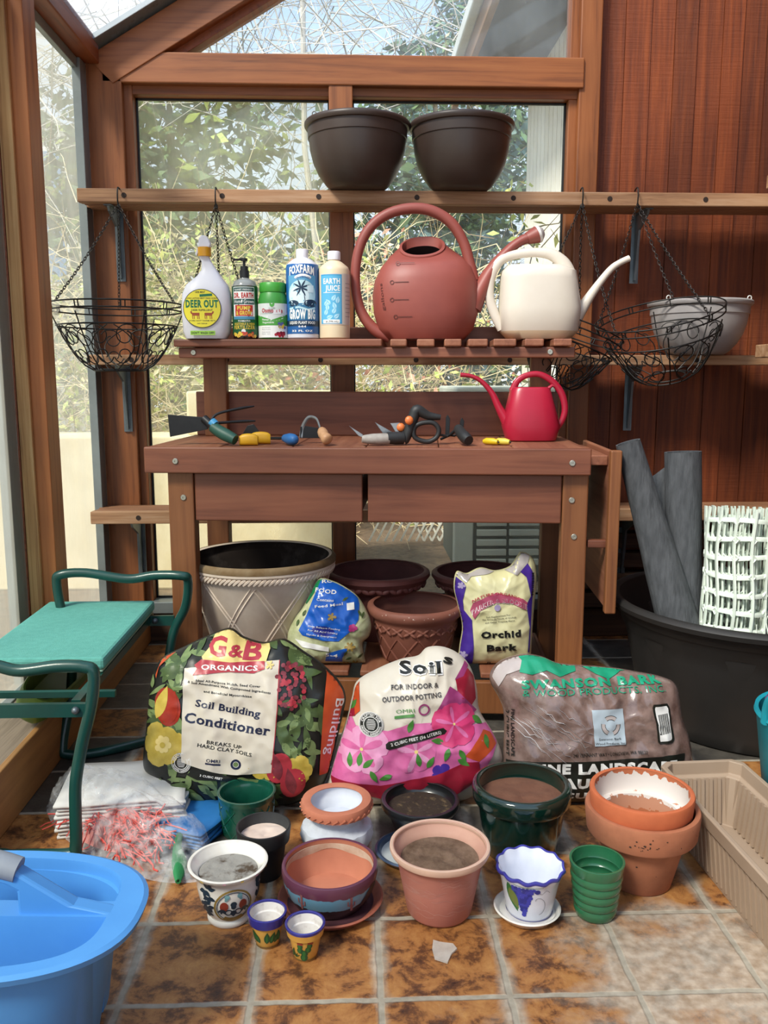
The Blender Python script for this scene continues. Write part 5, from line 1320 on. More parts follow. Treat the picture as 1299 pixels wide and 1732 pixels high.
st.build('film_creases', film('shiny crease film', 'f0eeee', 0.55, 0.12, 40, 0.1, 0), b, smooth=60)

t, b, fn = sack('plant_food_bag', 'slumped royal blue and white bag of plant food leaning on the plum pot', (-0.05, 2.62, 0.153), 8,
    [(-0.1512,-0.0528),(-0.1566,0.0324),(-0.1592,0.0932),(-0.1378,0.1415),(-0.1103,0.1807),(-0.0828,0.2321),(-0.0584,0.2695),(-0.0161,0.2618),(0.0262,0.2402),(0.0624,0.2125),(0.0895,0.1697),(0.1057,0.1238),(0.0982,0.0843),(0.0768,0.0602),(0.0867,-0.007),(0.0821,-0.0741),(0.0061,-0.0853),(-0.0848,-0.078)], 0.055, pmat('bag cream green', 'c9cba4', 'a3a87a', 0.35, 30), 0.007, 12, seed=17)
P = Print()
P.poly([(-0.0592,0.2751),(-0.0444,0.269),(-0.0743,0.2277),(-0.0982,0.1922),(-0.1071,0.1982),(-0.0801,0.2455)], 4, 1)
P.poly([(-0.0503,0.272),(0.0208,0.2595),(0.0592,0.2264),(0.0679,0.1906),(0.0647,0.1429),(0.0377,0.1074),(0.0019,0.0779),(-0.0456,0.0815),(-0.1107,0.0971),(-0.1225,0.1121),(-0.0985,0.1565),(-0.0744,0.2158)], 0, 1.2)
P.poly([(-0.034,0.0396),(0.0375,0.0596),(0.0135,0.0241),(0.0134,0.0092),(-0.0401,0.0128)], 0, 1.2)
P.poly([(-0.1345,0.0854),(-0.0279,0.0604),(-0.028,0.0455),(-0.1109,0.0613)], 1, 2)
P.disk([(-0.0454,0.1113)][0], .036, 2, 2, 24, .015, -.15); 
P.text('ROSE', *[(-0.0504,0.2584),(0.0119,0.259)], .009, 1, 2.4, .02, serif=True); P.text('FOOD', *[(-0.0713,0.2324),(-0.0044,0.224)], .012, 1, 2.4, .02, serif=True); P.text('Contains', *[(-0.0656,0.205),(-0.0122,0.2021)], .008, 1, 2.4, .01, serif=True); P.text('Feed Meal', *[(-0.0716,0.1824),(0.0174,0.1911)], .008, 1, 2.4, .01, serif=True)
P.text('Slow Release Feeding', *[(-0.0928,0.1243),(0.0069,0.1125)], .0055, 1, 3); P.text('For All Acid Loving', *[(-0.0928,0.1124),(-0.0009,0.1006)], .0055, 1, 3); P.text('Shrubs & Evergreens', *[(-0.0977,0.0993),(-0.004,0.0887)], .0055, 1, 3)
P.text('5-4', *[(-0.04,0.0307),(-0.0014,0.0255)], .011, 1, 2.4, .02)
P.poly([(0.0281,0.1957),(0.0513,0.1979),(0.0524,0.1764),(0.0292,0.1743)], 1, 3); 
for c in [(0.0467,0.1192)]: P.petals(c, .014, 5, 3, 3, .9)
for c in [(-0.0184,0.1557)]: P.petals(c, .014, 5, 5, 3, .6)
for c in [(0.0375,0.0596),(0.055,-0.0003),(0.0252,-0.0059)]: P.petals(c, .017, 6, 5, 3, .5)
for (x, z), a in zip([(0.0769,0.1905),(0.0827,0.1666),(0.0737,0.1547),(0.0859,0.2143),(0.0145,0.203),(-0.1103,0.1566),(-0.1222,0.1448),(0.0611,0.0235),(0.0432,0.0237),(0.0194,0.03),(0.0668,-0.0184)], (80, 250, 120, 100, 30, 60, 250, 30, 200, 60, 300)): P.leaf((x, z), .022, .008, a, 6, 2.6)
P.build('printed_front', [S_BLUE, S_WHT, S_NAVY, pmat('rose', 'b33a7a'), pmat('deep green', '147a4a'), S_BRONZE, S_LEAF], b, fn, 0.006, 0.0009, base=0.0012)

t, b, fn = sack('bark_bag', 'tall pale lemon bag of bark with purple edges under the bench', (0.46, 2.60, 0.153), 6,
    [(-0.129,-0.0173),(-0.126,0.0578),(-0.1179,0.1202),(-0.1323,0.1889),(-0.1447,0.245),(-0.1354,0.2946),(-0.1044,0.2881),(-0.061,0.3064),(-0.0114,0.2967),(0.0383,0.313),(0.0661,0.355),(0.1067,0.333),(0.1182,0.2769),(0.1106,0.1741),(0.1048,0.0803),(0.1008,0.0176),(0.0898,-0.0389),(-0.0229,-0.0438),(-0.0978,-0.0397)], 0.052, S_PALE, 0.005, 12, seed=23)
P = Print()
P.poly([(-0.1505,0.2572),(-0.1414,0.2815),(-0.1171,0.263),(-0.111,0.2507),(-0.1201,0.2081),(-0.117,0.1775),(-0.0925,0.1466),(-0.0875,0.0668),(-0.0874,-0.0132),(-0.126,-0.0065),(-0.1322,0.0735),(-0.1243,0.1347),(-0.1383,0.2022)], 0, 1)
P.poly([(0.0567,0.2981),(0.0779,0.3315),(0.1056,0.2855),(0.0982,0.1876),(0.0944,0.0955),(0.0916,0.0401),(0.0854,0.0402),(0.0912,0.1202),(0.0785,0.194),(0.0937,0.2183),(0.0781,0.2796)], 0, 1)
P.poly([(-0.1445,0.3046),(-0.1141,0.2983),(-0.0685,0.3174),(-0.0197,0.3079),(0.0291,0.3227),(0.0564,0.3639),(0.0931,0.3436),(0.084,0.3223),(0.0475,0.286),(0.0047,0.3034),(-0.0379,0.2898),(-0.0927,0.2811),(-0.111,0.2629),(-0.1414,0.2876)], 4, 1.4)
P.poly([(-0.0987,0.1773),(-0.0896,0.2017),(-0.0195,0.2328),(0.0662,0.2124),(0.0816,0.2001),(0.0774,0.1756),(0.0295,0.1993),(-0.0194,0.201),(-0.0682,0.177),(-0.0852,0.1496)], 2, 1.6)
P.text('NATURE ORGANIC', *[(-0.0938,0.2005),(0.0589,0.2064)], .0085, 1, 2, .02, .022, serif=True); P.text('PARKER & BLOOME', *[(-0.0926,0.1626),(0.0811,0.178)], .0135, 5, 2.4, .04, .03, serif=True); P.text('PARKER & BLOOME', *[(-0.0914,0.1638),(0.0798,0.1792)], .0125, 2, 3, .02, .03, serif=True)
P.disk([(-0.0144,0.1857)][0], .010, 6, 3.4); 
for (s_, p0, p1) in zip(('Soil Replacement For', 'The Growing Needs of Orchids', 'and Other Tropical Plants'), [(-0.0486,0.1535),(-0.062,0.1451),(-0.0522,0.1364)], [(0.0266,0.1614),(0.045,0.1538),(0.0396,0.1441)]): P.text(s_, p0, p1, .0045, 3, 2, .01)
P.text('Orchid', *[(-0.065,0.0911),(0.0618,0.0959)], .0195, 3, 2, .05, serif=True); P.text('Bark', *[(-0.0459,0.0479),(0.0497,0.0517)], .0205, 3, 2, .05, serif=True)
P.text('MEDIUM', *[(0.0977,0.2917),(0.0943,0.2214)], .0085, 3, 2, .03); P.text('MEDIUM', *[(-0.1261,0.0826),(-0.1169,0.1377)], .0075, 3, 2, .02); P.text('M', *[(-0.0409,0.0035),(-0.0298,0.0034)], .006, 3, 2, .02)
for c in [(-0.1244,0.2539),(-0.1168,0.0364)]: P.petals(c, .012, 5, 6, 2, .7)
P.build('printed_front', [S_PUR, S_RED, pmat('rosy red', 'b0506a'), S_BLACK, pmat('clear cuff', 'b9b2ae', 'a8a09c', 0.2), S_WHT, pmat('lilac', 'a395b8')], b, fn, 0.006, 0.0009, base=0.0012)

# ================================================================ watering cans
def superring(cx_, cy_, z, a, b_, e=2.6, n=36, tilt=None):
    out = []
    for j in range(n):
        th = 2 * pi * j / n; c_ = cos(th); s_ = sin(th)
        x = a * math.copysign(abs(c_) ** (2 / e), c_); y = b_ * math.copysign(abs(s_) ** (2 / e), s_)
        out.append((cx_ + x, cy_ + y, z + (tilt(x, y) if tilt else 0)))
    return out
def xz(pts, y=0.0, off=(0, 0)): return [(p[0] - off[0], y, p[1] - off[1]) for p in pts]

# big round terracotta coloured can
CANR = mat('brick red plastic', '924a40', 0.5, '86423a', 8, bump=0.04); CANRI = mat('dark can inside', '2a1614', 0.7)
YC = 2.915; ZH = 1.173
cc = [(0.2418,1.1692)][0]; O_ = (cc[0], ZH)
t = thing('watering_can', 'big round brick red watering can with a hoop handle and white rose', 'watering can', (cc[0], YC, ZH))
prof = [(0.1171,1.1671),(0.0875,1.2115),(0.0719,1.2595),(0.068,1.3169),(0.076,1.3644),(0.0975,1.4081),(0.1267,1.4421),(0.1578,1.463)]; profr = [(0.3749,1.1674),(0.4042,1.2024),(0.4191,1.2604),(0.4201,1.3181),(0.4134,1.3658),(0.3949,1.4094),(0.363,1.4433),(0.3059,1.475)]
rs = []
for (xa, za), (xb, zb), ti_ in zip(prof, profr, (0, 0, 0, 0, 0, .05, .3, .82)):
    a = (xb - xa) / 2; cx_ = (xa + xb) / 2 - O_[0]
    rs.append(superring(cx_, 0, max((za + zb) / 2 - ZH, 0.0015), a, a * 0.62, 2.2, 40, (lambda x, y, k=(zb - za) / (xb - xa), q=ti_: k * x + q * y) if za > 1.3 else None))
ed = rs[-1]; ec = sum((Vector(p) for p in ed), Vector()) / 40
rs.append([tuple(ec + (Vector(p) - ec) * 1.02 + Vector((0, 0, .006))) for p in ed]); rs.append([tuple(ec + (Vector(p) - ec) * .9 + Vector((0, 0, .008))) for p in ed])
rs.append([tuple(ec + (Vector(p) - ec) * .88 + Vector((0, -0.0, -.02))) for p in ed]); rs.append([tuple(ec + (Vector(p) - ec) * 1.2 + Vector((0, .02, -.06))) for p in ed])
body = MB().rings(rs, mis=[0] * 10 + [1, 1]).build('body', [CANR, CANRI], t, smooth=50)
hp = catmull(xz([(0.127,1.1826),(0.0718,1.2095),(0.0287,1.269),(0.0115,1.3547),(0.0198,1.4491),(0.053,1.5241),(0.1111,1.5728),(0.1845,1.5936),(0.2581,1.5886),(0.3245,1.5518),(0.3683,1.4885),(0.3888,1.4226),(0.4015,1.3657)], 0, O_), 5)
MB().tube(hp, lerps([.022, .019, .017, .0165, .0165, .017, .017, .0175, .018, .018, .017, .018, .022], len(hp)), 14, up=(0, 1, 0)).build('handle', CANR, t, smooth=60)
sp = catmull(xz([(0.395,1.2796),(0.4257,1.3372),(0.4639,1.404),(0.5138,1.461),(0.5562,1.4933),(0.5912,1.5066)], 0, O_), 5)
MB().tube(sp, lerps([.052, .038, .026, .0215, .021, .023], len(sp)), 16, flat=(0.75, 1), up=(0, 1, 0)).build('spout', CANR, t, smooth=60)
q = xz([(0.5815,1.5028),(0.6107,1.5143),(0.6262,1.5219)], 0, O_); d_ = (Vector(q[2]) - Vector(q[0])).normalized()
MB().tube([Vector(q[0]) - d_ * .004, Vector(q[1])], [.024, .035], 20, flat=(0.8, 1), up=(0, 1, 0)).build('rose_cup', CANR, t, smooth=50)
MB().tube([Vector(q[1]), Vector(q[1]) + d_ * .008, Vector(q[1]) + d_ * .022], [.036, .036, .018], 20, flat=(0.8, 1), up=(0, 1, 0)).build('rose', mat('white plastic', 'd9d6d2', 0.45), t, smooth=40)
P = Print()
for (a0, a1) in zip([(0.148,1.4117),(0.1286,1.3511),(0.1287,1.2958),(0.1406,1.2422)], [(0.2007,1.4119),(0.1814,1.3512),(0.1817,1.296),(0.1937,1.2423)]):
    P.stroke([(a0[0] - O_[0] + .008, a0[1] - O_[1]), (a1[0] - O_[0], a1[1] - O_[1])], .0022, 0, 1); P.ring((a0[0] - O_[0], a0[1] - O_[1]), .0045, .0068, 0, 1, 16)
g0 = [(0.1071,1.2632),(0.0973,1.3509)]; P.text('gallons', (g0[0][0] - O_[0], g0[0][1] - O_[1]), (g0[1][0] - O_[0], g0[1][1] - O_[1]), .009, 0, 1)
def canmap(x, z, off):
    for (xa, za), (xb, zb), (xc, zc), (xd, zd) in zip(prof, profr, prof[1:], profr[1:]):
        z0 = (za + zb) / 2 - ZH; z1 = (zc + zd) / 2 - ZH
        if z0 <= z <= z1 or (z > z1 and xc == prof[-1][0]):
            f = (z - z0) / (z1 - z0); a = ((xb - xa) * (1 - f) + (xd - xc) * f) / 2; cx_ = ((xa + xb) * (1 - f) + (xc + xd) * f) / 2 - O_[0]
            u = max(-1, min(1, (x - cx_) / a)); return Vector((x, -a * 0.62 * (1 - abs(u) ** 2.2) ** (1 / 2.2) - off - .0008, z))
    return Vector((x, -.1, z))
P.build('gallon_marks', [mat('moulded dark line', '5c2c26', 0.55)], body, canmap, .006, .0003)

# cream can
CANW = mat('cream plastic', 'd8cfc2', 0.42, 'cfc5b6', 5); CANW2 = mat('cream plastic stained base', 'cdb79a', 0.45, 'c6ae90', 5)
cc = [(0.6165,1.1656)][0]; O_ = (cc[0], ZH); YC = 2.90
t = thing('watering_can', 'cream plastic watering can with long slim spout at the right end of the hutch shelf', 'watering can', (cc[0], YC, ZH))
L_ = [(0.5184,1.1654),(0.4942,1.1997),(0.4886,1.2756),(0.4924,1.3695),(0.4956,1.4031),(0.5108,1.4143)]; R_ = [(0.7247,1.1657),(0.749,1.2002),(0.7561,1.2763),(0.741,1.3705),(0.7366,1.3855),(0.7028,1.4077)]
rs = []
for (xa, za), (xb, zb) in zip(L_, R_):
    a = (xb - xa) / 2; rs.append(superring((xa + xb) / 2 - O_[0], 0, max((za + zb) / 2 - ZH, 0.0015), a, min(a * .72, .095), 3.0))
MB().rings(rs, mis=[1] + [0] * 6).build('body', [CANW, CANW2], t, smooth=50)
hp = catmull(xz([(0.4979,1.2074),(0.4734,1.2566),(0.4548,1.3131),(0.4593,1.3787),(0.4892,1.4291),(0.537,1.4479),(0.6044,1.4556),(0.6588,1.4485),(0.6985,1.4189),(0.7193,1.3779)], 0, O_), 5)
MB().tube(hp, lerps([.012, .013, .0125, .0125, .0125, .012, .012, .015, .019, .022], len(hp)), 12, flat=(1.25, 1), up=(0, 1, 0)).build('handle', CANW, t, smooth=60)
sp = catmull(xz([(0.7212,1.2078),(0.7566,1.2631),(0.7899,1.3143),(0.8214,1.3596),(0.8586,1.4047),(0.8889,1.4254),(0.9176,1.4386)], 0, O_), 5)
MB().tube(sp, lerps([.030, .021, .0155, .0125, .011, .0105, .0105], len(sp)), 14, up=(0, 1, 0)).build('spout', CANW, t, smooth=60)

# small red can on the bench top
RED = mat('raspberry red plastic', 'a81c36', 0.33, '9c1830', 6)
cc = [(0.5766,0.8433)][0]; O_ = (cc[0], .8455); ZB = .8455
t = thing('watering_can', 'small raspberry red watering can with moulded leaves on the bench top', 'watering can', (cc[0], 2.79, ZB))
L_ = [(0.502,0.8435),(0.4875,0.8928),(0.5115,1.0072),(0.5188,1.0184)]; R_ = [(0.661,0.8431),(0.6727,0.8962),(0.6406,1.0071),(0.6326,1.0184)]
rs = []
for (xa, za), (xb, zb) in zip(L_, R_):
    a = (xb - xa) / 2; rs.append(superring((xa + xb) / 2 - O_[0], 0, max((za + zb) / 2 - ZB, 0.001), a, a * .72, 3.4))
body = MB().rings(rs).build('body', RED, t, bevel=.003, smooth=35)
hp = catmull(xz([(0.5191,1.0054),(0.5335,1.037),(0.5633,1.0556),(0.6048,1.0593),(0.6472,1.037),(0.6789,0.9978),(0.692,0.949),(0.6837,0.9113),(0.6616,0.883)], 0, O_), 5)
MB().tube(hp, lerps([.010, .008, .0075, .0075, .0085, .009, .0085, .008, .010], len(hp)), 10, flat=(1.3, .8), up=(0, 1, 0)).build('handle', RED, t, smooth=60)
MB().tube(xz([(0.6291,1.009),(0.6476,1.0239),(0.6668,1.0183)], 0, O_), .006, 8, up=(0, 1, 0)).build('handle_strut', RED, t, smooth=60)
sp = catmull(xz([(0.5025,0.906),(0.4748,0.953),(0.4511,0.9998),(0.4164,1.037),(0.3822,1.0537),(0.3483,1.0574)], 0, O_), 5)
MB().tube(sp, lerps([.019, .0125, .0095, .0075, .0065, .0075], len(sp)), 12, up=(0, 1, 0)).build('spout', RED, t, smooth=60)
lf_ = MB()
for (x, z, a) in ((-.035, .045, 2.4), (-.02, .06, 1.9), (0, .068, 1.5), (.018, .07, 1.2), (.03, .06, .7), (.01, .05, .9), (-.012, .04, 2.0), (-.03, .03, 2.9), (.02, .042, .4)):
    dpt = .72 * (.062 + (.045 - .062) * z / .11) + .001
    v, f = blob((0, 0, 0), .014, .0016, .0055, 0, 0); M_ = Matrix.Rotation(-a, 3, 'Y'); v = [tuple(M_ @ Vector(p) + Vector((x, -dpt, z + .01))) for p in v]; lf_.add(v, f)
lf_.build('moulded_leaves', RED, body, smooth=60)

# ================================================================ bottles on the hutch shelf
YBt = 2.885
def plane_map(d, bulge=0, hw=.05):
    return lambda x, z, off: Vector((x, -d - bulge * (1 - (x / hw) ** 2) - off, z))
WPL = mat('white plastic bottle', 'dcdbe2', 0.38, 'd2d1d8', 5)
sB = 2.885 / 1450.0 * 1.0
def bx_(px_): return {308: 0}[px_]
# spray bottle
x0 = [(-0.4759,1.1764)][0][0]; ZH2 = 1.173
t = thing('spray_bottle', 'white trigger spray bottle with round yellow deer repellent label and orange collar', 'bottle', (x0, YBt, ZH2), 0)
o_ = [(-0.4759,1.1764)][0]
def rl(pts): return [(p[0] - o_[0], p[1] - o_[1]) for p in pts]
L_ = rl([(-0.5413,1.1763),(-0.5501,1.1991),(-0.5532,1.2746),(-0.5493,1.327),(-0.537,1.3532),(-0.5019,1.3757),(-0.4862,1.3906),(-0.4854,1.4147),(-0.4941,1.4387)]); R_ = rl([(-0.4104,1.1765),(-0.3982,1.1994),(-0.3903,1.275),(-0.3931,1.3126),(-0.4019,1.3425),(-0.4238,1.376),(-0.4364,1.402),(-0.4545,1.4315),(-0.46,1.4389)])
rs = [superring((a[0] + b_[0]) / 2, 0, max((a[1] + b_[1]) / 2, .001), (b_[0] - a[0]) / 2, min((b_[0] - a[0]) / 2 * .62, .05), 3) for a, b_ in zip(L_, R_)]
body = MB().rings(rs).build('body', WPL, t, smooth=50)
c_ = rl([(-0.4751,1.4388),(-0.4743,1.4647)]); MB().lathe([(0, 0), (.0215, 0), (.0215, .028), (0, .028)], 28, (c_[0][0], 0, c_[0][1])).build('collar', mat('amber plastic', 'd99a1f', 0.4), t, smooth=40)
h_ = rl([(-0.4933,1.4646),(-0.4904,1.494),(-0.4825,1.5032),(-0.4656,1.5015),(-0.4583,1.4905),(-0.4531,1.4758),(-0.4554,1.4648)])
MB().prism(h_, -.016, .016).build('trigger_head', WPL, t, bevel=.004)
tr_ = rl([(-0.495,1.4682),(-0.5053,1.4461),(-0.4998,1.4387),(-0.4895,1.4646)]); MB().prism(tr_, -.006, .006).build('trigger', WPL, t, bevel=.002)
P = Print(); cL = rl([(-0.4806,1.271),(-0.4786,1.331)]); c = cL[0]; r = .061
P.disk(c, r, 1, 1, 40); P.disk(c, r * .965, 0, 1.5, 40)
P.text('DEER OUT', (c[0] - .052, c[1] + .004), (c[0] + .052, c[1] + .004), .022, 2, 2.4, .05); P.text('DEER REPELLENT', (c[0] - .034, c[1] - .008), (c[0] + .034, c[1] - .008), .006, 1, 2.4, .02)
P.text('100% MINT', (c[0] - .02, c[1] + .048), (c[0] + .012, c[1] + .048), .006, 1, 2.4, .02); P.poly([(c[0] - .006, c[1] + .036), (c[0] + .034, c[1] + .039), (c[0] + .034, c[1] + .047), (c[0] - .006, c[1] + .044)], 2, 2.2)
P.text('LONG LASTING MINT FRESH SCENT', (c[0] - .05, c[1] + .030), (c[0] + .05, c[1] + .030), .004, 1, 2.4, .02)
for dx in (-.032, .008):
    P.stroke([(c[0] + dx, c[1] - .018), (c[0] + dx + .024, c[1] - .018)], .009, 3, 2.4)
    for k in (0.001, .006, .017, .022): P.stroke([(c[0] + dx + k, c[1] - .02), (c[0] + dx + k + .001, c[1] - .033)], .0022, 3, 2.4)
    hx_ = c[0] + dx + (0 if dx < 0 else .024); P.stroke([(hx_, c[1] - .017), (hx_ + (-.004 if dx < 0 else .004), c[1] - .009)], .005, 3, 2.5)
P.text('DOES NOT HARM PETS', (c[0] - .042, c[1] - .040), (c[0] + .042, c[1] - .040), .0035, 1, 2.4, .02); P.text('NO ODOR', (c[0] - .016, c[1] - .049), (c[0] + .016, c[1] - .049), .0035, 1, 2.4, .02)
w_ = rl([(-0.5198,1.1877),(-0.4405,1.2012)]); P.rect(w_[0][0], w_[1][0], w_[0][1], w_[1][1], 4, 1); P.text("DON'T WASH OFF!", (w_[0][0] + .003, w_[0][1] + .003), (w_[1][0] - .003, w_[0][1] + .003), .007, 1, 2, .03)
P.build('printed_label', [ink('lemon', 'e6d83a'), I_BLACK, ink('bottle green', '136b45'), ink('rust', '9c4420'), ink('lime', '9ccc4a')], body, lambda x, z, off: Vector((x, -.0508 * (1 - min(abs(x) / .09, .98) ** 3) ** (1 / 3) - off, z)), .01, .0003)

def bottle(name, label, pxc, prof, mats, mis=None, rz=0):
    x = pxc[0]; t = thing(name, label, 'bottle', (x, YBt, ZH2), 0, 'plant food bottles on the hutch shelf')
    b = MB().lathe([(0, 0)] + prof + [(0, prof[-1][1])], 40, mis=mis).build('body', mats, t, smooth=40)
    return t, b, prof_r(prof)
# pump bottle
c0 = [(-0.3486,1.1766)][0]
DKL = mat('clear plastic with dark liquid', '2b1712', 0.12, '23120e', 5, coat=0.6); CLR = mat('clear bottle shoulder', '9a9c98', 0.15, '8a8c88', 5, coat=.5)
t, b, pr = bottle('pump_bottle', 'small pump bottle with a green and white fertilizer label and black pump', c0, [(.038, 0), (.0405, .004), (.041, .010), (.041, .168), (.034, .184), (.016, .193), (.0145, .197)], [DKL, CLR], [0, 0, 0, 0, 1, 1, 1, 1])
MB().lathe([(0, .194), (.0155, .194), (.0155, .218), (.0125, .219), (.0125, .232), (0, .232)], 28).build('pump_collar', BLK, t, smooth=40)
pm = MB().lathe([(0, .232), (.0045, .232), (.0045, .252), (0, .252)], 14); pm.lathe([(0, .249), (.011, .249), (.0115, .257), (0, .258)], 22); pm.bar((-.004, 0, .2535), (-.034, -.012, .251), .008, .006); pm.build('pump_head', BLK, t, smooth=40)
P = Print(); Z = lambda f: .168 * f
P.rect(-.064, .064, .012, .166, 0, .5); P.rect(-.038, .038, .062, .164, 1, 1); P.rect(-.036, .036, .150, .162, 2, 1.5); P.text('PLANET FRIENDLY', (-.03, .153), (.03, .153), .005, 1, 2, .02)
P.text('DR. EARTH', (-.033, .130), (.034, .130), .015, 3, 2, .05); P.rect(-.037, .037, .109, .126, 2, 1.6); P.text('Home Grown', (-.033, .113), (.034, .113), .011, 1, 2, .01)
P.rect(-.030, .030, .072, .107, 3, 1.5); P.text('PUMP', (-.022, .092), (.022, .092), .011, 4, 2, .05); P.text('& GROW', (-.026, .076), (.026, .076), .012, 4, 2, .05)
P.rect(-.037, .037, .062, .071, 5, 1.7); P.text('TOMATO', (-.02, .054), (.02, .054), .005, 1, 2, .02); P.text('VEGETABLE & HERB', (-.036, .044), (.036, .044), .007, 4, 2, .02); P.text('FERTILIZER', (-.037, .031), (.037, .031), .011, 4, 2, .02)
P.disk((-.002, .024), .007, 1, 2); rnd = random.Random(3)
for k in range(26): P.disk((rnd.uniform(-.038, .038), rnd.uniform(.008, .018)), rnd.uniform(.003, .006), rnd.choice((3, 4, 6)), 2.1 + .05 * k, 10)
P.build('printed_label', [ink('label green', '1f5a34'), I_WHITE, ink('deep teal', '1f4f4a'), ink('label red', 'c03a36'), I_YEL, ink('sky', '4a8fb0'), I_ORANGE], b, round_map(pr), .01, .0003)
# plant food jar
c0 = [(-0.2578,1.1729)][0]
GLD = mat('bright green plastic', '3f9a34', 0.38, '388c2e', 5)
t, b, pr = bottle('plant_food_jar', 'squat jar with a bright green lid and green and white label', c0, [(.044, 0), (.0485, .004), (.049, .112), (.0475, .128), (.042, .145), (.040, .150)], [mat('green jar plastic', '3c8f3a', 0.4, '358234', 5)])
MB().lathe([(0, .149), (.0425, .149), (.0435, .153), (.0435, .176), (.041, .179), (0, .179)], 44).build('lid', GLD, t, smooth=40)
P = Print(); P.rect(-.075, .075, .004, .112, 0, .5); P.rect(-.047, .047, .078, .112, 1, 1); P.disk((0, .078), .0465, 1, 1, 32, .022)
P.poly([(-.075, .050), (0, .058), (.075, .046), (.075, .082), (.04, .074), (0, .060), (-.04, .072), (-.075, .078)], 2, 1.2); P.rect(-.075, .075, .042, .058, 2, 1.1)
P.text('Osmocote', (-.035, .083), (.036, .083), .013, 3, 2, .03); P.leaf((0, .10), .018, .008, 60, 2, 2); P.leaf((0, .10), .016, .007, 115, 2, 2)
P.text('Flower &', (-.034, .058), (0, .058), .006, 0, 2, .01); P.text('Vegetable', (-.034, .049), (.006, .049), .006, 0, 2, .01)
for k, zz in enumerate((.034, .028, .020, .014)): P.text(('Smart-Release', 'Plant Food', 'Feeds plants', 'Net wt')[k], (-.036, zz), (-.006, zz), .0028, 5, 2)
rnd = random.Random(6)
for k in range(16): P.disk((rnd.uniform(.008, .044), rnd.uniform(.008, .020)), .0045, rnd.choice((3, 3, 6)), 2.1 + .05 * k, 10)
for k in range(8): P.disk((rnd.uniform(.02, .045), rnd.uniform(.035, .055)), .005, rnd.choice((4, 7)), 2.1 + .05 * k, 10)
P.rect(.005, .030, .078, .092, 8, 2.6)
P.build('printed_label', [I_WHITE, ink('pale label', 'd6dcd8'), ink('grass green', '4fa041'), ink('label crimson', 'b32438'), I_YEL, ink('grey print', '6f6f6f'), ink('berry', '7a1c34'), ink('violet', '5a5fa8'), ink('sticker', 'e4e4e6')], b, round_map(pr), .01, .0003)
# blue label quart
c0 = [(-0.1608,1.1693)][0]
t, b, pr = bottle('plant_food_bottle', 'white quart bottle with a dark blue palm tree label', c0, [(.048, 0), (.0525, .004), (.053, .228), (.050, .238), (.030, .254), (.020, .258), (.019, .262)], [WPL])
MB().lathe([(0, .258), (.0195, .258), (.0195, .284), (.018, .286), (0, .286)], 32).build('cap', WPL, t, smooth=40)
P = Print(); P.rect(-.085, .085, .016, .236, 0, .5); P.rect(-.049, .049, .060, .200, 1, 1); P.disk((0, .140), .048, 2, 1.3, 32, .045); P.disk((-.01, .135), .034, 6, 1.5, 26, .03)
P.text('FOXFARM', (-.043, .200), (.043, .200), .024, 3, 2, .04, .008); P.ring((.004, .160), .036, .044, 3, 2, 20, 50, 130); P.text('SOIL & FERTILIZER', (-.02, .188), (.028, .188), .005, 0, 3, .02, .004)
P.stroke([(.0, .16), (.008, .14), (.012, .105)], .0025, 4, 2)
for a in (150, 200, 20, -20, 60, 110, 240, 300): P.leaf((-.002, .160), .030, .006, a, 4, 2.2)
P.rect(-.049, .049, .060, .112, 5, 1.7); P.disk((-.03, .112), .02, 4, 1.8, 16, .010); P.disk((.03, .112), .024, 4, 1.8, 16, .012); P.stroke([(-.045, .095), (-.01, .1), (.02, .092), (.046, .098)], .006, 2, 1.9)
P.text('GROW BIG', (-.045, .064), (.046, .064), .028, 3, 2.4, .05); P.rect(-.085, .085, .040, .058, 4, 1.7); P.text('LIQUID PLANT FOOD', (-.045, .047), (.045, .047), .0085, 3, 2.4, .03); P.text('6-4-4', (-.012, .036), (.012, .036), .006, 3, 2.4, .05); P.text('32 FL OZ', (-.035, .022), (.035, .022), .006, 3, 2.4, .03)
P.rect(.018, .040, .146, .168, 6, 3)
P.build('printed_label', [ink('cobalt label', '1f5c9c'), ink('blue scene', '5a98bd'), ink('pale sky', 'b4d4de'), I_WHITE, ink('midnight', '16304a'), ink('sea', '2f6f96'), ink('pale moon', 'cfe3ea')], b, round_map(pr), .01, .0003)
# cream bottle, light blue label
c0 = [(-0.0578,1.1694)][0]
CRB = mat('cream translucent plastic', 'd9c6a8', 0.4, 'd2bd9c', 5)
t, b, pr = bottle('plant_food_bottle', 'cream bottle with a sky blue leaf label beside the big red can', c0, [(.046, 0), (.0505, .004), (.051, .218), (.046, .230), (.026, .246), (.019, .250), (.018, .256)], [CRB])
MB().lathe([(0, .253), (.021, .253), (.021, .277), (.019, .280), (0, .280)], 32).build('cap', WPL, t, smooth=40)
P = Print(); P.rect(-.049, .072, .045, .206, 4, .5); P.rect(-.047, .026, .048, .203, 0, 1); P.rect(-.044, .023, .052, .199, 1, 1.3)
P.text('EARTH', (-.036, .174), (.020, .174), .016, 2, 2, .03); P.text('JUICE', (-.028, .152), (.020, .152), .016, 2, 2, .03); P.stroke([(-.036, .146), (.02, .146)], .0015, 2, 2)
for k, (x, z, a) in enumerate(((-.03, .075, 70), (-.02, .09, 100), (-.005, .08, 60), (.005, .095, 110), (-.032, .105, 50), (-.012, .108, 130), (.01, .112, 80), (-.024, .065, 20), (.0, .065, 40), (-.006, .12, 60))): P.leaf((x, z), .022, .013, a, 3, 1.8 + .06 * k); P.stroke([(x, z), (x + .018 * cos(R(a)), z + .018 * sin(R(a)))], .0015, 1, 2.5)
P.rect(-.038, .018, .050, .061, 2, 2.4); P.text('1 qt (946 mL)', (-.033, .053), (.013, .053), .005, 5, 2.8, .02)
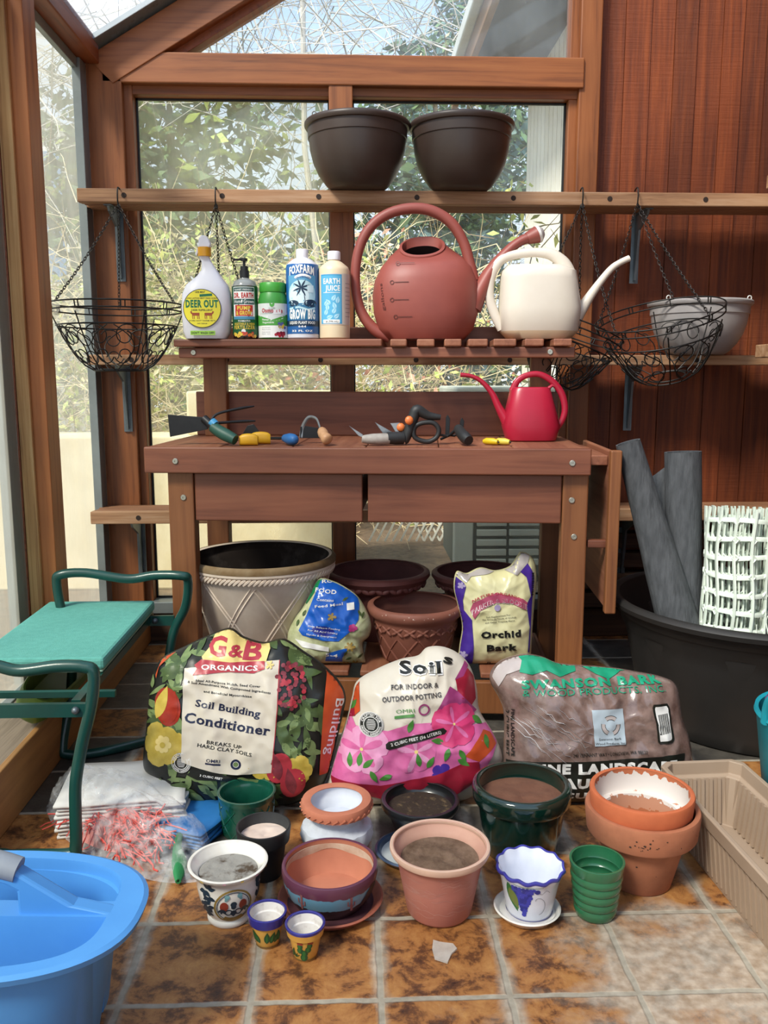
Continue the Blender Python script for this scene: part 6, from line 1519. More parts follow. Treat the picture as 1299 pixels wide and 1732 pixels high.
for k in range(9): P.rect(.040, .066, .07 + k * .013, .073 + k * .013, 6, 1.2)
P.build('printed_label', [ink('sky label', '3f97c4'), ink('lighter sky', '58aad2'), I_WHITE, ink('pale leaf', 'a9d6ea'), ink('clear label', 'cfc6bb'), I_BLACK, ink('tiny print', 'a9a29c')], b, round_map(pr, -90), .01, .0003)

# ================================================================ wire baskets
WIRE = mat('dark bronze wire', '24211f', 0.5, '1c1a18', 8, metal=0.5); RUST = mat('dark bronze chain', '2c2724', 0.5, '221e1b', 8, metal=0.5)
def basket(label, loc, hook, r=.21, h=.21, rot=(0, 0, 0), seed=1, s=1.0, a0=90):
    t = thing('wire_hanging_basket', label, 'basket', loc, rot=tuple(R(a) for a in rot), group='wire hanging baskets on the top shelf edge')
    M_ = Matrix.LocRotScale(Vector(loc), t.rotation_euler, None).inverted()
    fr = MB(); w = .0022
    def rr(z): q = z / h; return r * (.34 + .66 * q ** .55)
    def pt(z, th, e=0): return ((rr(z) + e) * cos(th), (rr(z) + e) * sin(th), z)
    def ring(z, e=0, k=1.0): fr.tube([((rr(min(z, h)) + e) * k * cos(2 * pi * i / 48), (rr(min(z, h)) + e) * k * sin(2 * pi * i / 48), z) for i in range(48)], w * 1.15, 6, closed=True)
    ring(h + .034, .004); ring(h + .012, .001); ring(h * .80, .002); ring(0.002); ring(0.006, -.03)
    for k in range(9):
        th = 2 * pi * k / 9
        fr.tube([pt(h, th, .004)[:2] + (h + .034,), pt(h, th)[:2] + (h + .012,)], w, 6); fr.tube([pt(h, th + .06, .004)[:2] + (h + .034,), pt(h, th + .06)[:2] + (h + .012,)], w, 6)
    for k in range(6):
        th = 2 * pi * k / 6
        fr.tube([pt(h * (1 - i / 10), th, .001) for i in range(10)] + [pt(0.002, th)], w, 6)
    fr.build('frame', WIRE, t, smooth=60)
    # scrolls between the ribs
    for k in range(6):
        sc_ = MB()
        for sg in (-1, 1):
            for (zc, thc, rad, turns, st) in ((h * .60, .25, .038, 1.15, 0.5), (h * .28, .22, .030, 1.1, 3.4)):
                th0 = 2 * pi * (k + .5) / 6 + sg * thc; pts = []
                for i in range(22):
                    q = i / 21; a = st + q * turns * 2 * pi; rd = rad * (1 - .68 * q)
                    z = max(.004, min(h, zc + rd * sin(a))); pts.append(pt(z, th0 + sg * rd * cos(a) / max(rr(zc), .05)))
                sc_.tube(pts, w * .9, 5)
            pts = [pt(h * (.78 - .76 * i / 10), 2 * pi * (k + .5) / 6 + sg * (.05 + .38 * sin(pi * i / 10))) for i in range(11)]
            sc_.tube(pts, w * .9, 5)
        sc_.build('scroll', WIRE, t, smooth=60)
    hk = M_ @ Vector(hook)
    hc = MB(); top = Vector(hook); pts = [top + Vector((0, .035, .050)), top + Vector((0, .022, .056)), top + Vector((0, .002, .054)), top + Vector((0, -.006, .03)), top + Vector((0, -.004, .0)), top + Vector((.006, -.004, -.012)), top + Vector((-.004, -.004, -.014))]
    hc.tube([M_ @ p for p in catmull(pts, 4)], .0026, 6); hc.build('hook', WIRE, t, smooth=60)
    for j in range(3):
        th = R(a0 + 120 * j); e_ = Vector(((r + .004) * cos(th), (r + .004) * sin(th), h + .034)); ch = MB()
        d = e_ - hk; n_ = max(4, int(d.length / .0125)); dn = d.normalized(); x_ = dn.orthogonal().normalized(); y_ = dn.cross(x_)
        for i in range(n_):
            c_ = hk + d * ((i + .5) / n_) - Vector((0, 0, 0.012)) * sin(pi * (i + .5) / n_) ** 1; u_ = x_ if i % 2 else y_
            ch.tube([c_ + dn * (.0088 * cos(2 * pi * q / 8)) + u_ * (.0042 * sin(2 * pi * q / 8)) for q in range(8)], .0014, 4, closed=True)
        ch.build('chain', RUST, t, smooth=60)
    return t
hk1 = [(-0.8069,3.13,1.6426),(-0.4711,3.13,1.645),(0.8146,3.13,1.6539),(1.0108,3.13,1.6553)]
cB = [(-0.7816,2.955,1.0697),(-0.4886,3.235,1.1061),(0.7056,3.03,1.0253),(1.0749,2.93,1.046)]
basket('wire hanging basket with scrollwork, empty, in front of the left corner post', cB[0], hk1[0], .208, .185, (0, 0, 8), a0=95)
basket('wire hanging basket half hidden behind the row of bottles', cB[1], hk1[1], .118, .17, (0, 0, 20), a0=75)
basket('tilted wire hanging basket behind the cream watering can', cB[2], hk1[2], .17, .18, (4, 20, 10), a0=60)
basket('tilted wire hanging basket in front of the grey hanging planter', cB[3], hk1[3], .205, .19, (8, -17, 15), a0=40)

# ================================================================ hand tools on the bench top
TB = .8455
GRIP_G = mat('green rubber grip', '1f4f42', 0.5, '1a4438', 12); T_BLACK = mat('black tool steel', '1d1e20', 0.45, '2a2b2d', 14, metal=0.4); T_BLUE = mat('blue rubber grip', '2a6aa8', 0.5, '245c94', 12); T_YEL = mat('yellow grip plastic', 'd8a520', 0.42, 'c9971c', 12); T_WOOD = wood('turned wood handle', 'b8865c', 'cda077', 'x', 1.2, 0.5, .15); T_GREYH = mat('worn grey handle', 'a8a199', 0.6, '7b746c', 20, bump=.1); T_ORG = mat('orange button', 'd9743a', 0.45); T_STEEL = mat('worn blade steel', 'a3a6a8', 0.3, '85888a', 12, metal=.85); T_BGRIP = mat('black rubber grip', '1c1d1e', 0.55, '242526', 10)
def TT(x, z): return (x, z)
# mattock and two-tine cultivator
c0 = [(-0.3633,2.6997)][0]
t = thing('hand_cultivator', 'mattock with broad black blade, two tines and green grip left on the bench', 'garden tool', (c0[0], c0[1], TB))
def rel(P3, c, z=TB): return [(p[0] - c[0], p[1] - c[1], p[2] - z) for p in P3]
hp = rel([(-0.3535,2.6,0.8635),(-0.3967,2.62,0.8836),(-0.4252,2.635,0.9007)], c0); MB().tube(catmull(hp, 6), lerps([.016, .0195, .0185, .0165], 13), 14).build('grip', GRIP_G, t, smooth=60)
sh = rel([(-0.4216,2.634,0.8989),(-0.4408,2.645,0.9145),(-0.4541,2.652,0.925)], c0); MB().tube(sh, [.013, .0125, .013], 12).build('shaft', T_BLACK, t, smooth=60)
bn = rel([(-0.4178,2.634,0.9061),(-0.429,2.639,0.9166)], c0); MB().tube(bn, .0142, 12).build('blue_band', mat('blue band', '3f93c4', 0.4), t, smooth=60)
bl = [(-0.4464,0.9282),(-0.5647,0.9374),(-0.5602,0.8688),(-0.4439,0.8921)]; MB().prism([(p[0] - c0[0], p[1] - TB) for p in bl], 2.655 - c0[1], 2.662 - c0[1]).build('blade', T_BLACK, t, bevel=.0015)
for pts in ([(-0.4367,2.665,0.9171),(-0.4168,2.68,0.9381),(-0.3609,2.7,0.9519),(-0.308,2.72,0.9603)], [(-0.4281,2.655,0.9104),(-0.4033,2.67,0.9114),(-0.3515,2.69,0.9139),(-0.3037,2.705,0.9149)]):
    q = catmull(rel(pts, c0), 5); MB().tube(q, lerps([.0045, .0045, .0042, .005, .0022], len(q)), 8).build('tine', T_BLACK, t, smooth=60)
# yellow handled pieces
c0 = [(-0.3135,2.6653)][0]
t = thing('pruning_knife', 'folding garden knife with two chunky yellow grips beside the green grip', 'garden tool', (c0[0], c0[1], TB))
q = rel([(-0.3431,2.63,0.8685),(-0.2825,2.65,0.8669)], c0)
def chunk(cx_, cy_, l, w, h, m, nm, rz=0):
    b = MB(); rs = []
    for i in range(9):
        u = i / 8; k = .78 + .22 * sin(pi * u) ** .5
        rs.append([(cx_ + (u - .5) * l * cos(rz) - y * sin(rz), cy_ + (u - .5) * l * sin(rz) + y * cos(rz), h * .5 * k + z) for y, z in [(w / 2 * k * math.copysign(abs(cos(a)) ** .6, cos(a)), h / 2 * k * math.copysign(abs(sin(a)) ** .6, sin(a))) for a in [2 * pi * j / 16 for j in range(16)]]])
    return b.rings(rs).build(nm, m, t, smooth=50)
chunk(-.002, -.045, .055, .035, .036, T_YEL, 'grip'); chunk(.028, .01, .06, .035, .038, T_YEL, 'grip', .1)
MB().prism([(-.03, .03), (-.015, .055), (.005, .06), (.02, .04), (.02, .02), (-.02, .02)], .03, .034).build('blade', T_BLACK, t, bevel=.001)
# blue handled dibber
c0 = [(-0.1876,2.6119)][0]
t = thing('hand_weeder', 'slim black-shafted weeder with a blue grip lying on the bench', 'garden tool', (c0[0], c0[1], TB))
q = rel([(-0.1714,2.585,0.8676),(-0.2089,2.66,0.8715)], c0); q = [(a[0], a[1], .0185) for a in q]; q = [q[0], tuple((Vector(q[0]) + Vector(q[1])) / 2), q[1]]
MB().tube(catmull(q, 6), lerps([.008, .0165, .018, .017, .014, .012], 13), 14).build('grip', T_BLUE, t, smooth=60)
MB().tube([q[2], (q[2][0] - .06, q[2][1] + .09, .012), (q[2][0] - .075, q[2][1] + .11, .008)], [.005, .0045, .004], 8).build('shaft', T_BLACK, t, smooth=60)
# stirrup weeder, wooden grip
c0 = [(-0.0786,2.5609)][0]
t = thing('stirrup_hoe', 'short stirrup hoe with a turned pale wood handle and black loop blade', 'garden tool', (c0[0], c0[1], TB))
q = rel([(-0.072,2.58,0.8606),(-0.0849,2.6,0.8735),(-0.0949,2.635,0.8892)], c0); q = catmull(q, 6)
MB().tube(q, lerps([.009, .018, .0175, .0145, .0165, .0155, .012], len(q)), 14).build('grip', T_WOOD, t, smooth=60)
lp = catmull(rel([(-0.1004,2.64,0.8961),(-0.11,2.66,0.9204),(-0.1254,2.68,0.9268),(-0.1406,2.69,0.9227),(-0.1562,2.7,0.8964),(-0.1623,2.7,0.8632)], c0), 5); MB().tube(lp, .006, 8, flat=(.4, 1)).build('loop', T_STEEL, t, smooth=60)
MB().prism([(p[0] - c0[0], p[1] - TB) for p in [(-0.1636,0.8964),(-0.1525,0.9001),(-0.1027,0.8926),(-0.1031,0.8612),(-0.166,0.8613)]], 2.698 - c0[1], 2.702 - c0[1]).build('blade', T_BLACK, t, bevel=.001)
# grass shears: worn grey handle and steel blade
c0 = [(0.1139,2.6061)][0]
t = thing('grass_shears', 'grass shears with two steel blades and a worn grey handle', 'garden tool', (c0[0], c0[1], TB))
q = [(a[0], a[1], .019) for a in rel([(0.0276,2.6,0.8696),(0.0779,2.605,0.8691),(0.1104,2.61,0.8687)], c0)]
MB().tube(catmull(q, 6), lerps([.011, .0165, .0175, .0165], 13), 14).build('grip', T_GREYH, t, smooth=60)
q = [(a[0], a[1], .021) for a in rel([(0.105,2.61,0.8687),(0.1323,2.615,0.8683),(0.1543,2.62,0.8715)], c0)]; MB().tube(q, [.018, .0195, .019], 14).build('ferrule', T_BGRIP, t, smooth=60)
for pts, y in (([(-0.0115,0.9036),(0.0312,0.8768),(0.0294,0.8678),(0.0169,0.8732)], 2.60), ([(0.0686,0.911),(0.1235,0.8799),(0.1309,0.8634),(0.0979,0.8689)], 2.66)):
    MB().prism([(p[0] - c0[0], p[1] - TB + .002) for p in pts], y - c0[1] - .003, y - c0[1] + .003).build('blade', T_STEEL, t, bevel=.001)
# pruning shears standing on the loop handle
c0 = [(0.2093,2.6276)][0]
t = thing('pruning_shears', 'black pruning shears with orange buttons and a loop handle, standing on edge', 'garden tool', (c0[0], c0[1], TB))
hd = catmull(rel([(0.1579,2.62,0.8535),(0.1723,2.62,0.8895),(0.1865,2.62,0.9326),(0.1972,2.62,0.9505),(0.2298,2.62,0.9343),(0.2678,2.62,0.9289)], c0), 5); hd = [(a[0], a[1], max(a[2], .012)) for a in hd]
MB().tube(hd, lerps([.012, .016, .017, .018, .013, .0085], len(hd)), 12).build('upper_handle', T_BGRIP, t, smooth=60)
lp = catmull(rel([(0.1901,2.615,0.8682),(0.1881,2.615,0.897),(0.2079,2.615,0.9113),(0.244,2.615,0.913),(0.2623,2.615,0.8932),(0.2553,2.615,0.868),(0.2264,2.615,0.8554)], c0), 5, True); lp = [(a[0], a[1], max(a[2], .008)) for a in lp]
MB().tube(lp, .0075, 10, closed=True).build('loop_handle', T_BGRIP, t, smooth=60)
MB().tube(rel([(0.2629,2.62,0.8767),(0.2913,2.63,0.8705)], c0), .004, 8).build('spring_arm', T_BGRIP, t, smooth=60)
for p in [(0.1706,2.596,0.9212),(0.1472,2.625,0.8983)]:
    p = rel([p], c0)[0]; v, f = blob(p, .013, .008, .014, 0); MB().add(v, f).build('button', T_ORG, t, smooth=60)
MB().prism([(p[0] - c0[0], p[1] - TB) for p in [(0.1692,0.8997),(0.1438,0.9124),(0.1149,0.9107),(0.1367,0.8745),(0.1621,0.8708)]], 2.628 - c0[1], 2.634 - c0[1]).build('blade', T_STEEL, t, bevel=.001)
# black gripped fork
c0 = [(0.3265,2.5461)][0]
t = thing('hand_fork', 'small two-pronged fork with a black bent grip lying towards the front', 'garden tool', (c0[0], c0[1], TB))
q = rel([(0.3476,2.56,0.868),(0.333,2.6,0.8778),(0.3263,2.65,0.8928)], c0); q[0] = (q[0][0], q[0][1], .0165); MB().tube(catmull(q, 6), lerps([.015, .0185, .017, .0165, .014], 13), 14).build('grip', T_BGRIP, t, smooth=60)
MB().tube(rel([(0.3263,2.65,0.8946),(0.3061,2.68,0.8726),(0.2757,2.69,0.8572)], c0), [.007, .005, .004], 8).build('shank', T_BLACK, t, smooth=60)
for pts in ([(0.2904,0.872),(0.2917,0.9256),(0.2972,0.9348),(0.3048,0.9219),(0.3035,0.872)], [(0.3351,0.8774),(0.3365,0.9144),(0.3419,0.9255),(0.3495,0.9144),(0.3463,0.8774)]):
    MB().prism([(p[0] - c0[0], p[1] - TB) for p in pts], 2.685 - c0[1], 2.691 - c0[1]).build('prong', T_BLACK, t, bevel=.001)
MB().tube(rel([(0.2958,2.688,0.8721),(0.3182,2.688,0.8683),(0.3404,2.688,0.8794)], c0), .0035, 8).build('cross_bar', T_BLACK, t, smooth=60)
# two small yellow tools
for lab, pa, pb, hxx in (('short bright yellow plastic peg, left of the paler one', ([(0.4402,2.59,0.8567),(0.4013,2.62,0.8619)]), 0, 'd8b81a'), ('short pale yellow plastic peg in front of the red can', ([(0.4754,2.585,0.8534),(0.4362,2.61,0.8589)]), 0, 'd9c34a')):
    c_ = pa[0]; t = thing('plastic_peg', lab, 'peg', (c_[0], c_[1], TB), 0, 'yellow pegs on the bench top')
    d_ = Vector((pa[1][0] - c_[0], pa[1][1] - c_[1], 0))
    MB().tube([(0, 0, .0095), tuple(d_ * .3 + Vector((0, 0, .011))), tuple(d_ * .8 + Vector((0, 0, .011))), tuple(d_ + Vector((0, 0, .0095)))], [.0075, .0105, .0105, .0065], 12).build('peg_body', mat('peg ' + hxx, hxx, .45), t, smooth=60)
    v, f = blob((0.001, -.007, .010), .003, .002, .003, 0); MB().add(v, f).build('peg_hole', BLK, t, smooth=60)

# ================================================================ kneeler bench, left
KG = mat('dark green enamel', '12473f', 0.35, '0f3d36', 10, coat=.2); FOAM = mat('sea green foam', '63ada0', 0.85, '58a093', 60, bump=.3, bscale=260); KUND = mat('pale green foam edge', '8fb09c', .8)
OLV = mat('olive green plastic', '5f7a2a', 0.45, '526c24', 5)
t = thing('garden_kneeler', 'sea green garden kneeler bench with dark green tubular handles', 'bench', (-.75, 2.1, 0))
def kt(nm, pts, r=.0135, par=None, k=6, closed=False): return MB().tube(catmull([(p[0] + .75, p[1] - 2.1, p[2]) for p in pts], k, closed), r, 12, closed=closed).build(nm, KG, par or t, smooth=60)
ZK = .385
seat = MB().box(-.165, .150, -.10, .44, ZK - .03, ZK).build('seat_pad', FOAM, t, bevel=.008)
MB().box(-.160, .145, -.095, .435, ZK - .038, ZK - .0305).build('seat_tray', KUND, t, bevel=.003)
for xx in (-.15, .135): MB().bar((xx, -.27, ZK - .05), (xx, .44, ZK - .05), .02, .02).build('side_bar', KG, t)
for yy, xa_, xb_ in ((-.295, -.08, .168), (.40, -.08, .215)): MB().bar((xa_, yy, ZK - .052), (xb_, yy, ZK - .052), .012, .03).build('cross_bar', KG, t)
MB().bar((-.18, -.19, ZK - .055), (.20, -.19, ZK - .055), .014, .014).build('cross_bar', KG, t)
def frame_(pts, nm): return kt(nm, pts, .0135, None, 6, True)
near = [(-0.5559,1.8,0.4434),(-0.6856,1.8,0.4437),(-0.8353,1.8,0.4508)]
yF, yN = 2.47, 1.80
frame_([(-.50, yF - .01, .478), (-.485, yF, .46), (-.497, yF + .01, .38), (-.535, yF + .005, .30), (-.555, yF - .02, .16), (-.555, yF - .06, .03), (-.575, yF - .085, .0145), (-.70, yF - .17, .0135), (-.795, yF - .19, .0145), (-.812, yF - .18, .04), (-.802, yF - .12, .17), (-.822, yF - .03, .29), (-.855, yF, .37), (-.865, yF, .46), (-.85, yF - .005, .483), (-.78, yF, .487), (-.66, yF, .468), (-.58, yF, .478)], 'end_frame')
frame_([(-.583, yN, .432), (-.563, yN, .417), (-.572, yN, .345), (-.598, yN, .25), (-.612, yN - .01, .17), (-.613, yN - .02, .10), (-.613, yN - .03, .035), (-.626, yN - .03, .0145), (-.72, yN - .03, .0135), (-.765, yN - .03, .0145), (-.803, yN - .03, .04), (-.81, yN - .01, .18), (-.84, yN, .29), (-.865, yN, .35), (-.875, yN, .41), (-.86, yN, .436), (-.78, yN, .438), (-.72, yN, .425), (-.64, yN, .434)], 'end_frame')
for (xx, yy) in ((.145, -.305), (.16, .388)):
    v, f = blob((xx, yy, ZK - .05), .009, .009, .009, 0); MB().add(v, f).build('bolt', STEEL, t, smooth=60)
# olive trough behind
t = thing('olive_planter', 'olive green plastic planter trough on the sill behind the kneeler seat', 'planter', (-.85, 2.52, .170), rot=(0, R(28), 0))
m_ = MB(); rs = []
for (z, w_, l_) in ((.0, .040, .38), (.02, .052, .41), (.05, .060, .425), (.08, .062, .43), (.095, .058, .43)):
    rs.append(superring(0, 0, z, w_, l_, 4, 40))
for (z, w_, l_) in ((.096, .052, .425), (.08, .052, .42), (.02, .042, .40)): rs.append(superring(0, 0, z, w_, l_, 4, 40))
m_.rings(rs).build('body', OLV, t, smooth=50)

# ================================================================ blue caddy, front left
CAD = mat('sky blue plastic', '5399dc', 0.45, '4a8fd4', 5, bump=.05); CADG = mat('grey soft grip', '8f96a0', 0.6, '858c96', 20); MUD = mat('mud speck', '2a2320', .9)
t = thing('garden_caddy', 'sky blue plastic garden caddy with two bins and a grey-gripped handle, cut off at left', 'caddy', (-.600, 1.237, 0), -3)
HC = .240; A_, B_ = .270, .166
def sr(z, a, b_, e=2.5, n=72, cx_=0, cy_=0): return superring(cx_, cy_, z, a, b_, e, n)
sh = MB()
outer = [sr(0, .175, .105), sr(.006, .185, .113), (sr(HC - .02, .228, .138)), sr(HC - .018, .246, .150), sr(HC - .014, A_, B_), sr(HC - .004, A_ + .003, B_ + .003), sr(HC, A_ - .004, B_ - .004)]
# two bins: D shaped wells either side of the middle divider
def dwell(sg, z, k):
    a, b_ = A_ - .030, B_ - .026; pts = []
    for i in range(49):
        th = pi * i / 48
        pts.append((a * math.copysign(abs(cos(th)) ** .8, cos(th)) * .93, .020 + (b_ - .020) * abs(sin(th)) ** .62))
    cy_ = .075
    pts = [(x * k, cy_ + (y - cy_) * k) for x, y in pts]
    return [(x, sg * y, z) for x, y in pts]
sh.rings(outer, cap0=True, cap1=False)
o_poly = [Vector((p[0], p[1], 0)) for p in outer[-1]]
h1 = [Vector((p[0], p[1], 0)) for p in dwell(1, 0, 1)]; h2 = [Vector((p[0], p[1], 0)) for p in dwell(-1, 0, 1)]
tri = tessellate_polygon([o_poly, h1, h2]); allp = o_poly + h1 + h2
sh.add([(p.x, p.y, HC) for p in allp], [tuple(q) for q in tri])
for sg in (1, -1):
    sh.rings([dwell(sg, HC, 1), dwell(sg, HC - .006, .985), dwell(sg, .04, .86), dwell(sg, .03, .80)], cap0=False, cap1=True)
sh.build('tub', CAD, t, smooth=40)
# handle: a wall rising along the divider with a hand hole
hw = [(-.235, HC - .002), (-.17, HC + .012), (-.12, HC + .045), (-.07, HC + .078), (-.03, HC + .088), (.03, HC + .088), (.07, HC + .078), (.12, HC + .045), (.17, HC + .012), (.235, HC - .002)]
hh = [(.085, HC - .015), (.085, HC + .035), (.06, HC + .050), (.03, HC + .058), (-.03, HC + .058), (-.06, HC + .050), (-.085, HC + .035), (-.085, HC - .015)]
base_ = [(.235, HC - .03), (-.235, HC - .03)]
oL = [Vector((p[0], p[1], 0)) for p in hw + base_]; iL = [Vector((p[0], p[1], 0)) for p in hh]
tri = tessellate_polygon([oL, iL]); al = oL + iL; n_ = len(al); m_ = MB(); yw = .014
m_.add([(p.x, -yw, p.y) for p in al] + [(p.x, yw, p.y) for p in al], [tuple(q) for q in tri] + [tuple(i + n_ for i in q[::-1]) for q in tri] +
       [(i, (i + 1) % len(oL), n_ + (i + 1) % len(oL), n_ + i) for i in range(len(oL))] + [(len(oL) + i, len(oL) + (i + 1) % len(iL), n_ + len(oL) + (i + 1) % len(iL), n_ + len(oL) + i) for i in range(len(iL))])
hd = m_.build('handle', CAD, t, bevel=.005)
gp = catmull([(-.085, 0, HC + .066), (-.045, 0, HC + .075), (.0, 0, HC + .076), (.045, 0, HC + .075), (.085, 0, HC + .064)], 6)
MB().tube(gp, lerps([.0185, .0195, .0195, .0195, .0185], len(gp)), 14, up=(0, 1, 0), flat=(1, 1.1)).build('grip', CADG, hd, smooth=50)
P = Print(); rnd = random.Random(12)
for (x, z) in ((-.03, .12), (.03, .14), (.09, .15), (.02, .08), (-.05, .06), (.11, .10), (-.08, .13)):
    for k in range(4): P.disk((x + rnd.gauss(0, .002), z + rnd.gauss(0, .002)), rnd.uniform(.0015, .004), 0, 1 + .1 * k, 10)
def cmap(x, z, off):
    f = z / (HC - .02); a = .185 + (.228 - .185) * f; b_ = .113 + (.138 - .113) * f
    return Vector((x, -(b_ * (1 - abs(x / a) ** 2.5) ** (1 / 2.5)) - off - .0008, z))
P.build('mud_specks', [MUD], t, cmap, .01, .0003)

# ================================================================ rolls in the big tub
FAB = mat('charcoal landscape fabric', '585a5d', 0.9, '2e3033', 60, lo=.3, hi=.8, bump=.6, bscale=160, stretch=(1, 1, .22))
t = thing('landscape_fabric_roll', 'charcoal landscape fabric wound into two leaning rolls in the big tub', 'fabric roll', (1.0, 2.52, 0.016))
def roll(pa, pb, r, nm, spin, rlow=None):
    a = Vector(pa) - Vector((1.0, 2.52, .016)); b_ = Vector(pb) - Vector((1.0, 2.52, .016)); d = (b_ - a).normalized()
    x_ = d.cross(Vector((0, 1, 0))).normalized(); y_ = d.cross(x_); m_ = MB(); rs = []
    nz_ = 14
    for i in range(nz_ + 1):
        ring_ = []
        for j in range(40):
            th = 2 * pi * j / 40; rr_ = (r + ((rlow or r) - r) * (1 - i / nz_)) * (1 + .025 * noise.noise(Vector((th * 2, i * .6, spin)))) ; rr_ *= 1 - .0 * j
            ring_.append(a + (b_ - a) * (i / nz_) + x_ * rr_ * cos(th) + y_ * rr_ * sin(th))
        rs.append(ring_)
    rs.append([b_ + (p - b_) * .86 - d * .001 for p in rs[-1]]); rs.append([b_ + (p - b_) * .98 - d * .05 for p in rs[-1]])
    return m_.rings(rs).build(nm, FAB, t, smooth=50)
rA = [(1.0204,2.5,0.1263),(0.9879,2.53,0.8296)]; rB = [(1.0197,2.47,0.1935),(0.8104,2.5,0.8607)]
roll(rA[0], rA[1], .053, 'roll', 1)
bb = roll(rB[0], rB[1], .036, 'roll', 4, .068)
sh = MB(); s0 = [(0.832,2.52,0.838),(0.8202,2.53,0.7751),(0.877,2.56,0.7356),(0.96,2.57,0.7866)]; s1 = [(0.9765,2.45,0.3116),(0.9806,2.46,0.3049),(0.9888,2.48,0.2951),(0.9967,2.49,0.2883)]
g = []
for i in range(13):
    u = i / 12; row = []
    for p, q in zip(catmull(s0, 4), catmull(s1, 4)): w_ = Vector(p).lerp(Vector(q), u); row.append(tuple(w_ - Vector((1.0, 2.52, .016))))
    g.append(row)
nn = len(g[0]); sh.add([p for r in g for p in r], [(i * nn + j, i * nn + j + 1, (i + 1) * nn + j + 1, (i + 1) * nn + j) for i in range(12) for j in range(nn - 1)])
sh.build('loose_sheet', FAB, t, solid=.0015, smooth=60)
# white netting roll
NET = mat('white barrier netting', 'dde5d8', 0.5, 'cfdacb', 6)
nb = [(1.1058,2.36,0.1941),(1.1129,2.42,0.6634)]
t = thing('netting_roll', 'roll of white plastic barrier netting with square holes in the big tub', 'netting', (nb[0][0], nb[0][1], .02), rot=(R(-5), R(1.5), 0))
h_ = .66
for lay, (r_, tw) in enumerate(((.092, 0), (.083, .12), (.072, .3), (.06, .5))):
    m_ = MB(); nc = 12; dz = .052; wst = (.0032 if lay else .0048)
    for k in range(int(h_ / dz) + 1):
        z = k * dz; m_.tube([(r_ * (1 + .03 * sin(3 * th + k + lay)) * cos(th + tw), r_ * (1 + .03 * sin(3 * th + k + lay)) * sin(th + tw), z + .004 * sin(2 * th + k)) for th in [2 * pi * j / 48 for j in range(48)]], wst, 5, closed=True, flat=(.5, 1.5))
    for j in range(nc):
        th = 2 * pi * j / nc + tw
        m_.tube([(r_ * (1 + .03 * sin(3 * (th - tw) + z / dz + lay)) * cos(th + .05 * sin(z * 20)), r_ * (1 + .03 * sin(3 * (th - tw) + z / dz + lay)) * sin(th + .05 * sin(z * 20)), z) for z in [h_ * q / 26 for q in range(27)]], wst * 1.25, 5, flat=(.7, 1.3))
        for k in range(int(h_ / dz)):          # webbed corners of each square hole
            for q in (.16, .84):
                z = (k + q) * dz
                m_.tube([(r_ * cos(th + d_), r_ * sin(th + d_), z + s_ * .006) for d_, s_ in ((-.11, 1 if q < .5 else -1), (0, 0), (.11, 1 if q < .5 else -1))] if False else [(r_ * .998 * cos(th - .09), r_ * .998 * sin(th - .09), k * dz + (0 if q < .5 else dz)), (r_ * .998 * cos(th), r_ * .998 * sin(th), k * dz + (.010 if q < .5 else dz - .010)), (r_ * .998 * cos(th + .09), r_ * .998 * sin(th + .09), k * dz + (0 if q < .5 else dz))], wst * .8, 4)
    m_.build('net_layer', NET, t, smooth=60)
rnd = random.Random(31); m_ = MB()
for k in range(16):
    a = rnd.uniform(-1.4, .3); z = rnd.uniform(.30, .62)
    p0 = Vector((.096 * cos(a), .096 * sin(a), z)); pts = [p0]
    for i in range(4): p0 = p0 + Vector((rnd.uniform(-.006, .012), rnd.uniform(-.014, .004), rnd.uniform(-.035, .015))); pts.append(p0)
    m_.tube(catmull(pts, 4), .0014, 5)
m_.build('loose_strands', NET, t, smooth=60)

# ================================================================ plastic bags of netting beside the kneeler
NW = mat('white frost cloth', 'dcdad6', 0.9, 'cfccc8', 8); NR = mat('coral red netting', 'e0584c', .6, 'd0463c', 12); NRP = mat('pale coral netting', 'dc9088', .75, 'c97a72', 12); NG = mat('green netting', '2f8a52', .6, '287a48', 12); TARP = mat('blue tarp', '2a72b4', .5, '2265a4', 8)
def heap(nm, m, cx_, cy_, a, b_, h, seed, wr, par=None, e=2.4, f=9, sm=60, rot=0):
    m_ = MB(); rs = []; n_ = 64; K = 16
    for k in range(K + 1):
        q = k / K; ring_ = []
        for j in range(n_):
            th = 2 * pi * j / n_; rr_ = (1 - q) ** .5; x = a * rr_ * cos(th) * (1 + .12 * noise.noise(Vector((cos(th) * 2, sin(th) * 2, seed)))); y = b_ * rr_ * sin(th)
            z = h * (1 - rr_ ** e) + (wr * (noise.noise(Vector((x * f, y * f, seed))) + .6 * abs(noise.noise(Vector((x * f * 2.3, y * f * 2.3, seed + 5)))))) * min(1, q * 6)
            ring_.append((cx_ + x * cos(R(rot)) - y * sin(R(rot)), cy_ + x * sin(R(rot)) + y * cos(R(rot)), max(z, .0008)))
        rs.append(ring_)
    m_.rings(rs)
    return m_.build(nm, m, par, smooth=sm)
t = thing('folded_cloth', 'stack of folded white frost cloth lying under the clear bag', 'cloth', (-.56, 1.965, 0), 6)
for k in range(9):
    z = .004 + k * .0095; d_ = .004 * sin(k * 2.1); g = []
    for i in range(15):
        for j in range(9):
            x = -.135 + .29 * i / 14 + d_; y = -.10 + .22 * j / 8 + .003 * cos(k)
            g.append((x + (.012 * noise.noise(Vector((y * 20, k, 1))) if i == 14 else 0), y, z + .0035 * noise.noise(Vector((x * 12, y * 12, k * .15))) + (.018 * (k / 8) * (1 if i > 11 else 0) * (noise.noise(Vector((y * 16, k, 3))) - .3)) ))
    MB().add(g, [(i * 9 + j, i * 9 + j + 1, (i + 1) * 9 + j + 1, (i + 1) * 9 + j) for i in range(14) for j in range(8)]).build('fold', NW, t, solid=.006, smooth=60)
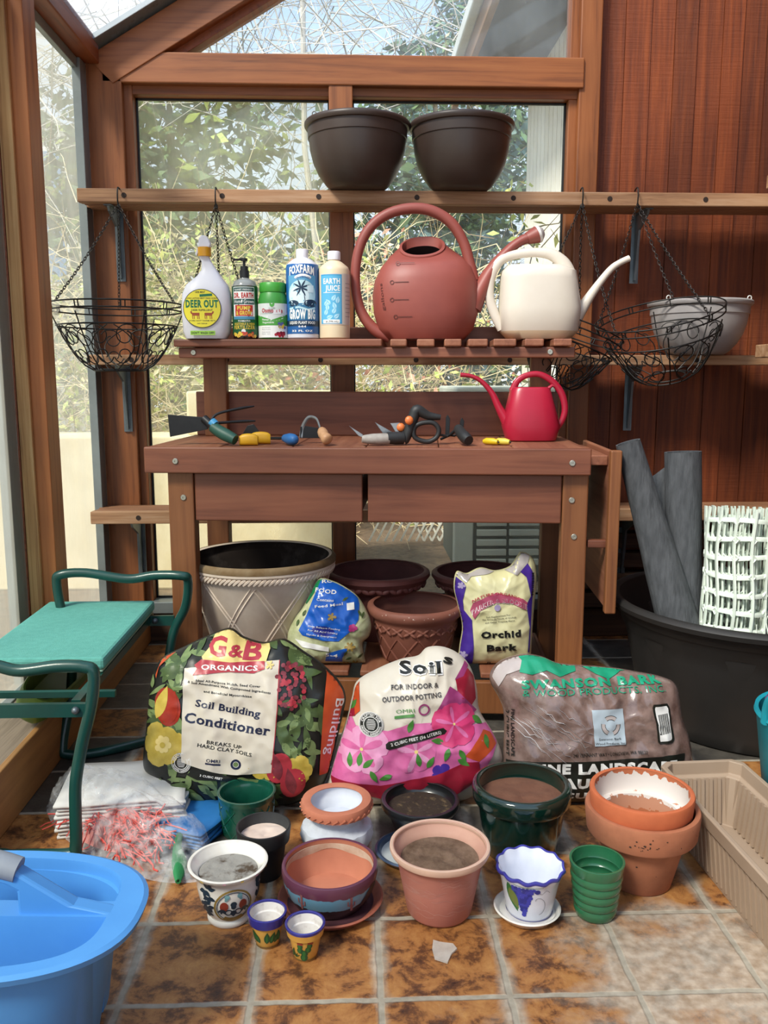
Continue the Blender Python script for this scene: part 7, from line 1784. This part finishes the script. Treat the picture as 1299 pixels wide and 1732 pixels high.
t = thing('netting_bundle', 'bundle of coral red mesh sleeves inside the clear plastic bag', 'netting', (-.55, 1.885, 0), -40)
heap('mesh_sleeves', NRP, -.03, .0, .15, .078, .062, 3, .02, t)
m_ = MB(); rnd = random.Random(5)
for k in range(190):
    p = Vector((rnd.uniform(-.17, .13), rnd.uniform(-.08, .07), 0)); p.z = .055 * max(0, 1 - (p.x / .17) ** 2) * max(.1, 1 - (p.y / .1) ** 2) + .012
    d = Vector((rnd.gauss(1, .7), rnd.gauss(0, .5), rnd.gauss(0, .12))).normalized(); pts = [p]
    for i in range(4): p = p + d * .018; d = (d + Vector((rnd.gauss(0, .3), rnd.gauss(0, .3), rnd.gauss(-.08, .15)))).normalized(); pts.append(Vector((p.x, p.y, max(p.z, .004))))
    m_.tube(pts, .0017, 4)
m_.build('red_strands', NR, t, smooth=60)
m_ = MB()
for k in range(70):
    p = Vector((rnd.gauss(.10, .03), rnd.gauss(-.02, .028), rnd.uniform(.01, .06))); d = Vector((rnd.gauss(0, 1), rnd.gauss(0, 1), rnd.gauss(0, .6))).normalized(); pts = [p]
    for i in range(4): p = p + d * .013; d = (d + Vector((rnd.gauss(0, .6), rnd.gauss(0, .6), rnd.gauss(0, .4)))).normalized(); pts.append(Vector((p.x, p.y, max(p.z, .004))))
    m_.tube(pts, .002, 4)
m_.build('red_tangle', NR, t, smooth=60)
t = thing('green_twine', 'twist of green netting in the near corner of the clear bag', 'netting', (-.378, 1.715, 0), 20)
m_ = MB()
for k in range(26):
    a = 2 * pi * k / 26; m_.tube(catmull([(-.01 + .004 * cos(a), -.055, .012 + .004 * sin(a)), (.014 * cos(a), -.01, .022 + .013 * sin(a)), (.008 * cos(a) + .004, .045, .026 + .009 * sin(a)), (.016 + .006 * cos(a), .095, .03 + .006 * sin(a))], 4), .0022, 4)
m_.build('strands', NG, t, smooth=60)
t = thing('tarp_sheet', 'folded blue tarp between the clear bag and the green quilted pot', 'tarp', (-.372, 1.895, 0), -24)
for k in range(5):
    g = []
    for i in range(11):
        for j in range(7):
            x = -.075 + .145 * i / 10; y = -.085 + .17 * j / 6; g.append((x + .003 * sin(k * 2 + y * 30), y, .004 + k * .008 + .003 * noise.noise(Vector((x * 14, y * 14, k * .4)))))
    MB().add(g, [(i * 7 + j, i * 7 + j + 1, (i + 1) * 7 + j + 1, (i + 1) * 7 + j) for i in range(10) for j in range(6)]).build('fold', TARP, t, solid=.0045, smooth=60)
CLEAR = film('clear crinkled plastic', 'f2f4f6', 0.17, 0.05, 48, 0.2, 1.0)
o = heap('clear_plastic_bag', CLEAR, -.535, 1.885, .30, .112, .12, 8, .045, None, 3.2, 12, rot=-42)
tag(o, 'crumpled clear plastic bag lying over the coral netting beside the kneeler leg', 'plastic bag')
# broken shard on the tiles
t_ = MB().prism([(-.018, -.022), (.004, -.034), (.014, -.01), (.026, .004), (.02, .018), (-.004, .024), (-.016, .03), (-.02, .005)], .0008, .004, 'xy').build('glass_shard', film('frosted shard', 'd8d0c6', .5, .3, 40, .1, 0), loc=(.162, 1.435, 0))
tag(t_, 'small frosted glass shard lying on the front tiles', 'shard')
